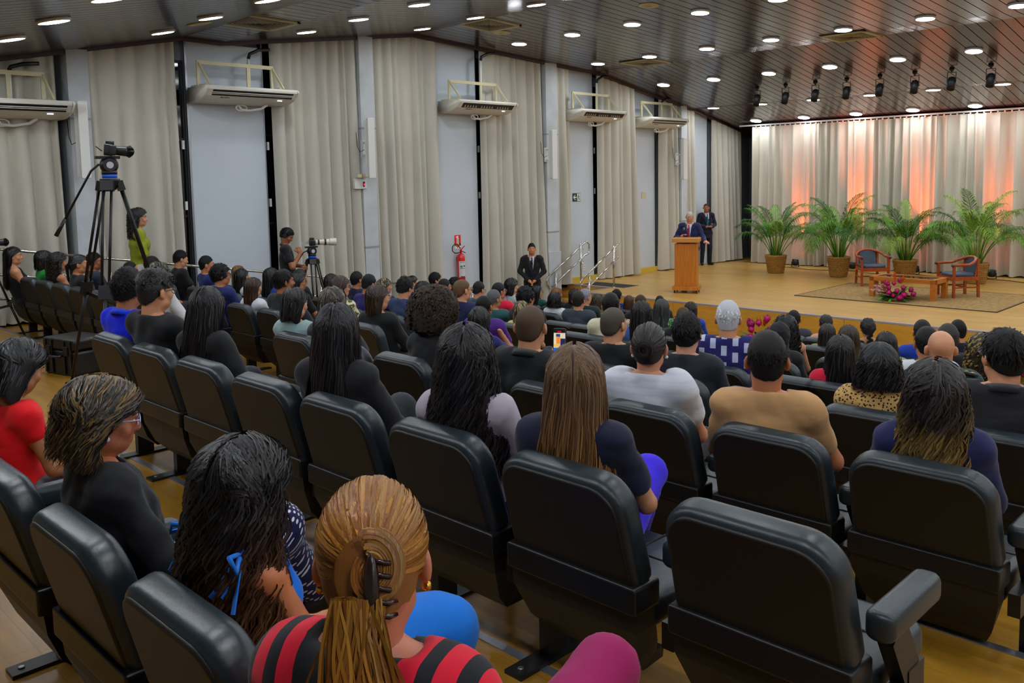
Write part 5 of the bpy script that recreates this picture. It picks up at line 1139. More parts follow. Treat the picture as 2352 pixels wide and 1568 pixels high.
def hair_mesh(parts, ribs=()):
    V, Q = merge(parts); uv = np.column_stack((np.full(len(V), 0.5), np.clip((0.12-V[:, 2])/0.7, 0, 1)))
    nb_ = len(V)
    for (v, q, u) in ribs: Q = np.concatenate((Q, q+len(V))); V = np.concatenate((V, v)); uv = np.concatenate((uv, u))
    me = mesh_np('hair', V, Q, True, uv)
    if ribs:                                       # strands are shaded as one soft mass of hair
        Nn = V-np.array((0, -0.025, 0.02)); Nn[:, 2] = np.where(Nn[:, 2] > 0, Nn[:, 2], Nn[:, 2]*0.12); Nn /= np.linalg.norm(Nn, axis=1)[:, None]+1e-9
        rs = np.random.RandomState(5); jit = np.zeros_like(Nn); du = uv[:, 0]
        for c_ in range(3): jit[:, c_] = np.sin(du*(911.0+337*c_))*0.24
        jit[:nb_] = 0; Nn = Nn+jit; Nn /= np.linalg.norm(Nn, axis=1)[:, None]
        me.normals_split_custom_set_from_vertices(Nn.tolist())
    return me
def long_extra(L, wd=0.085, th=0.04, y0=-0.075, flare=1.15, back=0.0, sides=True):
    def fn(F):
        F.cap((0, y0+0.03, 0.0), (0, y0-0.01-back*0.5, -L*0.5), wd, wd*flare, 0.03, (1, wd/th, 1)) if False else None
        for s in (-1, 0, 1):
            F.cap((s*0.045, y0+(0.03 if s else 0.0), 0.0), (s*0.055*flare, y0-back, -L+0.03), 0.042, 0.03, 0.03)
        if sides:
            for s in (-1, 1): F.cap((s*0.072, -0.03, 0.02), (s*0.075, -0.045-back*0.8, -min(L, 0.22)), 0.028, 0.02, 0.03)
    return fn
HAIR = {}
def get_hair(kind, hi=False, seed=0):
    key = (kind, hi, seed)
    if key in HAIR: return HAIR[key]
    N, W, hh = {0: (0.20, 2.5, 0.0085), 1: (0.27, 1.95, 0.0078), 2: (0.54, 1.35, 0.0068)}[int(hi)]; p = []; rb = []
    k = kind
    if k == 'short': p = [cap_hair(0.012, 0.012, 0, 0.003, 60, seed, hh)]; rb = [tufts(int(3200*N), 0.036, 0.3, seed, 0.0035*W, 4, 0.016)]
    elif k == 'crew': p = [cap_hair(0.006, 0.014, 0, 0.002, 80, seed, hh)]; rb = [tufts(int(3200*N), 0.018, 0.3, seed, 0.003*W, 4, 0.008)]
    elif k == 'buzz': p = [cap_hair(0.0045, 0.0, 0, 0.0, 60, seed, hh)]
    elif k == 'thick': p = [cap_hair(0.012, 0.024, 0, 0.005, 45, seed, hh)]; rb = [tufts(int(2600*N), 0.040, 0.4, seed, 0.004*W, 5, 0.016, 0.8), curls(int(500*N), 0.011, 0.004*W, (0.085, 0.108, 0.118), zmin=0.0, seed=seed, m=8)]
    elif k == 'fadecurl':
        def ex(F): F.ell((0, 0.0, 0.075), (0.078, 0.098, 0.055), 0.02)
        p = [cap_hair(0.005, 0, 0, 0.001, 60, seed, hh, 1.0, ex)]; rb = [curls(int(900*N), 0.014, 0.0045*W, (0.084, 0.105, 0.066), (0, 0.0, 0.072), 0.05, seed, 12, 0.12), tufts(int(1500*N), 0.012, 0.2, seed, 0.003*W, 3, 0.006)]
    elif k == 'curly': p = [cap_hair(0.02, 0.02, 0, 0.009, 55, seed, hh)]; rb = [curls(int(1100*N), 0.012, 0.005*W, (0.098, 0.117, 0.118), seed=seed)]
    elif k == 'fringe': p = [cap_hair(0.006, 0, 0.0, 0.001, 60, seed, hh)]; V, Q = p[0]; keep = V[:, 2] < 0.06; p = [(V, Q[keep[Q].all(1)])]
    elif k == 'afro':
        def ex(F): F.ell((0, -0.045, 0.03), (0.15, 0.15, 0.15), 0.03); F.ell((0, -0.09, -0.04), (0.13, 0.11, 0.11), 0.04); F.noise(0.014, 45, seed); F.cut(lambda x, y, z: np.interp(y, [-0.2, 0.0, 0.06, 0.12], [-0.16, -0.09, 0.03, 0.07]).astype(np.float32)-z+0*x)
        p = [cap_hair(0.02, 0, 0, 0, 60, seed, 0.008, extra=ex)]; rb = [curls(int(3600*N), 0.014, 0.0045*W, (0.155, 0.158, 0.158), (0, -0.05, 0.02), -0.15, seed, 14, 0.09)]
    elif k == 'bob': p = [cap_hair(0.016, 0, 0.0, 0.002, 40, seed, hh, 0.97, long_extra(0.14, y0=-0.06, flare=1.2))]; rb = [strands(int(2400*N), 0.15, 0.004, 0.14, 0.1, vol=0.022, seed=seed, wd=0.004*W, inward=0.1, m=14)]
    elif k == 'wavybob': p = [cap_hair(0.02, 0.01, 0.0, 0.006, 40, seed, hh, 0.97, long_extra(0.11, y0=-0.065, flare=1.3))]; rb = [strands(int(3800*N), 0.13, 0.014, 0.10, 0.35, vol=0.03, seed=seed, wd=0.0034*W, m=16)]
    elif k == 'medium': p = [cap_hair(0.016, 0, 0.0, 0.002, 40, seed, hh, 0.97, long_extra(0.26, y0=-0.07, flare=1.15))]; rb = [strands(int(2400*N), 0.27, 0.005, 0.2, 0.15, vol=0.022, seed=seed, wd=0.004*W, m=16)]
    elif k == 'curlylong': p = [cap_hair(0.02, 0, 0.0, 0.006, 40, seed, hh, 0.97, long_extra(0.26, y0=-0.075, flare=1.5))]; rb = [strands(int(1800*N), 0.30, 0.02, 0.075, 0.5, vol=0.035, curl=0.006, seed=seed, wd=0.005*W, m=26)]
    elif k == 'long': p = [cap_hair(0.015, 0, 0.0, 0.002, 40, seed, hh, 0.97, long_extra(0.42, y0=-0.075, flare=1.2, back=0.02))]; rb = [strands(int(4000*N), 0.46, 0.006, 0.3, 0.55, vol=0.022, seed=seed, wd=0.0032*W, back=0.02, m=16)]
    elif k == 'longwavy': p = [cap_hair(0.016, 0, 0.0, 0.003, 40, seed, hh, 0.97, long_extra(0.44, y0=-0.08, flare=1.4, back=0.02))]; rb = [strands(int(3600*N), 0.48, 0.016, 0.13, 0.66, vol=0.030, seed=seed, wd=0.0034*W, back=0.02, m=22)]
    elif k == 'bun':
        def ex(F): F.ell((0.0, -0.125, 0.015), (0.045, 0.03, 0.045), 0.012)
        p = [cap_hair(0.009, 0, 0.0, 0.0015, 60, seed, hh, 0.98, ex)]
        np.random.seed(seed); a = np.linspace(0, 6.28*1.6, 40); ringp = []
        for q in range(int(160*N)+20):
            r0 = np.random.uniform(0.014, 0.043); ph = np.random.uniform(0, 6.28); ringp.append(np.column_stack((r0*np.cos(a+ph)*(1-0.2*a/10), np.full(40, -0.150+0.010*np.random.normal()+0.3*(r0-0.03)), 0.015+r0*np.sin(a+ph)*(1-0.2*a/10))))
        rb = [ribbons(np.array(ringp), 0.005*W), pulled(int(1100*N), (0, -0.11, 0.015), 0.012, seed, 0.006*W)]
    elif k == 'tied':
        def ex(F): F.cap((0, -0.11, 0.01), (0, -0.14, -0.02), 0.026, 0.024, 0.012); F.cap((0, -0.14, -0.02), (0.01, -0.13, -0.20), 0.024, 0.012, 0.01)
        p = [cap_hair(0.009, 0, 0.0, 0.0015, 60, seed, hh, 0.98, ex)]; rb = [pulled(int(900*N), (0, -0.11, 0.0), 0.012, seed, 0.007*W)]
    elif k == 'braid':
        def ex(F):
            for i in range(8): F.ell((0.016*(-1)**i, -0.115-0.004*i, 0.05-0.03*i), (0.026, 0.024, 0.024), 0.008)
        p = [cap_hair(0.010, 0.006, 0.0, 0.006, 50, seed, hh, 0.98, ex)]; rb = [curls(int(500*N), 0.012, 0.006*W, (0.09, 0.112, 0.106), seed=seed)]
    elif k == 'clawbun':
        def ex(F): F.ell((0.01, -0.12, 0.0), (0.05, 0.035, 0.055), 0.015)
        p = [cap_hair(0.009, 0, 0.0, 0.0015, 60, seed, hh, 1.0, ex)]
        np.random.seed(seed); a = np.linspace(0, 5.0, 24); ringp = []
        for q in range(300):
            r0 = np.random.uniform(0.012, 0.05); ph = np.random.uniform(1.2, 2.0); ringp.append(np.column_stack((0.02+r0*np.cos(ph-a)*(1-0.5*a/5), np.full(24, -0.145-0.015*np.random.rand()), 0.015+1.15*r0*np.sin(ph-a)*(1-0.45*a/5))))
        tail = []; t = np.linspace(0, 1, 24)
        for q in range(380):
            x0, sp = np.random.uniform(-0.025, 0.025), np.random.normal(0.02, 0.035); L_ = np.random.uniform(0.18, 0.34); tail.append(np.column_stack((0.0+x0+sp*t+0.012*np.sin(4*t+q), -0.15-0.025*np.random.rand()-0.02*np.sin(3*t), -0.02-L_*t)))
        rb = [ribbons(np.array(ringp), 0.005), ribbons(np.array(tail), 0.0045), pulled(1700, (0.01, -0.11, 0.01), 0.013, seed, 0.005)]
    elif k == 'hijab':
        def ex(F): F.cap((0, -0.03, -0.10), (0, -0.03, -0.20), 0.09, 0.14, 0.05); F.noise(0.004, 20, seed)
        p = [cap_hair(0.02, 0.01, 0.05, 0.0, 40, seed, hh, 1.05, ex, cutline=False)]; 
    HAIR[key] = hair_mesh(p, rb); return HAIR[key]
_hm = {}
def hair_mat(root, tip=None, rough=0.32, streak=None):
    key = (root, tip, streak, rough)
    if key in _hm: return _hm[key]
    t = NT('hair_%d_%d_%d' % root); uv = t.add('ShaderNodeUVMap'); sx = t.sep(uv.outputs[0])
    tip = tip or tuple(min(255, c*1.25+4) for c in root); lo = tuple(c*0.7 for c in root)
    c1 = t.ramp(sx[1], ((0.28, root), (0.72, tip))); rnd = t.ramp(sx[0], ((0.0, (176, 176, 176)), (0.5, (218, 218, 218)), (1.0, (250, 250, 250))))
    m = t.add('ShaderNodeMix', data_type='RGBA', blend_type='MULTIPLY'); m.inputs[0].default_value = 1.0; t.link(c1, m.inputs[6]); t.link(rnd, m.inputs[7]); col = m.outputs[2]
    if streak: col = t.mix(t.math('MULTIPLY', t.math('GREATER_THAN', t.math('FRACT', t.math('MULTIPLY', sx[0], 7.3)), 0.62), 0.75), col, lin(streak))
    t.color(col); b = t.b; b.inputs['Roughness'].default_value = rough; dull = rough > 0.5; b.inputs['Specular IOR Level'].default_value = 0.22 if dull else 0.42; b.inputs['Anisotropic'].default_value = 0.0 if dull else 0.6
    tg = t.add('ShaderNodeTangent', direction_type='UV_MAP'); t.link(tg.outputs[0], b.inputs['Tangent']); b.inputs['Anisotropic Rotation'].default_value = 0.25
    v = t.coords((1, 1, 0.15)); t.bump(t.noise(v, 260, 2), 0.25, 0.004)
    _hm[key] = t.m; return t.m
SKIN = {}
def skin_mat(rgb):
    if rgb in SKIN: return SKIN[rgb]
    t = NT('skin_%d_%d_%d' % rgb); v = t.coords(); f = t.noise(v, 14, 3); t.color(t.ramp(f, ((0.3, tuple(c*0.92 for c in rgb)), (0.7, rgb)))); t.b.inputs['Roughness'].default_value = 0.5
    t.b.inputs['Subsurface Weight'].default_value = 0.08; t.b.inputs['Subsurface Radius'].default_value = (0.012, 0.005, 0.003); t.b.inputs['Subsurface Scale'].default_value = 0.5
    SKIN[rgb] = t.m; return t.m
CL = {}
def cloth(rgb, pat=None, rough=0.8):
    key = (rgb, pat)
    if key in CL: return CL[key]
    t = NT('cloth_%s_%d_%d_%d' % ((pat or 'plain',)+rgb)); v = t.coords(); sx = t.sep(v); b = t.b; b.inputs['Roughness'].default_value = rough; b.inputs['Specular IOR Level'].default_value = 0.3; b.inputs['Sheen Weight'].default_value = 0.1
    f = t.noise(v, 7, 3); base = t.ramp(f, ((0.3, tuple(c*0.96 for c in rgb)), (0.7, rgb)))
    fr = lambda s, k: t.math('FRACT', t.math('MULTIPLY', s, k))
    if pat == 'redstripe':
        ang = t.math('ADD', sx[0], t.math('MULTIPLY', t.noise(v, 6, 2), 0.02)); st = t.math('GREATER_THAN', fr(t.math('ABSOLUTE', ang), 17.0), 0.45); mid = t.math('GREATER_THAN', t.math('ABSOLUTE', sx[0]), 0.075)
        base = t.mix(t.math('MULTIPLY', st, mid), lin((16, 17, 24)), lin((206, 10, 44)))
    elif pat == 'plaid':
        a = t.math('GREATER_THAN', fr(sx[0], 13.0), 0.5); c = t.math('GREATER_THAN', fr(t.math('ADD', sx[2], t.math('MULTIPLY', t.math('FLOOR', t.math('MULTIPLY', sx[0], 13.0)), 0.045)), 9.0), 0.4); base = t.mix(t.math('MULTIPLY', a, c), lin((26, 24, 92)), lin((170, 178, 204)))
    elif pat == 'stripes': base = t.mix(t.math('GREATER_THAN', fr(sx[0], 46.0), 0.55), lin((30, 28, 40)), lin((214, 210, 208)))
    elif pat == 'dots':
        u = t.math('SUBTRACT', fr(sx[0], 46.0), 0.5); w_ = t.math('SUBTRACT', fr(t.math('SUBTRACT', sx[1], sx[2]), 36.0), 0.5); d = t.math('ADD', t.math('POWER', u, 2.0), t.math('POWER', w_, 2.0)); base = t.mix(t.math('LESS_THAN', d, 0.07), lin((16, 18, 66)), lin((214, 214, 226)))
    elif pat == 'leopard':
        vo = t.add('ShaderNodeTexVoronoi'); vo.inputs['Scale'].default_value = 62; t.link(v, vo.inputs['Vector']); base = t.mix(t.math('LESS_THAN', vo.outputs['Distance'], 0.36), lin((196, 156, 92)), lin((36, 26, 22)))
    elif pat == 'floral':
        vo = t.add('ShaderNodeTexVoronoi'); vo.inputs['Scale'].default_value = 22; t.link(v, vo.inputs['Vector']); base = t.ramp(t.sep(vo.outputs['Color'])[0], ((0.0, (190, 170, 190)), (0.3, (150, 190, 160)), (0.55, (220, 120, 150)), (0.75, (160, 170, 200)), (0.9, (200, 190, 150))), 'CONSTANT')
    elif pat == 'leafy':
        base = t.mix(t.math('GREATER_THAN', t.noise(v, 26, 1), 0.52), lin((206, 196, 164)), lin((82, 88, 42)))
    elif pat == 'greendots':
        vo = t.add('ShaderNodeTexVoronoi'); vo.inputs['Scale'].default_value = 40; t.link(v, vo.inputs['Vector']); base = t.mix(t.math('LESS_THAN', vo.outputs['Distance'], 0.3), lin((60, 112, 50)), lin((214, 220, 204)))
    elif pat == 'ribbed': base = t.mix(t.math('MULTIPLY', t.math('GREATER_THAN', fr(sx[2], 30.0), 0.7), 0.12), base, lin((150, 150, 165)))
    t.color(base)
    n2 = t.noise(t.coords((1.0, 1.0, 2.0)), 5, 2, 0.5); t.bump(n2, 0.22, 0.05)
    CL[key] = t.m; return t.m
PROTO = {}
def own(o, m):
    if not o.data.materials: o.data.materials.append(m)
    o.material_slots[0].link = 'OBJECT'; o.material_slots[0].material = m
def glasses(parent, M, m, lens=True, q=1.0):
    mb = MB()
    for s in (-1, 1):
        mb.tube([(s*0.033+0.026*math.cos(a), 0.100, 0.006+0.019*math.sin(a)) for a in np.linspace(0, 6.2832, 18)], 0.0022, 6, False)
        mb.tube([(s*0.060, 0.098, 0.012), (s*0.078, 0.06, 0.012), (s*0.080, 0.0, 0.010), (s*0.078, -0.02, -0.01)], 0.0022, 6)
    mb.tube([(-0.008, 0.101, 0.01), (0, 0.104, 0.013), (0.008, 0.101, 0.01)], 0.002, 6); g = mb.build('glasses', m, parent, M)
    if lens:
        for s in (-1, 1): l = MB(); l.lathe([(0.0, 0), (0.025, 0), (0.025, 0.001), (0, 0.001)], 16, TR(s*0.033, 0.100, 0.006, -90, 0, 0)); l.build('lens', lens_glass, g)
def face_bits(parent, M, brow=(30, 24, 20), lips=(150, 80, 76)):
    e = MB(); e.ball((0.031, 0.0805, 0.007), (0.0115, 0.008, 0.0075), 10, 6); e.ball((-0.031, 0.0805, 0.007), (0.0115, 0.008, 0.0075), 10, 6); ey = e.build('eye', mat('eye_white', (214, 208, 204), 0.3), parent, M)
    e = MB(); e.ball((0.031, 0.0872, 0.007), (0.0052, 0.0025, 0.0054), 8, 5); e.ball((-0.031, 0.0872, 0.007), (0.0052, 0.0025, 0.0054), 8, 5); e.build('iris', mat('eye_dark', (30, 20, 14), 0.2), ey)
    e = MB()
    for s in (-1, 1): e.tube([(s*0.014, 0.093, 0.026), (s*0.032, 0.0905, 0.031), (s*0.050, 0.077, 0.026)], [0.003, 0.0042, 0.002], 6)
    e.build('eyebrow', mat('brow_%d' % brow[0], brow, 0.7), parent, M)
    e = MB(); e.ball((0, 0.0855, -0.0595), (0.022, 0.006, 0.0055), 12, 6); e.build('lips', mat('lips_%d' % lips[0], lips, 0.5), parent, M)
def headM(J):
    m = Matrix(head_mat(J).tolist()).to_4x4(); m.translation = Vector(J['head']); return m
def person(loc, rz_, s, J, label, hair, hcol, top, tcol, skin, bottom=(28, 30, 40), tip=None, streak=None, hi=False, seed=0, group='seated audience', proto=None, specs=None, pat=None, bpat=None, skirt=False, face=False, shoe=(24, 22, 22), neck=0.0, lips=(150, 80, 76), brow=(30, 24, 20), fold=0.003, hsc=1.0):
    r_ = empty('person', loc, rz_, label, 'person', group); r_.scale = (s, s, s); M = headM(J)
    key = proto
    def get(part, fn):
        if key is None: return fn()
        k2 = (key, part)
        if k2 not in PROTO: PROTO[k2] = fn()
        return PROTO[k2]
    bh = (0.016, 0.0155, 0.0135)[int(hi)]
    own(link('body', get('body', lambda: body_mesh(J, 0.018, 0.0066 if hi else 0.008, bool(hi))), r_), skin_mat(skin))
    own(link({'jacket': 'jacket', 'tank': 'sleeveless_top'}.get(top, 'shirt'), get('top_'+top+str(neck), lambda: shirt_mesh(J, top, bh, seed=seed, neck=neck, fold=fold if not hi else 0.0045)), r_), cloth(tcol, pat))
    own(link('skirt' if skirt else 'trousers', get('pants%d' % skirt, lambda: pants_mesh(J, 0.022, skirt)), r_), cloth(bottom, bpat))
    own(link('shoes', get('shoes', lambda: shoes_mesh(J)), r_), mat('shoe_%d_%d_%d' % shoe, shoe, 0.4))
    if hair:
        o = link('headscarf' if hair == 'hijab' else 'hair', get_hair(hair, hi, seed), r_, M @ Matrix.Diagonal((hsc, hsc, hsc if hsc < 1.02 else 1+(hsc-1)*0.4, 1))); own(o, cloth(hcol) if hair == 'hijab' else hair_mat(hcol, tip, 0.6 if hair in ('crew', 'buzz', 'fringe', 'short', 'thick', 'curly', 'afro') else 0.42, streak))
    if specs: glasses(r_, M, mat('specs_%d_%d_%d' % specs, specs, 0.3), True)
    if face or hi: face_bits(r_, M, brow, lips)
    return r_, M
# ---------------------------------------------------------------- the audience
BLK, DBR, BRN, GING, BLN, GRY, WHT = (16, 14, 15), (30, 22, 18), (62, 38, 24), (150, 92, 34), (150, 116, 66), (96, 96, 98), (206, 208, 214)
S1, S2, S3, S4 = (208, 146, 108), (186, 122, 82), (160, 98, 62), (128, 78, 50)
NAVY, BLACK, BLUE, WHITE, RED, GREEN = (22, 26, 62), (20, 21, 25), (26, 48, 120), (206, 210, 216), (196, 14, 44), (14, 130, 44)
PROTO_J = {'m': seated(sex='m'), 'f': seated(sex='f'), 'mw': seated(sex='m', bulk=1.12), 'md': seated(sex='m', pitch=-14, lean=0.04), 'fd': seated(sex='f', pitch=-12, lean=0.03), 'mr': seated(sex='m', yaw=-22), 'fr': seated(sex='f', yaw=-22), 'fl': seated(sex='f', yaw=18), 'mf': seated(sex='m', arms='face', lean=0.10, pitch=-14), 'ff': seated(sex='f', arms='face', lean=0.06)}
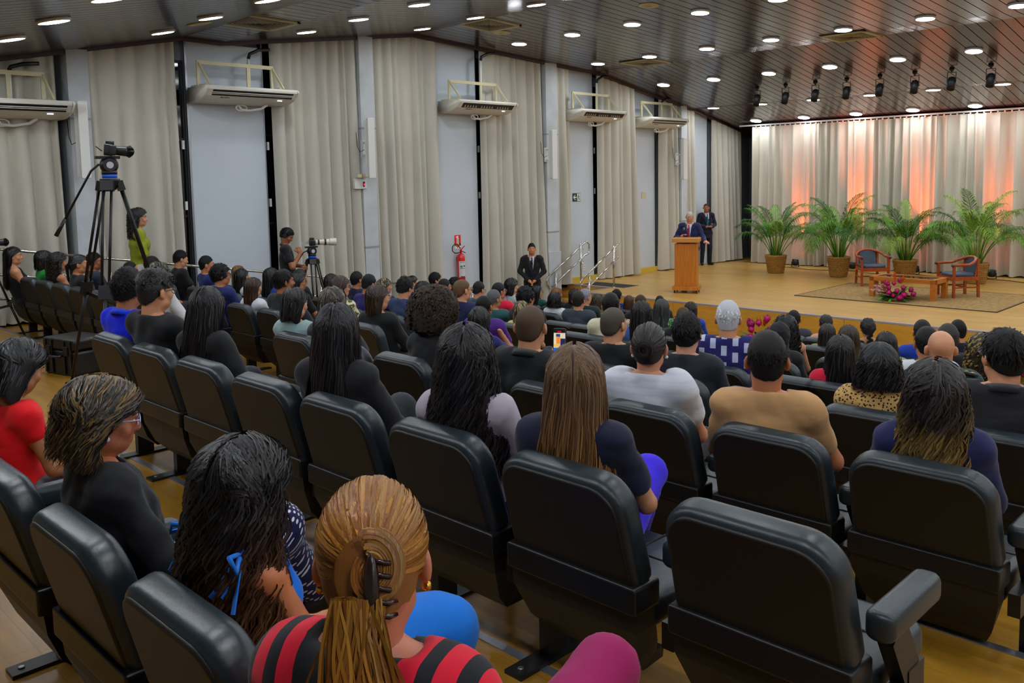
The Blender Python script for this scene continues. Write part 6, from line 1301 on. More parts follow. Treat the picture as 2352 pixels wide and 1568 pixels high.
# u, v = head-top pixel measured on the photograph, then the seat row
FAR = [
 (30, 566, 3.3, 'fr', 'long', BLK, 'tank', BLACK, S1, 'woman in profile with long dark hair and bare shoulders', dict(seat=(0.8, 3.5))),
 (101, 574, 'l1', 'f', 'bob', BLK, 'tee', GREEN, S2, 'woman with black bob and bright green top', dict(seat=(1.4, 3.5))),
 (133, 580, 'l1', 'f', 'curlylong', DBR, 'tank', (200, 200, 200), S2, 'curly-haired woman in a striped sleeveless top', dict(pat='stripes', seat=(1.99, 3.5))),
 (181, 583, 'l1', 'fr', 'tied', BLK, 'jacket', BLACK, S2, 'woman with smooth tied black hair and black jacket', dict(seat=(2.59, 3.5))),
 (216, 579, 4.3, 'mr', 'crew', BLK, 'long', (38, 44, 60), S3, 'man with glasses in a slate shirt behind the tripod', dict(specs=(30, 30, 30))),
 (300, 600, 'l2', 'mw', 'buzz', DBR, 'tee', (66, 54, 84), S2, 'man in a purple shirt behind the tripod legs'),
 (350, 588, 'l2', 'm', 'crew', BLK, 'tee', (60, 62, 66), S2, 'dark-haired man half hidden behind the woman with streaked hair'),
 (365, 600, 'l1', 'f', 'medium', DBR, 'long', WHITE, S2, 'woman with streaked hair and pale long-sleeved top', dict(streak=(150, 140, 110))),
 (405, 575, 'l3', 'md', 'crew', BLK, 'tee', BLACK, S1, 'man in a black polo looking down in profile'),
 (474, 587, 'l3', 'mr', 'crew', BLK, 'tee', (24, 34, 104), S2, 'man in a royal blue polo beside the wall railing'),
 (508, 603, 'l2', 'mr', 'curly', BLK, 'tee', (24, 34, 92), S2, 'man with curly hair and glasses in a navy shirt', dict(specs=(20, 20, 20))),
 (548, 609, 'l4', 'f', 'medium', BLN, 'tee', WHITE, S1, 'blonde woman half hidden before the white wall panel'),
 (556, 616, 'l3', 'f', 'long', BLK, 'tee', WHITE, S2, 'woman with black hair between the curly man and the brunette'),
 (583, 636, 'l2', 'f', 'medium', (58, 34, 24), 'long', WHITE, S1, 'woman with shiny brown hair and white blouse', dict(tip=(92, 58, 36))),
 (624, 614, 'l3', 'f', 'long', BLK, 'tee', BLUE, S2, 'woman with long black hair and blue top near the cameraman'),
 (653, 617, 'l2', 'mr', 'short', BLK, 'long', (34, 36, 42), S3, 'young man in a charcoal sweatshirt below the cameraman'),
 (685, 626, 'l3', 'fr', 'medium', BLK, 'tee', BLACK, S2, 'woman with glasses beside the young man in charcoal', dict(specs=(30, 24, 20))),
 (690, 617, 'l4', 'f', 'long', (44, 34, 28), 'tee', BLACK, S2, 'woman with long brown hair below the telephoto tripod'),
 (762, 628, 'l4', 'f', 'long', BLK, 'long', BLACK, S2, 'woman with black hair and black top near the railing'),
 (782, 634, 'E', 'fr', 'wavybob', (58, 34, 24), 'tee', (200, 196, 170), S1, 'woman with auburn wavy hair, glasses and leafy blouse', dict(pat='leafy', specs=(60, 20, 20))),
 (820, 623, 'G', 'm', 'crew', BLK, 'tee', NAVY, S2, 'man with dark hair standing out before the railing'),
 (831, 632, 'F', 'mf', 'crew', BLK, 'tee', (34, 26, 96), S2, 'man in an indigo shirt resting his chin on a hand'),
 (848, 630, 'H', 'f', 'medium', BLK, 'tee', BLACK, S2, 'dark-haired woman behind the man with hand on chin'),
 (871, 652, 'D', 'fr', 'bob', (54, 36, 22), 'long', (16, 22, 22), S1, 'woman with brown bob and glasses in a black sweater', dict(specs=(190, 170, 160))),
 (884, 638, 'G', 'fr', 'medium', DBR, 'tee', BLACK, S1, 'woman with blond-streaked hair behind the brown bob', dict(streak=(180, 160, 110))),
 (924, 635, 'F', 'md', 'thick', BLK, 'jacket', (44, 58, 96), S1, 'man in a blue suit and glasses looking down', dict(specs=(20, 20, 24))),
 (948, 632, 'H', 'fr', 'tied', DBR, 'tee', BLACK, S1, 'woman with hair scraped back and gold earring'),
 (973, 646, 'G', 'f', 'wavybob', BLK, 'tee', BLACK, S2, 'woman with wavy black hair beside the blue suit'),
 (1000, 624, 'I', 'mr', 'thick', BLK, 'tee', WHITE, S1, 'man with thick dark hair left of the fire extinguisher'),
 (1007, 650, 'G', 'm', 'fringe', GRY, 'tee', (90, 100, 120), S1, 'grey balding man half hidden by the afro'),
 (1022, 640, 'H', 'mr', 'crew', BLK, 'jacket', (70, 80, 110), S2, 'man with faded haircut and glasses below the extinguisher', dict(specs=(20, 20, 20))),
 (1045, 635, 'I', 'm', 'curly', BLK, 'tee', (120, 40, 40), S3, 'curly-haired person directly below the fire extinguisher'),
 (1063, 641, 'F', 'mr', 'buzz', (110, 84, 56), 'jacket', (20, 28, 70), S1, 'balding man in a navy suit with glasses', dict(specs=(60, 60, 60))),
 (1095, 647, 'H', 'md', 'crew', DBR, 'tee', (70, 84, 96), S1, 'man with glasses looking down right of the navy suit', dict(specs=(20, 20, 20))),
 (1147, 649, 'H', 'mr', 'crew', BLK, 'tee', (206, 12, 50), S2, 'man in a red shirt with a flat-top haircut', dict(specs=(20, 20, 20))),
 (1137, 665, 'G', 'mr', 'crew', GRY, 'tee', (40, 84, 86), S2, 'greying man in a teal shirt'),
 (1115, 678, 'E', 'mw', 'buzz', BLK, 'tee', (70, 26, 120), S3, 'bearded man with cropped hair in a purple shirt'),
 (1098, 707, 'D', 'ff', 'medium', (26, 24, 26), 'tee', (22, 26, 92), S2, 'woman in a navy tee touching her face'),
 (1176, 638, 'I', 'fr', 'bob', BLK, 'tee', (190, 170, 190), S1, 'woman with sleek black bob and floral blouse', dict(pat='floral')),
 (1211, 655, 'G', 'mr', 'curly', BLK, 'tee', (40, 44, 50), S2, 'bearded man with curly black hair below the guard'),
 (1234, 655, 'J', 'fr', 'long', BLK, 'tee', (10, 66, 56), S1, 'woman with glasses and dark green top below the guard', dict(specs=(20, 20, 20))),
 (1280, 660, 'J', 'fr', 'medium', GING, 'tee', BLACK, S1, 'blonde woman with glasses below the stair rail', dict(specs=(20, 20, 20))),
 (1276, 671, 'I', 'f', 'wavybob', BLK, 'cap', WHITE, S2, 'woman with curled black hair and white top'),
 (1331, 668, 'H', 'mw', 'crew', (40, 34, 30), 'jacket', (52, 60, 70), S1, 'man in a grey suit near the stair rails'),
 (1321, 662, 'J', 'f', 'bob', BLK, 'long', BLACK, S2, 'dark-haired woman behind the grey suit'),
 (1346, 663, 'I', 'mr', 'crew', (150, 140, 150), 'jacket', (24, 40, 40), S1, 'man with silver hair and beard in a dark jacket'),
 (1375, 675, 'J', 'f', 'wavybob', (64, 54, 34), 'tee', (96, 100, 40), S1, 'woman with curly light brown hair and olive top'),
 (1407, 672, 'F', 'm', 'crew', BLK, 'tee', (206, 200, 170), S2, 'man with short black hair and cream shirt'),
 (1418, 663, 'K', 'm', 'thick', BLK, 'tee', BLUE, S2, 'person with spiky black hair at the stage edge'),
 (1447, 679, 'K', 'f', 'long', (88, 54, 24), 'tee', BLUE, S1, 'woman with reddish hair at the stage edge'),
 (1474, 676, 'I', 'm', 'buzz', (70, 52, 34), 'tee', BLACK, S1, 'man with close-cropped brown hair left of the lectern'),
 (1478, 690, 'F', 'f', 'long', BLK, 'tee', (60, 90, 150), S2, 'woman with very long black hair tied at the crown'),
 (1523, 686, 'H', 'f', 'long', (60, 62, 64), 'tee', (60, 110, 50), S2, 'woman with long grey hair and green dotted dress', dict(pat='greendots', tip=(90, 92, 94))),
 (1518, 679, 'K', 'm', 'crew', BLK, 'tee', BLACK, S2, 'dark-haired person behind the grey-haired woman'),
 (1574, 704, 'G', 'm', 'buzz', (84, 64, 36), 'tee', BLACK, S2, 'man with shaved brown head below the lectern'),
 (1590, 692, 'I', 'f', 'bob', (30, 24, 22), 'tee', (30, 60, 180), S2, 'person with dark bob below the lectern'),
 (1202, 692, 'F', 'f', 'medium', (60, 46, 30), 'tee', (190, 180, 120), S1, 'woman with blond-streaked hair behind the man filming', dict(streak=(190, 166, 110))),
 (1416, 705, 'D', 'mr', 'buzz', (88, 80, 70), 'tee', BLACK, S1, 'man with shaved head and amber glasses in black', dict(specs=(160, 90, 30))),
 (1679, 690, 'E', 'mw', 'crew', WHT, 'tee', (28, 26, 96), S1, 'white-haired man in a blue checked shirt', dict(pat='plaid')),
 (1795, 741, 'F', 'f', 'hijab', (16, 17, 20), 'long', BLACK, S2, 'person with black head covering and cardigan'),
 (1810, 724, 'G', 'f', 'curlylong', BLK, 'tank', (40, 46, 54), S1, 'woman with long curled black hair near the flowers'),
 (1828, 712, 'I', 'm', 'crew', BLK, 'jacket', (54, 58, 66), S2, 'man in grey beside the flowers on the floor'),
 (1902, 720, 'I', 'f', 'tied', DBR, 'tank', WHITE, S1, 'woman with half-up brown hair and earrings'),
 (1905, 745, 'H', 'f', 'long', (46, 34, 28), 'tee', (120, 140, 80), S1, 'woman with straight long brown hair'),
 (1955, 746, 'G', 'f', 'long', (54, 42, 28), 'tee', (190, 196, 120), S1, 'woman with long dark blond hair', dict(tip=(150, 124, 66))),
 (1999, 731, 'I', 'f', 'braid', BLK, 'tank', BLACK, S2, 'woman with braided black hair and bare back'),
 (2042, 761, 'G', 'f', 'long', (26, 20, 18), 'tee', (150, 160, 90), S1, 'woman with dark hair turning blond at the ends', dict(tip=(140, 112, 50))),
 (1938, 768, 'E', 'f', 'long', (22, 18, 18), 'tee', (196, 12, 50), S2, 'woman with long black hair and red shirt'),
 (2171, 760, 'E', 'mw', None, BLK, 'long', (14, 52, 52), S1, 'bald man in a dark green uniform with epaulettes'),
 (2137, 750, 'F', 'm', 'crew', BLK, 'tee', WHITE, S2, 'man with dark hair and white shirt beside the bald man'),
 (2125, 734, 'H', 'm', 'crew', (36, 28, 24), 'long', (20, 56, 160), S2, 'man in a bright blue shirt before the stage'),
 (2185, 743, 'G', 'm', 'crew', (58, 54, 50), 'tee', BLACK, S2, 'greying man just behind the bald man'),
 (2207, 734, 'I', 'm', 'crew', BLK, 'jacket', (18, 20, 40), S1, 'man in a dark navy suit near the right stage flowers'),
 (2268, 768, 'F', 'f', 'curlylong', (44, 36, 24), 'tee', BLACK, S1, 'woman with streaked curls beside the bearded man', dict(streak=(160, 134, 60))),
]
LECT = (2.8, 16.2)
def face_angle(X, Y): return math.atan2(-(LECT[0]-X), LECT[1]-Y)
ROWY = dict(ROWS); ROWY.update(LROW)
HTOP = {'afro': 1.30, 'curly': 1.262, 'thick': 1.255, 'buzz': 1.226, 'short': 1.245, None: 1.22}
def place(u, v, row, hair, dy=0.245, J=None):
    Y0 = ROWY[row] if isinstance(row, str) else row; P = onY(u, v, Y0+dy); fz = floor_z(Y0+0.33, P[0]); top = HTOP.get(hair, 1.238)
    if J is not None: top = top+(J['head'][2]-1.105)
    return P[0], Y0, fz, (P[2]-fz)/top
seats_taken = {}
def seat_label(lb): return 'black auditorium chair of the '+lb
for i, rec in enumerate(FAR):
    u, v, row, pr, hair, hc, top, tc, sk, lb = rec[:10]; kw = dict(rec[10]) if len(rec) > 10 else {}
    seat_at = kw.pop('seat', None); X, Y0, fz, s = place(u, v, row, hair); ang = face_angle(X, Y0); s = max(0.86, min(1.16, s))
    q, M = person((X, Y0+0.20, fz), 0.75*ang, s, PROTO_J[pr], lb, hair, hc, top, tc, sk, proto=pr, seed=(i % 2), hi=False, bottom=((30, 34, 44), (40, 46, 70), (24, 24, 26), (74, 66, 54))[i % 4], face=(pr in ('mr', 'fr')), **kw)
    if lb.startswith('bald man'):
        for sx in (-1, 1):
            mb = MB(); mb.bar((sx*0.07, -0.03, 0.995), (sx*0.19, -0.03, 0.968), 0.055, 0.012); ep = mb.build('epaulette', mat('epaulette', (14, 20, 20), 0.6), q)
            mb = MB()
            for k in range(3): mb.lathe([(0.012, 0.0), (0.010, 0.004), (0, 0.006)], 8, Matrix.Translation((sx*(0.095+0.035*k), -0.03, 0.997-0.008*k)))
            mb.build('insignia', mat('insignia', (200, 160, 70), 0.3, 0.8), ep)
    chair(*(seat_at or (X, Y0)), seat_label(lb))

# ---------------------------------------------------------------- people in the near rows, each built singly
def near(u, v, row, J, lb, hair, hc, top, tc, sk, seat_x=None, rz_=None, seed=0, dy=None, s=None, end=False, seat=True, ry=0.20, **kw):
    dyy = (J['head'][1]+ry) if dy is None else dy
    X, Y0, fz, sc_ = place(u, v, row, hair, dyy, J); X = X-J['head'][0]; s_ = sc_ if s is None else s; s_ = max(0.88, min(1.15, s_))
    ang = face_angle(X, Y0); rz0 = 0.35*ang if rz_ is None else rz_
    q, M = person((X, Y0+(ry if dy is None else dy-J['head'][1]), fz), rz0, s_, J, lb, hair, hc, top, tc, sk, hi=(2 if Y0 < 2.5 else 1), seed=seed, group='seated audience', **kw)
    if seat: chair(X if seat_x is None else seat_x-0.06, Y0, seat_label(lb), end)
    return q, M, X, Y0, s_
def earring(q, M, m, hoop=False):
    for sx in (-1, 1):
        mb = MB()
        if hoop: mb.tube([(sx*0.082, -0.004+0.016*math.cos(a), -0.062+0.018*math.sin(a)) for a in np.linspace(0, 6.283, 18)], 0.0018, 6, False)
        else: mb.ball((sx*0.083, 0.002, -0.045), 0.0085, 10, 6)
        mb.build('earring', m, q, M)
pearl = mat('pearl', (226, 220, 214), 0.2); silver = mat('silver', (210, 212, 216), 0.2, 1.0); gold = mat('gold', (214, 168, 70), 0.25, 1.0)
def collar(q, J, m, r_=0.072, dz=0.01):
    nb = J['nkb']; pts = []
    for a in np.linspace(R(-60), R(240), 26): pts.append((nb[0]+r_*math.cos(a), nb[1]-0.004-0.92*r_*math.sin(a), nb[2]+dz+0.022*math.sin(a)))
    mb = MB(); V = []
    for (x, y, z) in pts: d = Vector((x-nb[0], y-nb[1], 0)).normalized(); V += [(x, y, z+0.018), (x+d.x*0.022, y+d.y*0.022, z-0.014), (x+d.x*0.012, y+d.y*0.012, z-0.018)]
    n = len(pts); mb.add(V, [(3*i, 3*i+1, 3*i+4, 3*i+3) for i in range(n-1)]+[(3*i+1, 3*i+2, 3*i+5, 3*i+4) for i in range(n-1)]+[(3*i+2, 3*i, 3*i+3, 3*i+5) for i in range(n-1)], True)
    mb.build('collar', m, q)
# row A, nearest the camera
J = seated(sex='f', lean=0.13, yaw=14, pitch=-24, hx=0.02, bulk=1.0)
q, M, *_ = near(62, 783, 'A', J, 'woman with black hair in a bright red sleeveless dress', 'bob', (14, 13, 16), 'cap', (226, 8, 20), S2, rz_=0.12, bottom=(92, 108, 116), seed=11, neck=0.03, seat_x=10.70, hsc=1.1)
J = seated(sex='f', lean=0.02, yaw=-8, pitch=-8, bulk=1.12, cross='R')
q, M, *_ = near(238, 872, 'A', J, 'older woman with short wavy hair, clear glasses and pearl earring', 'wavybob', (34, 27, 22), 'jacket', (20, 20, 24), (184, 108, 72), rz_=-0.1, seat_x=11.36, hsc=1.16, streak=(112, 84, 36), seed=12, specs=(190, 186, 214), bpat='dots', bottom=(17, 18, 66), skirt=True)
earring(q, M, pearl)
J = seated(sex='f', lean=0.06, yaw=24, pitch=-6, bulk=1.0, cross='R'); J['knR'] = np.array((0.26, 0.60, 0.60)); J['knL'] = np.array((0.08, 0.6, 0.52))
q, M, *_ = near(572, 1018, 'A', J, 'woman with dark wavy hair in a sky blue strappy dress', 'longwavy', (20, 17, 18), 'tank', (10, 104, 206), (190, 112, 66), rz_=0.0, seat_x=12.0, hsc=1.16, tip=(104, 66, 30), seed=13, bottom=(10, 112, 210), skirt=True, neck=0.05)
blue_tie = cloth((10, 112, 216))
for sx in (-1, 1):
    p = Vector((sx*0.135, 0.03, 0.985)); mb = MB(); mb.ball(tuple(p), 0.014, 8, 6)
    mb.tube([p, p+Vector((sx*0.03, -0.05, 0.012)), p+Vector((sx*0.055, -0.045, -0.02)), p+Vector((sx*0.02, -0.02, -0.008)), p], 0.007, 6); mb.tube([p, p+Vector((-sx*0.03, -0.045, 0.010)), p+Vector((-sx*0.05, -0.045, -0.02)), p], 0.007, 6)
    mb.bar(p, p+Vector((sx*0.045, -0.055, -0.13)), 0.024, 0.004, (0, 1, 0.3)); mb.bar(p, p+Vector((-sx*0.005, -0.06, -0.10)), 0.022, 0.004, (0, 1, 0.3)); mb.tube([p, p+Vector((-sx*0.02, 0.10, -0.03))], 0.009, 6); mb.tube([p, p+Vector((-sx*0.02, -0.08, -0.1))], 0.009, 6)
    mb.build('shoulder_bow', blue_tie, q)
J = seated(sex='f', lean=0.0, yaw=22, pitch=-12, bulk=1.05, cross='R')
J['knR'] = np.array((0.20, 0.70, 0.60)); J['anR'] = np.array((0.02, 0.85, 0.22)); J['toR'] = np.array((0.0, 0.98, 0.18))
q, M, *_ = near(872, 1097, 0.55, J, 'ginger woman with claw-clipped bun and striped red shirt', 'clawbun', (178, 124, 44), 'elbow', (20, 20, 26), (206, 128, 96), rz_=0.42, tip=(190, 118, 40), streak=(120, 66, 26), seed=14, pat='redstripe', bottom=(150, 8, 84))
mb = MB(); mb.ball((0.02, -0.165, -0.01), (0.012, 0.012, 0.05), 8, 6)
for k in range(5): mb.tube([(0.02, -0.165, 0.03-0.018*k), (0.045, -0.16, 0.025-0.018*k), (0.05, -0.13, 0.02-0.018*k)], 0.004, 5)
mb.build('hair_claw', mat('claw', (40, 26, 22), 0.25), q, M); earring(q, M, gold)
# row B
J = seated(sex='m', lean=0.02, yaw=12, pitch=-6)
q, M, *_ = near(298, 613, 'B', J, 'young man in a vivid blue polo shirt', 'thick', BLK, 'tee', (4, 30, 226), S2, seat_x=8.46, rz_=0.25, seed=21); collar(q, J, cloth((10, 60, 226)))
J = seated(sex='m', lean=-0.01, yaw=-2, pitch=-2)
q, M, *_ = near(356, 619, 'B', J, 'young man with curly top, glasses and black tee', 'fadecurl', (22, 19, 18), 'tee', (22, 24, 28), S1, seat_x=9.02, rz_=0.2, seed=22, specs=(40, 38, 40), neck=0.01)
J = seated(sex='f', lean=0.05, yaw=22, pitch=-8, bulk=1.05, arms='rest')
near(482, 658, 'B', J, 'woman with glossy long black hair in a black blazer', 'long', (15, 13, 17), 'long', (23, 23, 26), S2, seat_x=9.60, rz_=0.2, seed=23)
chair(10.14, 1.9, 'empty black auditorium chair between the two long-haired women in black')
J = seated(sex='f', lean=0.0, yaw=24, pitch=-2, bulk=1.05, cross='L')
near(778, 695, 'B', J, 'woman with long straight black hair before the afro', 'long', (19, 16, 20), 'long', (26, 26, 30), S2, seat_x=10.79, rz_=0.35, seed=24, tip=(44, 34, 36), bottom=(36, 42, 46))
J = seated(sex='f', lean=0.0, yaw=20, pitch=-2, bulk=0.98)
near(1078, 745, 'B', J, 'woman with wavy dark hair and lilac cardigan', 'longwavy', (24, 20, 22), 'long', (176, 166, 178), S1, seat_x=11.40, rz_=0.35, seed=25, tip=(46, 36, 34))
J = seated(sex='f', lean=0.0, yaw=18, pitch=-2, cross='R')
near(1330, 788, 'B', J, 'woman with straight light brown hair and navy tee', 'long', (120, 88, 54), 'tee', (22, 24, 52), S1, seat_x=12.0, rz_=0.35, seed=26, tip=(176, 124, 66), streak=(84, 58, 42), bottom=(52, 22, 216))
chair(12.58, 1.9, 'nearest empty black auditorium chair with its armrest toward the aisle', end=True)
# row C
J = seated(sex='f', lean=0.0, yaw=-2, pitch=-8)
near(681, 660, 'C', J, 'woman with smooth black hair and pale aqua top', 'bob', (17, 15, 17), 'tee', (150, 178, 176), S1, seat_x=8.48, rz_=0.25, seed=31, neck=0.01)
J = seated(sex='f', lean=0.0, yaw=15)
near(768, 657, 'C', J, 'woman with ash brown highlighted hair', 'medium', (44, 38, 34), 'tee', (60, 60, 66), S1, seat_x=9.06, rz_=0.3, seed=32, streak=(120, 106, 84))
J = seated(sex='f', lean=0.08, yaw=-4, pitch=-24, bulk=1.05, arms='faceL', hz=-0.02)
q, M, *_ = near(1008, 656, 'C', J, 'woman with a large brown afro and black hoodie', 'afro', (44, 32, 22), 'long', (26, 28, 32), S2, seat_x=9.65, rz_=0.1, seed=33, dy=0.30); earring(q, M, silver, True)
Xp_, Yp_, fzp_, sp_ = place(1222, 700, 'C', 'buzz', 0.245); PHONE = onY(1285, 785, Yp_+0.20+0.44)
J = seated(sex='m', lean=0.0, yaw=14, arms='phone', bulk=1.08)
_l = Matrix.Rotation(-0.2, 3, 'Z') @ ((Vector(PHONE)-Vector((Xp_, Yp_+0.20, fzp_)))/sp_); _l = np.array(_l); J['hdR'] = _l+np.array((0.0, -0.005, -0.045)); J['wrR'] = _l+np.array((0.03, -0.06, -0.14)); J['elR'] = np.array((0.24, 0.16, 0.68))
q, M, XP, YP, SP = near(1222, 700, 'C', J, 'man in a black shirt filming with his phone', 'buzz', (92, 72, 54), 'tee', (22, 26, 28), S1, seat_x=10.83, rz_=0.2, seed=34); collar(q, J, cloth((26, 30, 32)))
J = seated(sex='f', lean=0.0, yaw=8, bulk=1.18)
q, M, *_ = near(1498, 736, 'C', J, 'woman with low dark bun in a white puff-sleeved blouse', 'bun', (36, 28, 27), 'puff', (206, 210, 220), (206, 138, 104), seat_x=11.43, rz_=0.32, seed=35, pat='ribbed'); earring(q, M, pearl)
J = seated(sex='m', lean=0.0, yaw=10, arms='rest', bulk=1.06)
near(1771, 760, 'C', J, 'man with short black hair in a tan T-shirt', 'crew', (24, 19, 17), 'tee', (196, 150, 100), (188, 116, 76), seat_x=12.03, rz_=0.36, seed=36, bottom=(186, 152, 92))
J = seated(sex='f', lean=0.0, yaw=8, bulk=1.08)
q, M, *_ = near(2158, 827, 'C', J, 'woman with curly blond-tipped hair in a navy jacket', 'longwavy', (36, 29, 27), 'jacket', (24, 28, 76), S1, seat_x=12.62, rz_=0.36, seed=37, tip=(196, 158, 80), hsc=1.03, bottom=(40, 70, 140), shoe=(190, 140, 100), end=True)
chair(10.16, 3.1, 'empty black auditorium chair beside the woman with the afro')
# row D
J = seated(sex='m', lean=0.02, yaw=6, bulk=1.12)
near(1585, 714, 'D', J, 'broad man with thick black hair in a dark tee', 'thick', (20, 18, 18), 'tee', (30, 34, 42), (206, 150, 122), rz_=0.3, seed=41)
J = seated(sex='f', lean=0.0, yaw=8)
near(2027, 788, 'D', J, 'woman with wavy black hair in a leopard print blouse', 'wavybob', (14, 13, 16), 'puff', (196, 156, 92), S1, rz_=0.35, seed=42, pat='leopard')
J = seated(sex='m', lean=0.0, yaw=26, bulk=1.16)
q, M, *_ = near(2315, 750, 'D', J, 'bearded man with glasses in a black collared shirt', 'short', (18, 16, 17), 'tee', (26, 27, 32), S1, rz_=0.35, seed=43, specs=(24, 24, 28), end=True); collar(q, J, cloth((28, 29, 34)))
b = Field((-0.1, -0.05, -0.16), (0.1, 0.14, 0.03), 0.006); b.ell((0, 0.025, -0.062), (0.064, 0.078, 0.066), 0.02); b.cut(lambda x, y, z: z+0.028+0*x); b.cut(lambda x, y, z: -0.01-y+0*x); V, Q = b.mesh(1); own(link('beard', mesh_np('beard', V, Q), q, M), hair_mat((18, 16, 17)))
chair(11.26, 4.3, 'empty black auditorium chair directly in front of the tan T-shirt')
# further empty chairs in view
for (X, Y0, lb) in ((3.18, 3.5, 'empty black auditorium chair next to the black jacket, behind the tripod'), (3.79, 3.5, 'empty black auditorium chair right of the tripod leg, beside the blue polo'),
                    (10.9, 5.4, 'empty black auditorium chair right of the checked shirt')): chair(X, Y0, lb)
for (u, Y0, lb) in ((1275, 7.6, 'empty black auditorium chair below the woman with curled black hair'), (1335, 7.6, 'empty black auditorium chair behind the grey suit'), (1318, 6.5, 'empty black auditorium chair left of the shaved head in glasses')):
    X = onY(u, 740, Y0)[0]; chair(X, Y0, lb)
# the phone being filmed with
Pp = PHONE; r_ = empty('phone', tuple(Pp), R(30), 'black phone filming the lectern, held up by the man in black', 'phone')
M0 = Matrix.Rotation(R(-8), 4, 'X')
mb = MB(); mb.slab(0.078, 0.158, 0.009, 0.012, 0.003, M=M0 @ TR(0, 0, -0.079)); mb.build('case', mat('phone_case', (14, 14, 16), 0.3), r_)
def scr(nm, c, x0, x1, z0, z1, e=0.9, y=-0.0012): mb = MB(); mb.box(x0, x1, y, y+0.0008, z0, z1, M0); return mb.build(nm, mat('scr_%d_%d_%d' % c, c, 0.3, emit=(c, e)), r_)
sc_o = scr('screen', (196, 186, 160), -0.034, 0.034, -0.074, 0.074)
for (nm, c, x0, x1, z0, z1) in (('screen_image', (10, 10, 12), -0.034, 0.034, 0.052, 0.074), ('screen_image', (220, 30, 40), -0.012, 0.010, 0.055, 0.064), ('screen_image', (206, 120, 40), -0.018, 0.004, -0.01, 0.03), ('screen_image', (40, 50, 110), -0.02, 0.004, 0.03, 0.046), ('screen_image', (206, 170, 90), -0.034, 0.034, -0.03, -0.012), ('screen_image', (20, 90, 200), -0.034, -0.004, -0.06, -0.034), ('screen_image', (30, 28, 70), 0.006, 0.034, -0.07, 0.02)):
    scr(nm, c, x0, x1, z0, z1, 0.9, -0.0024 if c != (206, 170, 90) else -0.0018)

# ---------------------------------------------------------------- standing people
def suit_bits(q, J, jacket, shirt_c, tie_c, k=1.0):
    nb = J['nkb']; ch = J['che']; w_ = cloth(shirt_c); y0 = ch[1]+0.118*J['bulk']
    mb = MB(); V = [(-0.055*k, nb[1]+0.045, nb[2]+0.015), (0.055*k, nb[1]+0.045, nb[2]+0.015), (0.05*k, y0-0.005, nb[2]-0.08), (0.018*k, y0+0.018, ch[2]-0.10), (-0.018*k, y0+0.018, ch[2]-0.10), (-0.05*k, y0-0.005, nb[2]-0.08)]
    mb.add(V+[(x, y-0.03, z) for (x, y, z) in V], [(0, 5, 4, 3, 2, 1), (6, 7, 8, 9, 10, 11)]+[(i, (i+1) % 6, 6+(i+1) % 6, 6+i) for i in range(6)]); mb.build('shirt_front', w_, q)
    mb = MB()
    for s in (-1, 1): mb.add([(s*0.062, nb[1]-0.02, nb[2]+0.045), (s*0.008, nb[1]+0.072, nb[2]+0.004), (s*0.035, nb[1]+0.078, nb[2]-0.03), (s*0.072, nb[1]+0.03, nb[2]+0.0)], [(0, 1, 2, 3), (3, 2, 1, 0)])
    mb.build('shirt_collar', w_, q)
    mb = MB(); V = [(-0.014, y0-0.012, nb[2]-0.012), (0.014, y0-0.012, nb[2]-0.012), (0.011, y0-0.004, nb[2]-0.04), (0.024, y0+0.026, ch[2]-0.13), (0.0, y0+0.027, ch[2]-0.17), (-0.024, y0+0.026, ch[2]-0.13), (-0.011, y0-0.004, nb[2]-0.04)]
    mb.add([(x, y+0.006, z) for (x, y, z) in V]+[(x, y-0.006, z) for (x, y, z) in V], [(0, 6, 5, 4, 3, 2, 1), (7, 8, 9, 10, 11, 12, 13)]+[(i, (i+1) % 7, 7+(i+1) % 7, 7+i) for i in range(7)]); mb.build('tie', cloth(tie_c), q)
    for s in (-1, 1):
        mb = MB(); V = [(s*0.068, nb[1]+0.0, nb[2]+0.03), (s*0.06, y0-0.02, nb[2]-0.045), (s*0.018, y0+0.03, ch[2]-0.13), (s*0.06, y0+0.028, ch[2]-0.04), (s*0.105, y0+0.0, nb[2]-0.085), (s*0.095, nb[1]+0.02, nb[2]-0.01)]
        mb.add(V+[(x, y-0.012, z) for (x, y, z) in V], [(0, 1, 2, 3, 4, 5) if s < 0 else (5, 4, 3, 2, 1, 0)]+[(11, 10, 9, 8, 7, 6) if s < 0 else (6, 7, 8, 9, 10, 11)]+[(i, (i+1) % 6, 6+(i+1) % 6, 6+i) for i in range(6)]); mb.build('lapel', cloth(jacket), q)
    # jacket skirt below the hip
    F = Field((-0.32, -0.26, J['pel'][2]-0.30), (0.32, 0.28, J['pel'][2]+0.16), 0.013); F.cap(J['pel']+np.array((0, 0, 0.10)), J['pel']+np.array((0, 0, -0.16)), 0.165, 0.185, 0.02, (1, 1.3, 1)); z0 = J['pel'][2]-0.16; z1 = J['pel'][2]+0.12; F.cut(lambda x, y, z: z0-z+0*x); F.cut(lambda x, y, z: z-z1+0*x); V, Q = F.mesh(1); own(link('jacket_skirt', mesh_np('jacket_skirt', V, Q), q), cloth(jacket))
def stand(P, rz_, s, J, lb, *a, **k): return person(tuple(P), rz_, s, J, lb, *a, hi=1, group='standing people', **k)
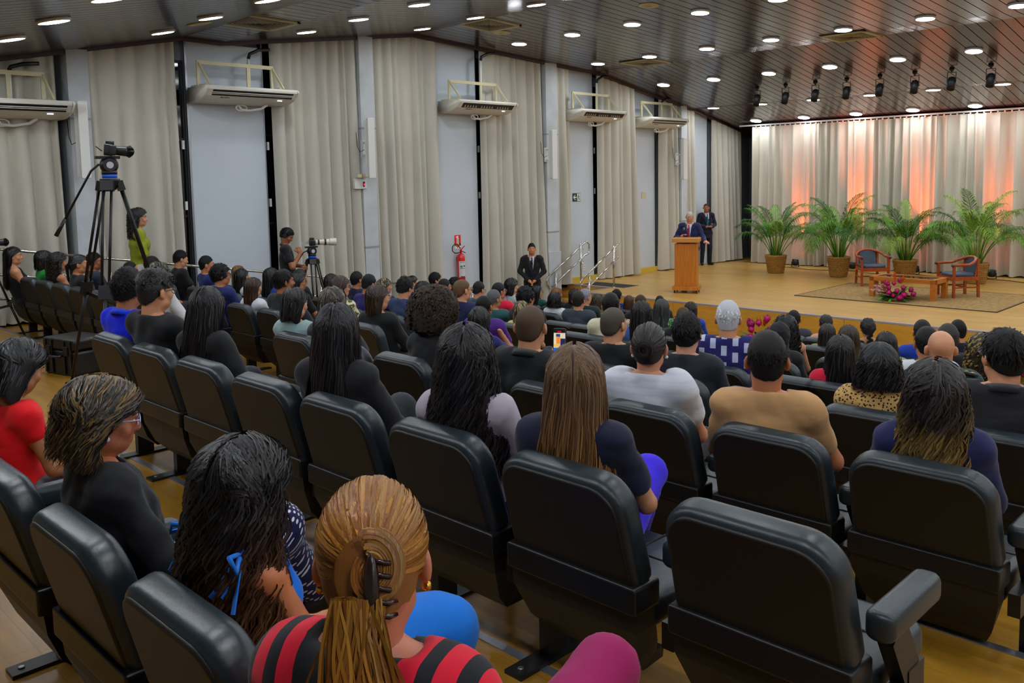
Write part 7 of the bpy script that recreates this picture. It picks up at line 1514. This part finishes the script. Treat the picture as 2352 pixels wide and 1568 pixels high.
# speaker at the lectern
J = standing(1.75, yaw=2, pitch=-4, arms='speak', bulk=1.16)
LR = R(25); lp = Vector((2.79, 16.33, 0.6)); dirb = Vector((-math.sin(LR), math.cos(LR), 0))
q, M = stand(lp+dirb*0.46, R(180+25), 1.0, J, 'white-haired man in a navy suit speaking at the lectern', 'buzz', (216, 212, 206), 'jacket', (28, 34, 78), (218, 152, 120), bottom=(24, 28, 60), specs=(40, 38, 40), brow=(180, 176, 172), seed=1, neck=0.03); suit_bits(q, J, (28, 34, 78), (206, 212, 226), (168, 30, 64))
mb = MB(); mb.tube([(-0.022, 0.092, -0.046), (0, 0.100, -0.042), (0.022, 0.092, -0.046)], [0.005, 0.008, 0.005], 8); mb.build('moustache', hair_mat((200, 196, 192)), q, M)
P = Vector(J['hdR']); r_ = empty('microphone', tuple((q.matrix_world if False else Matrix.Translation(q.location) @ Matrix.Rotation(R(205), 4, 'Z')) @ (P+Vector((-0.005, 0.03, 0.02)))), R(205), 'black handheld microphone with grey grille held by the speaker', 'microphone')
mb = MB(); mb.lathe([(0.012, -0.13), (0.014, -0.12), (0.018, 0.06), (0.022, 0.08)], 14); mb.build('handle', black_plastic, r_)
mb = MB(); mb.ball((0, 0, 0.105), (0.027, 0.027, 0.03), 14, 10); mb.build('grille', mat('mic_grille', (130, 128, 132), 0.4, 0.6, bump=(600, 0.5)), r_)
mb = MB(); mb.lathe([(0.0185, -0.105), (0.0185, -0.075)], 14); mb.build('ring', mat('mic_ring', (20, 60, 220), 0.3), r_)
# guard by the curtain
J = standing(1.78, yaw=6, arms='clasp', bulk=1.0)
P = onX(1221, 556, 0.55); q, M = stand((0.55, P[1], 0.0), R(180+42), (P[2])/1.815, J, 'guard in a black suit standing by the stage stairs with clasped hands', 'crew', (22, 18, 16), 'jacket', (20, 20, 24), (200, 134, 92), bottom=(18, 18, 22), seed=3, neck=0.03); suit_bits(q, J, (20, 20, 24), (206, 210, 224), (18, 24, 34))
# man against the wall in the stage corner
J = standing(1.75, yaw=-22, pitch=-4, arms='clasp_high', bulk=1.0)
P = onZ(1619, 608, 0.6); q, M = stand((P[0]+0.04, P[1], 0.6), R(180+52), 1.0, J, 'balding man in a dark suit with teal tie in the stage corner', 'buzz', (76, 56, 44), 'jacket', (22, 26, 46), (170, 108, 76), bottom=(22, 25, 40), seed=4, neck=0.03); suit_bits(q, J, (22, 26, 46), (196, 208, 226), (10, 96, 104))
# woman in a lime blouse by the wall
J = standing(1.68, yaw=-10, sex='f', arms='side')
P = onX(314, 480, 1.0); zf_ = floor_z(P[1], 1.0); q, M = stand((1.0, P[1], zf_), R(-12), (P[2]-zf_)/(1.68*1.008), J, 'woman with long dark curls in a lime green blouse standing by the wall', 'curlylong', (34, 24, 22), 'elbow', (140, 148, 24), S1, bottom=(190, 186, 178), seed=5)
# cameraman with headphones
J = standing(1.72, yaw=-14, pitch=-30, arms='chin')
P = onX(668, 524, 1.0); zf_ = floor_z(P[1], 1.0); q, M = stand((1.0, P[1]-0.10, zf_), R(-34), (P[2]-zf_)/(1.72*1.004), J, 'young man with headphones and black polo behind the telephoto camera', 'short', (16, 14, 14), 'tee', (20, 22, 26), S3, bottom=(24, 26, 34), seed=6); collar(q, J, cloth((24, 26, 30)))
mb = MB(); mb.tube([(0.092*math.cos(a), -0.012, 0.005+0.125*math.sin(a)) for a in np.linspace(0, math.pi, 20)], 0.007, 8); hp = mb.build('headphones', mat('headphone_grey', (70, 84, 110), 0.35), q, M)
for sx in (-1, 1): mb = MB(); mb.lathe([(0.032, -0.012), (0.034, 0.0), (0.028, 0.014)], 16, TR(sx*0.092, -0.008, -0.004, 0, 90*sx, 0)); mb.build('ear_cup', black_plastic, hp)
# prototypes that no seat used
for p in (chair_in, chair_end):
    if p.name not in used:
        for ch in list(p.children_recursive): bpy.data.objects.remove(ch)
        bpy.data.objects.remove(p)
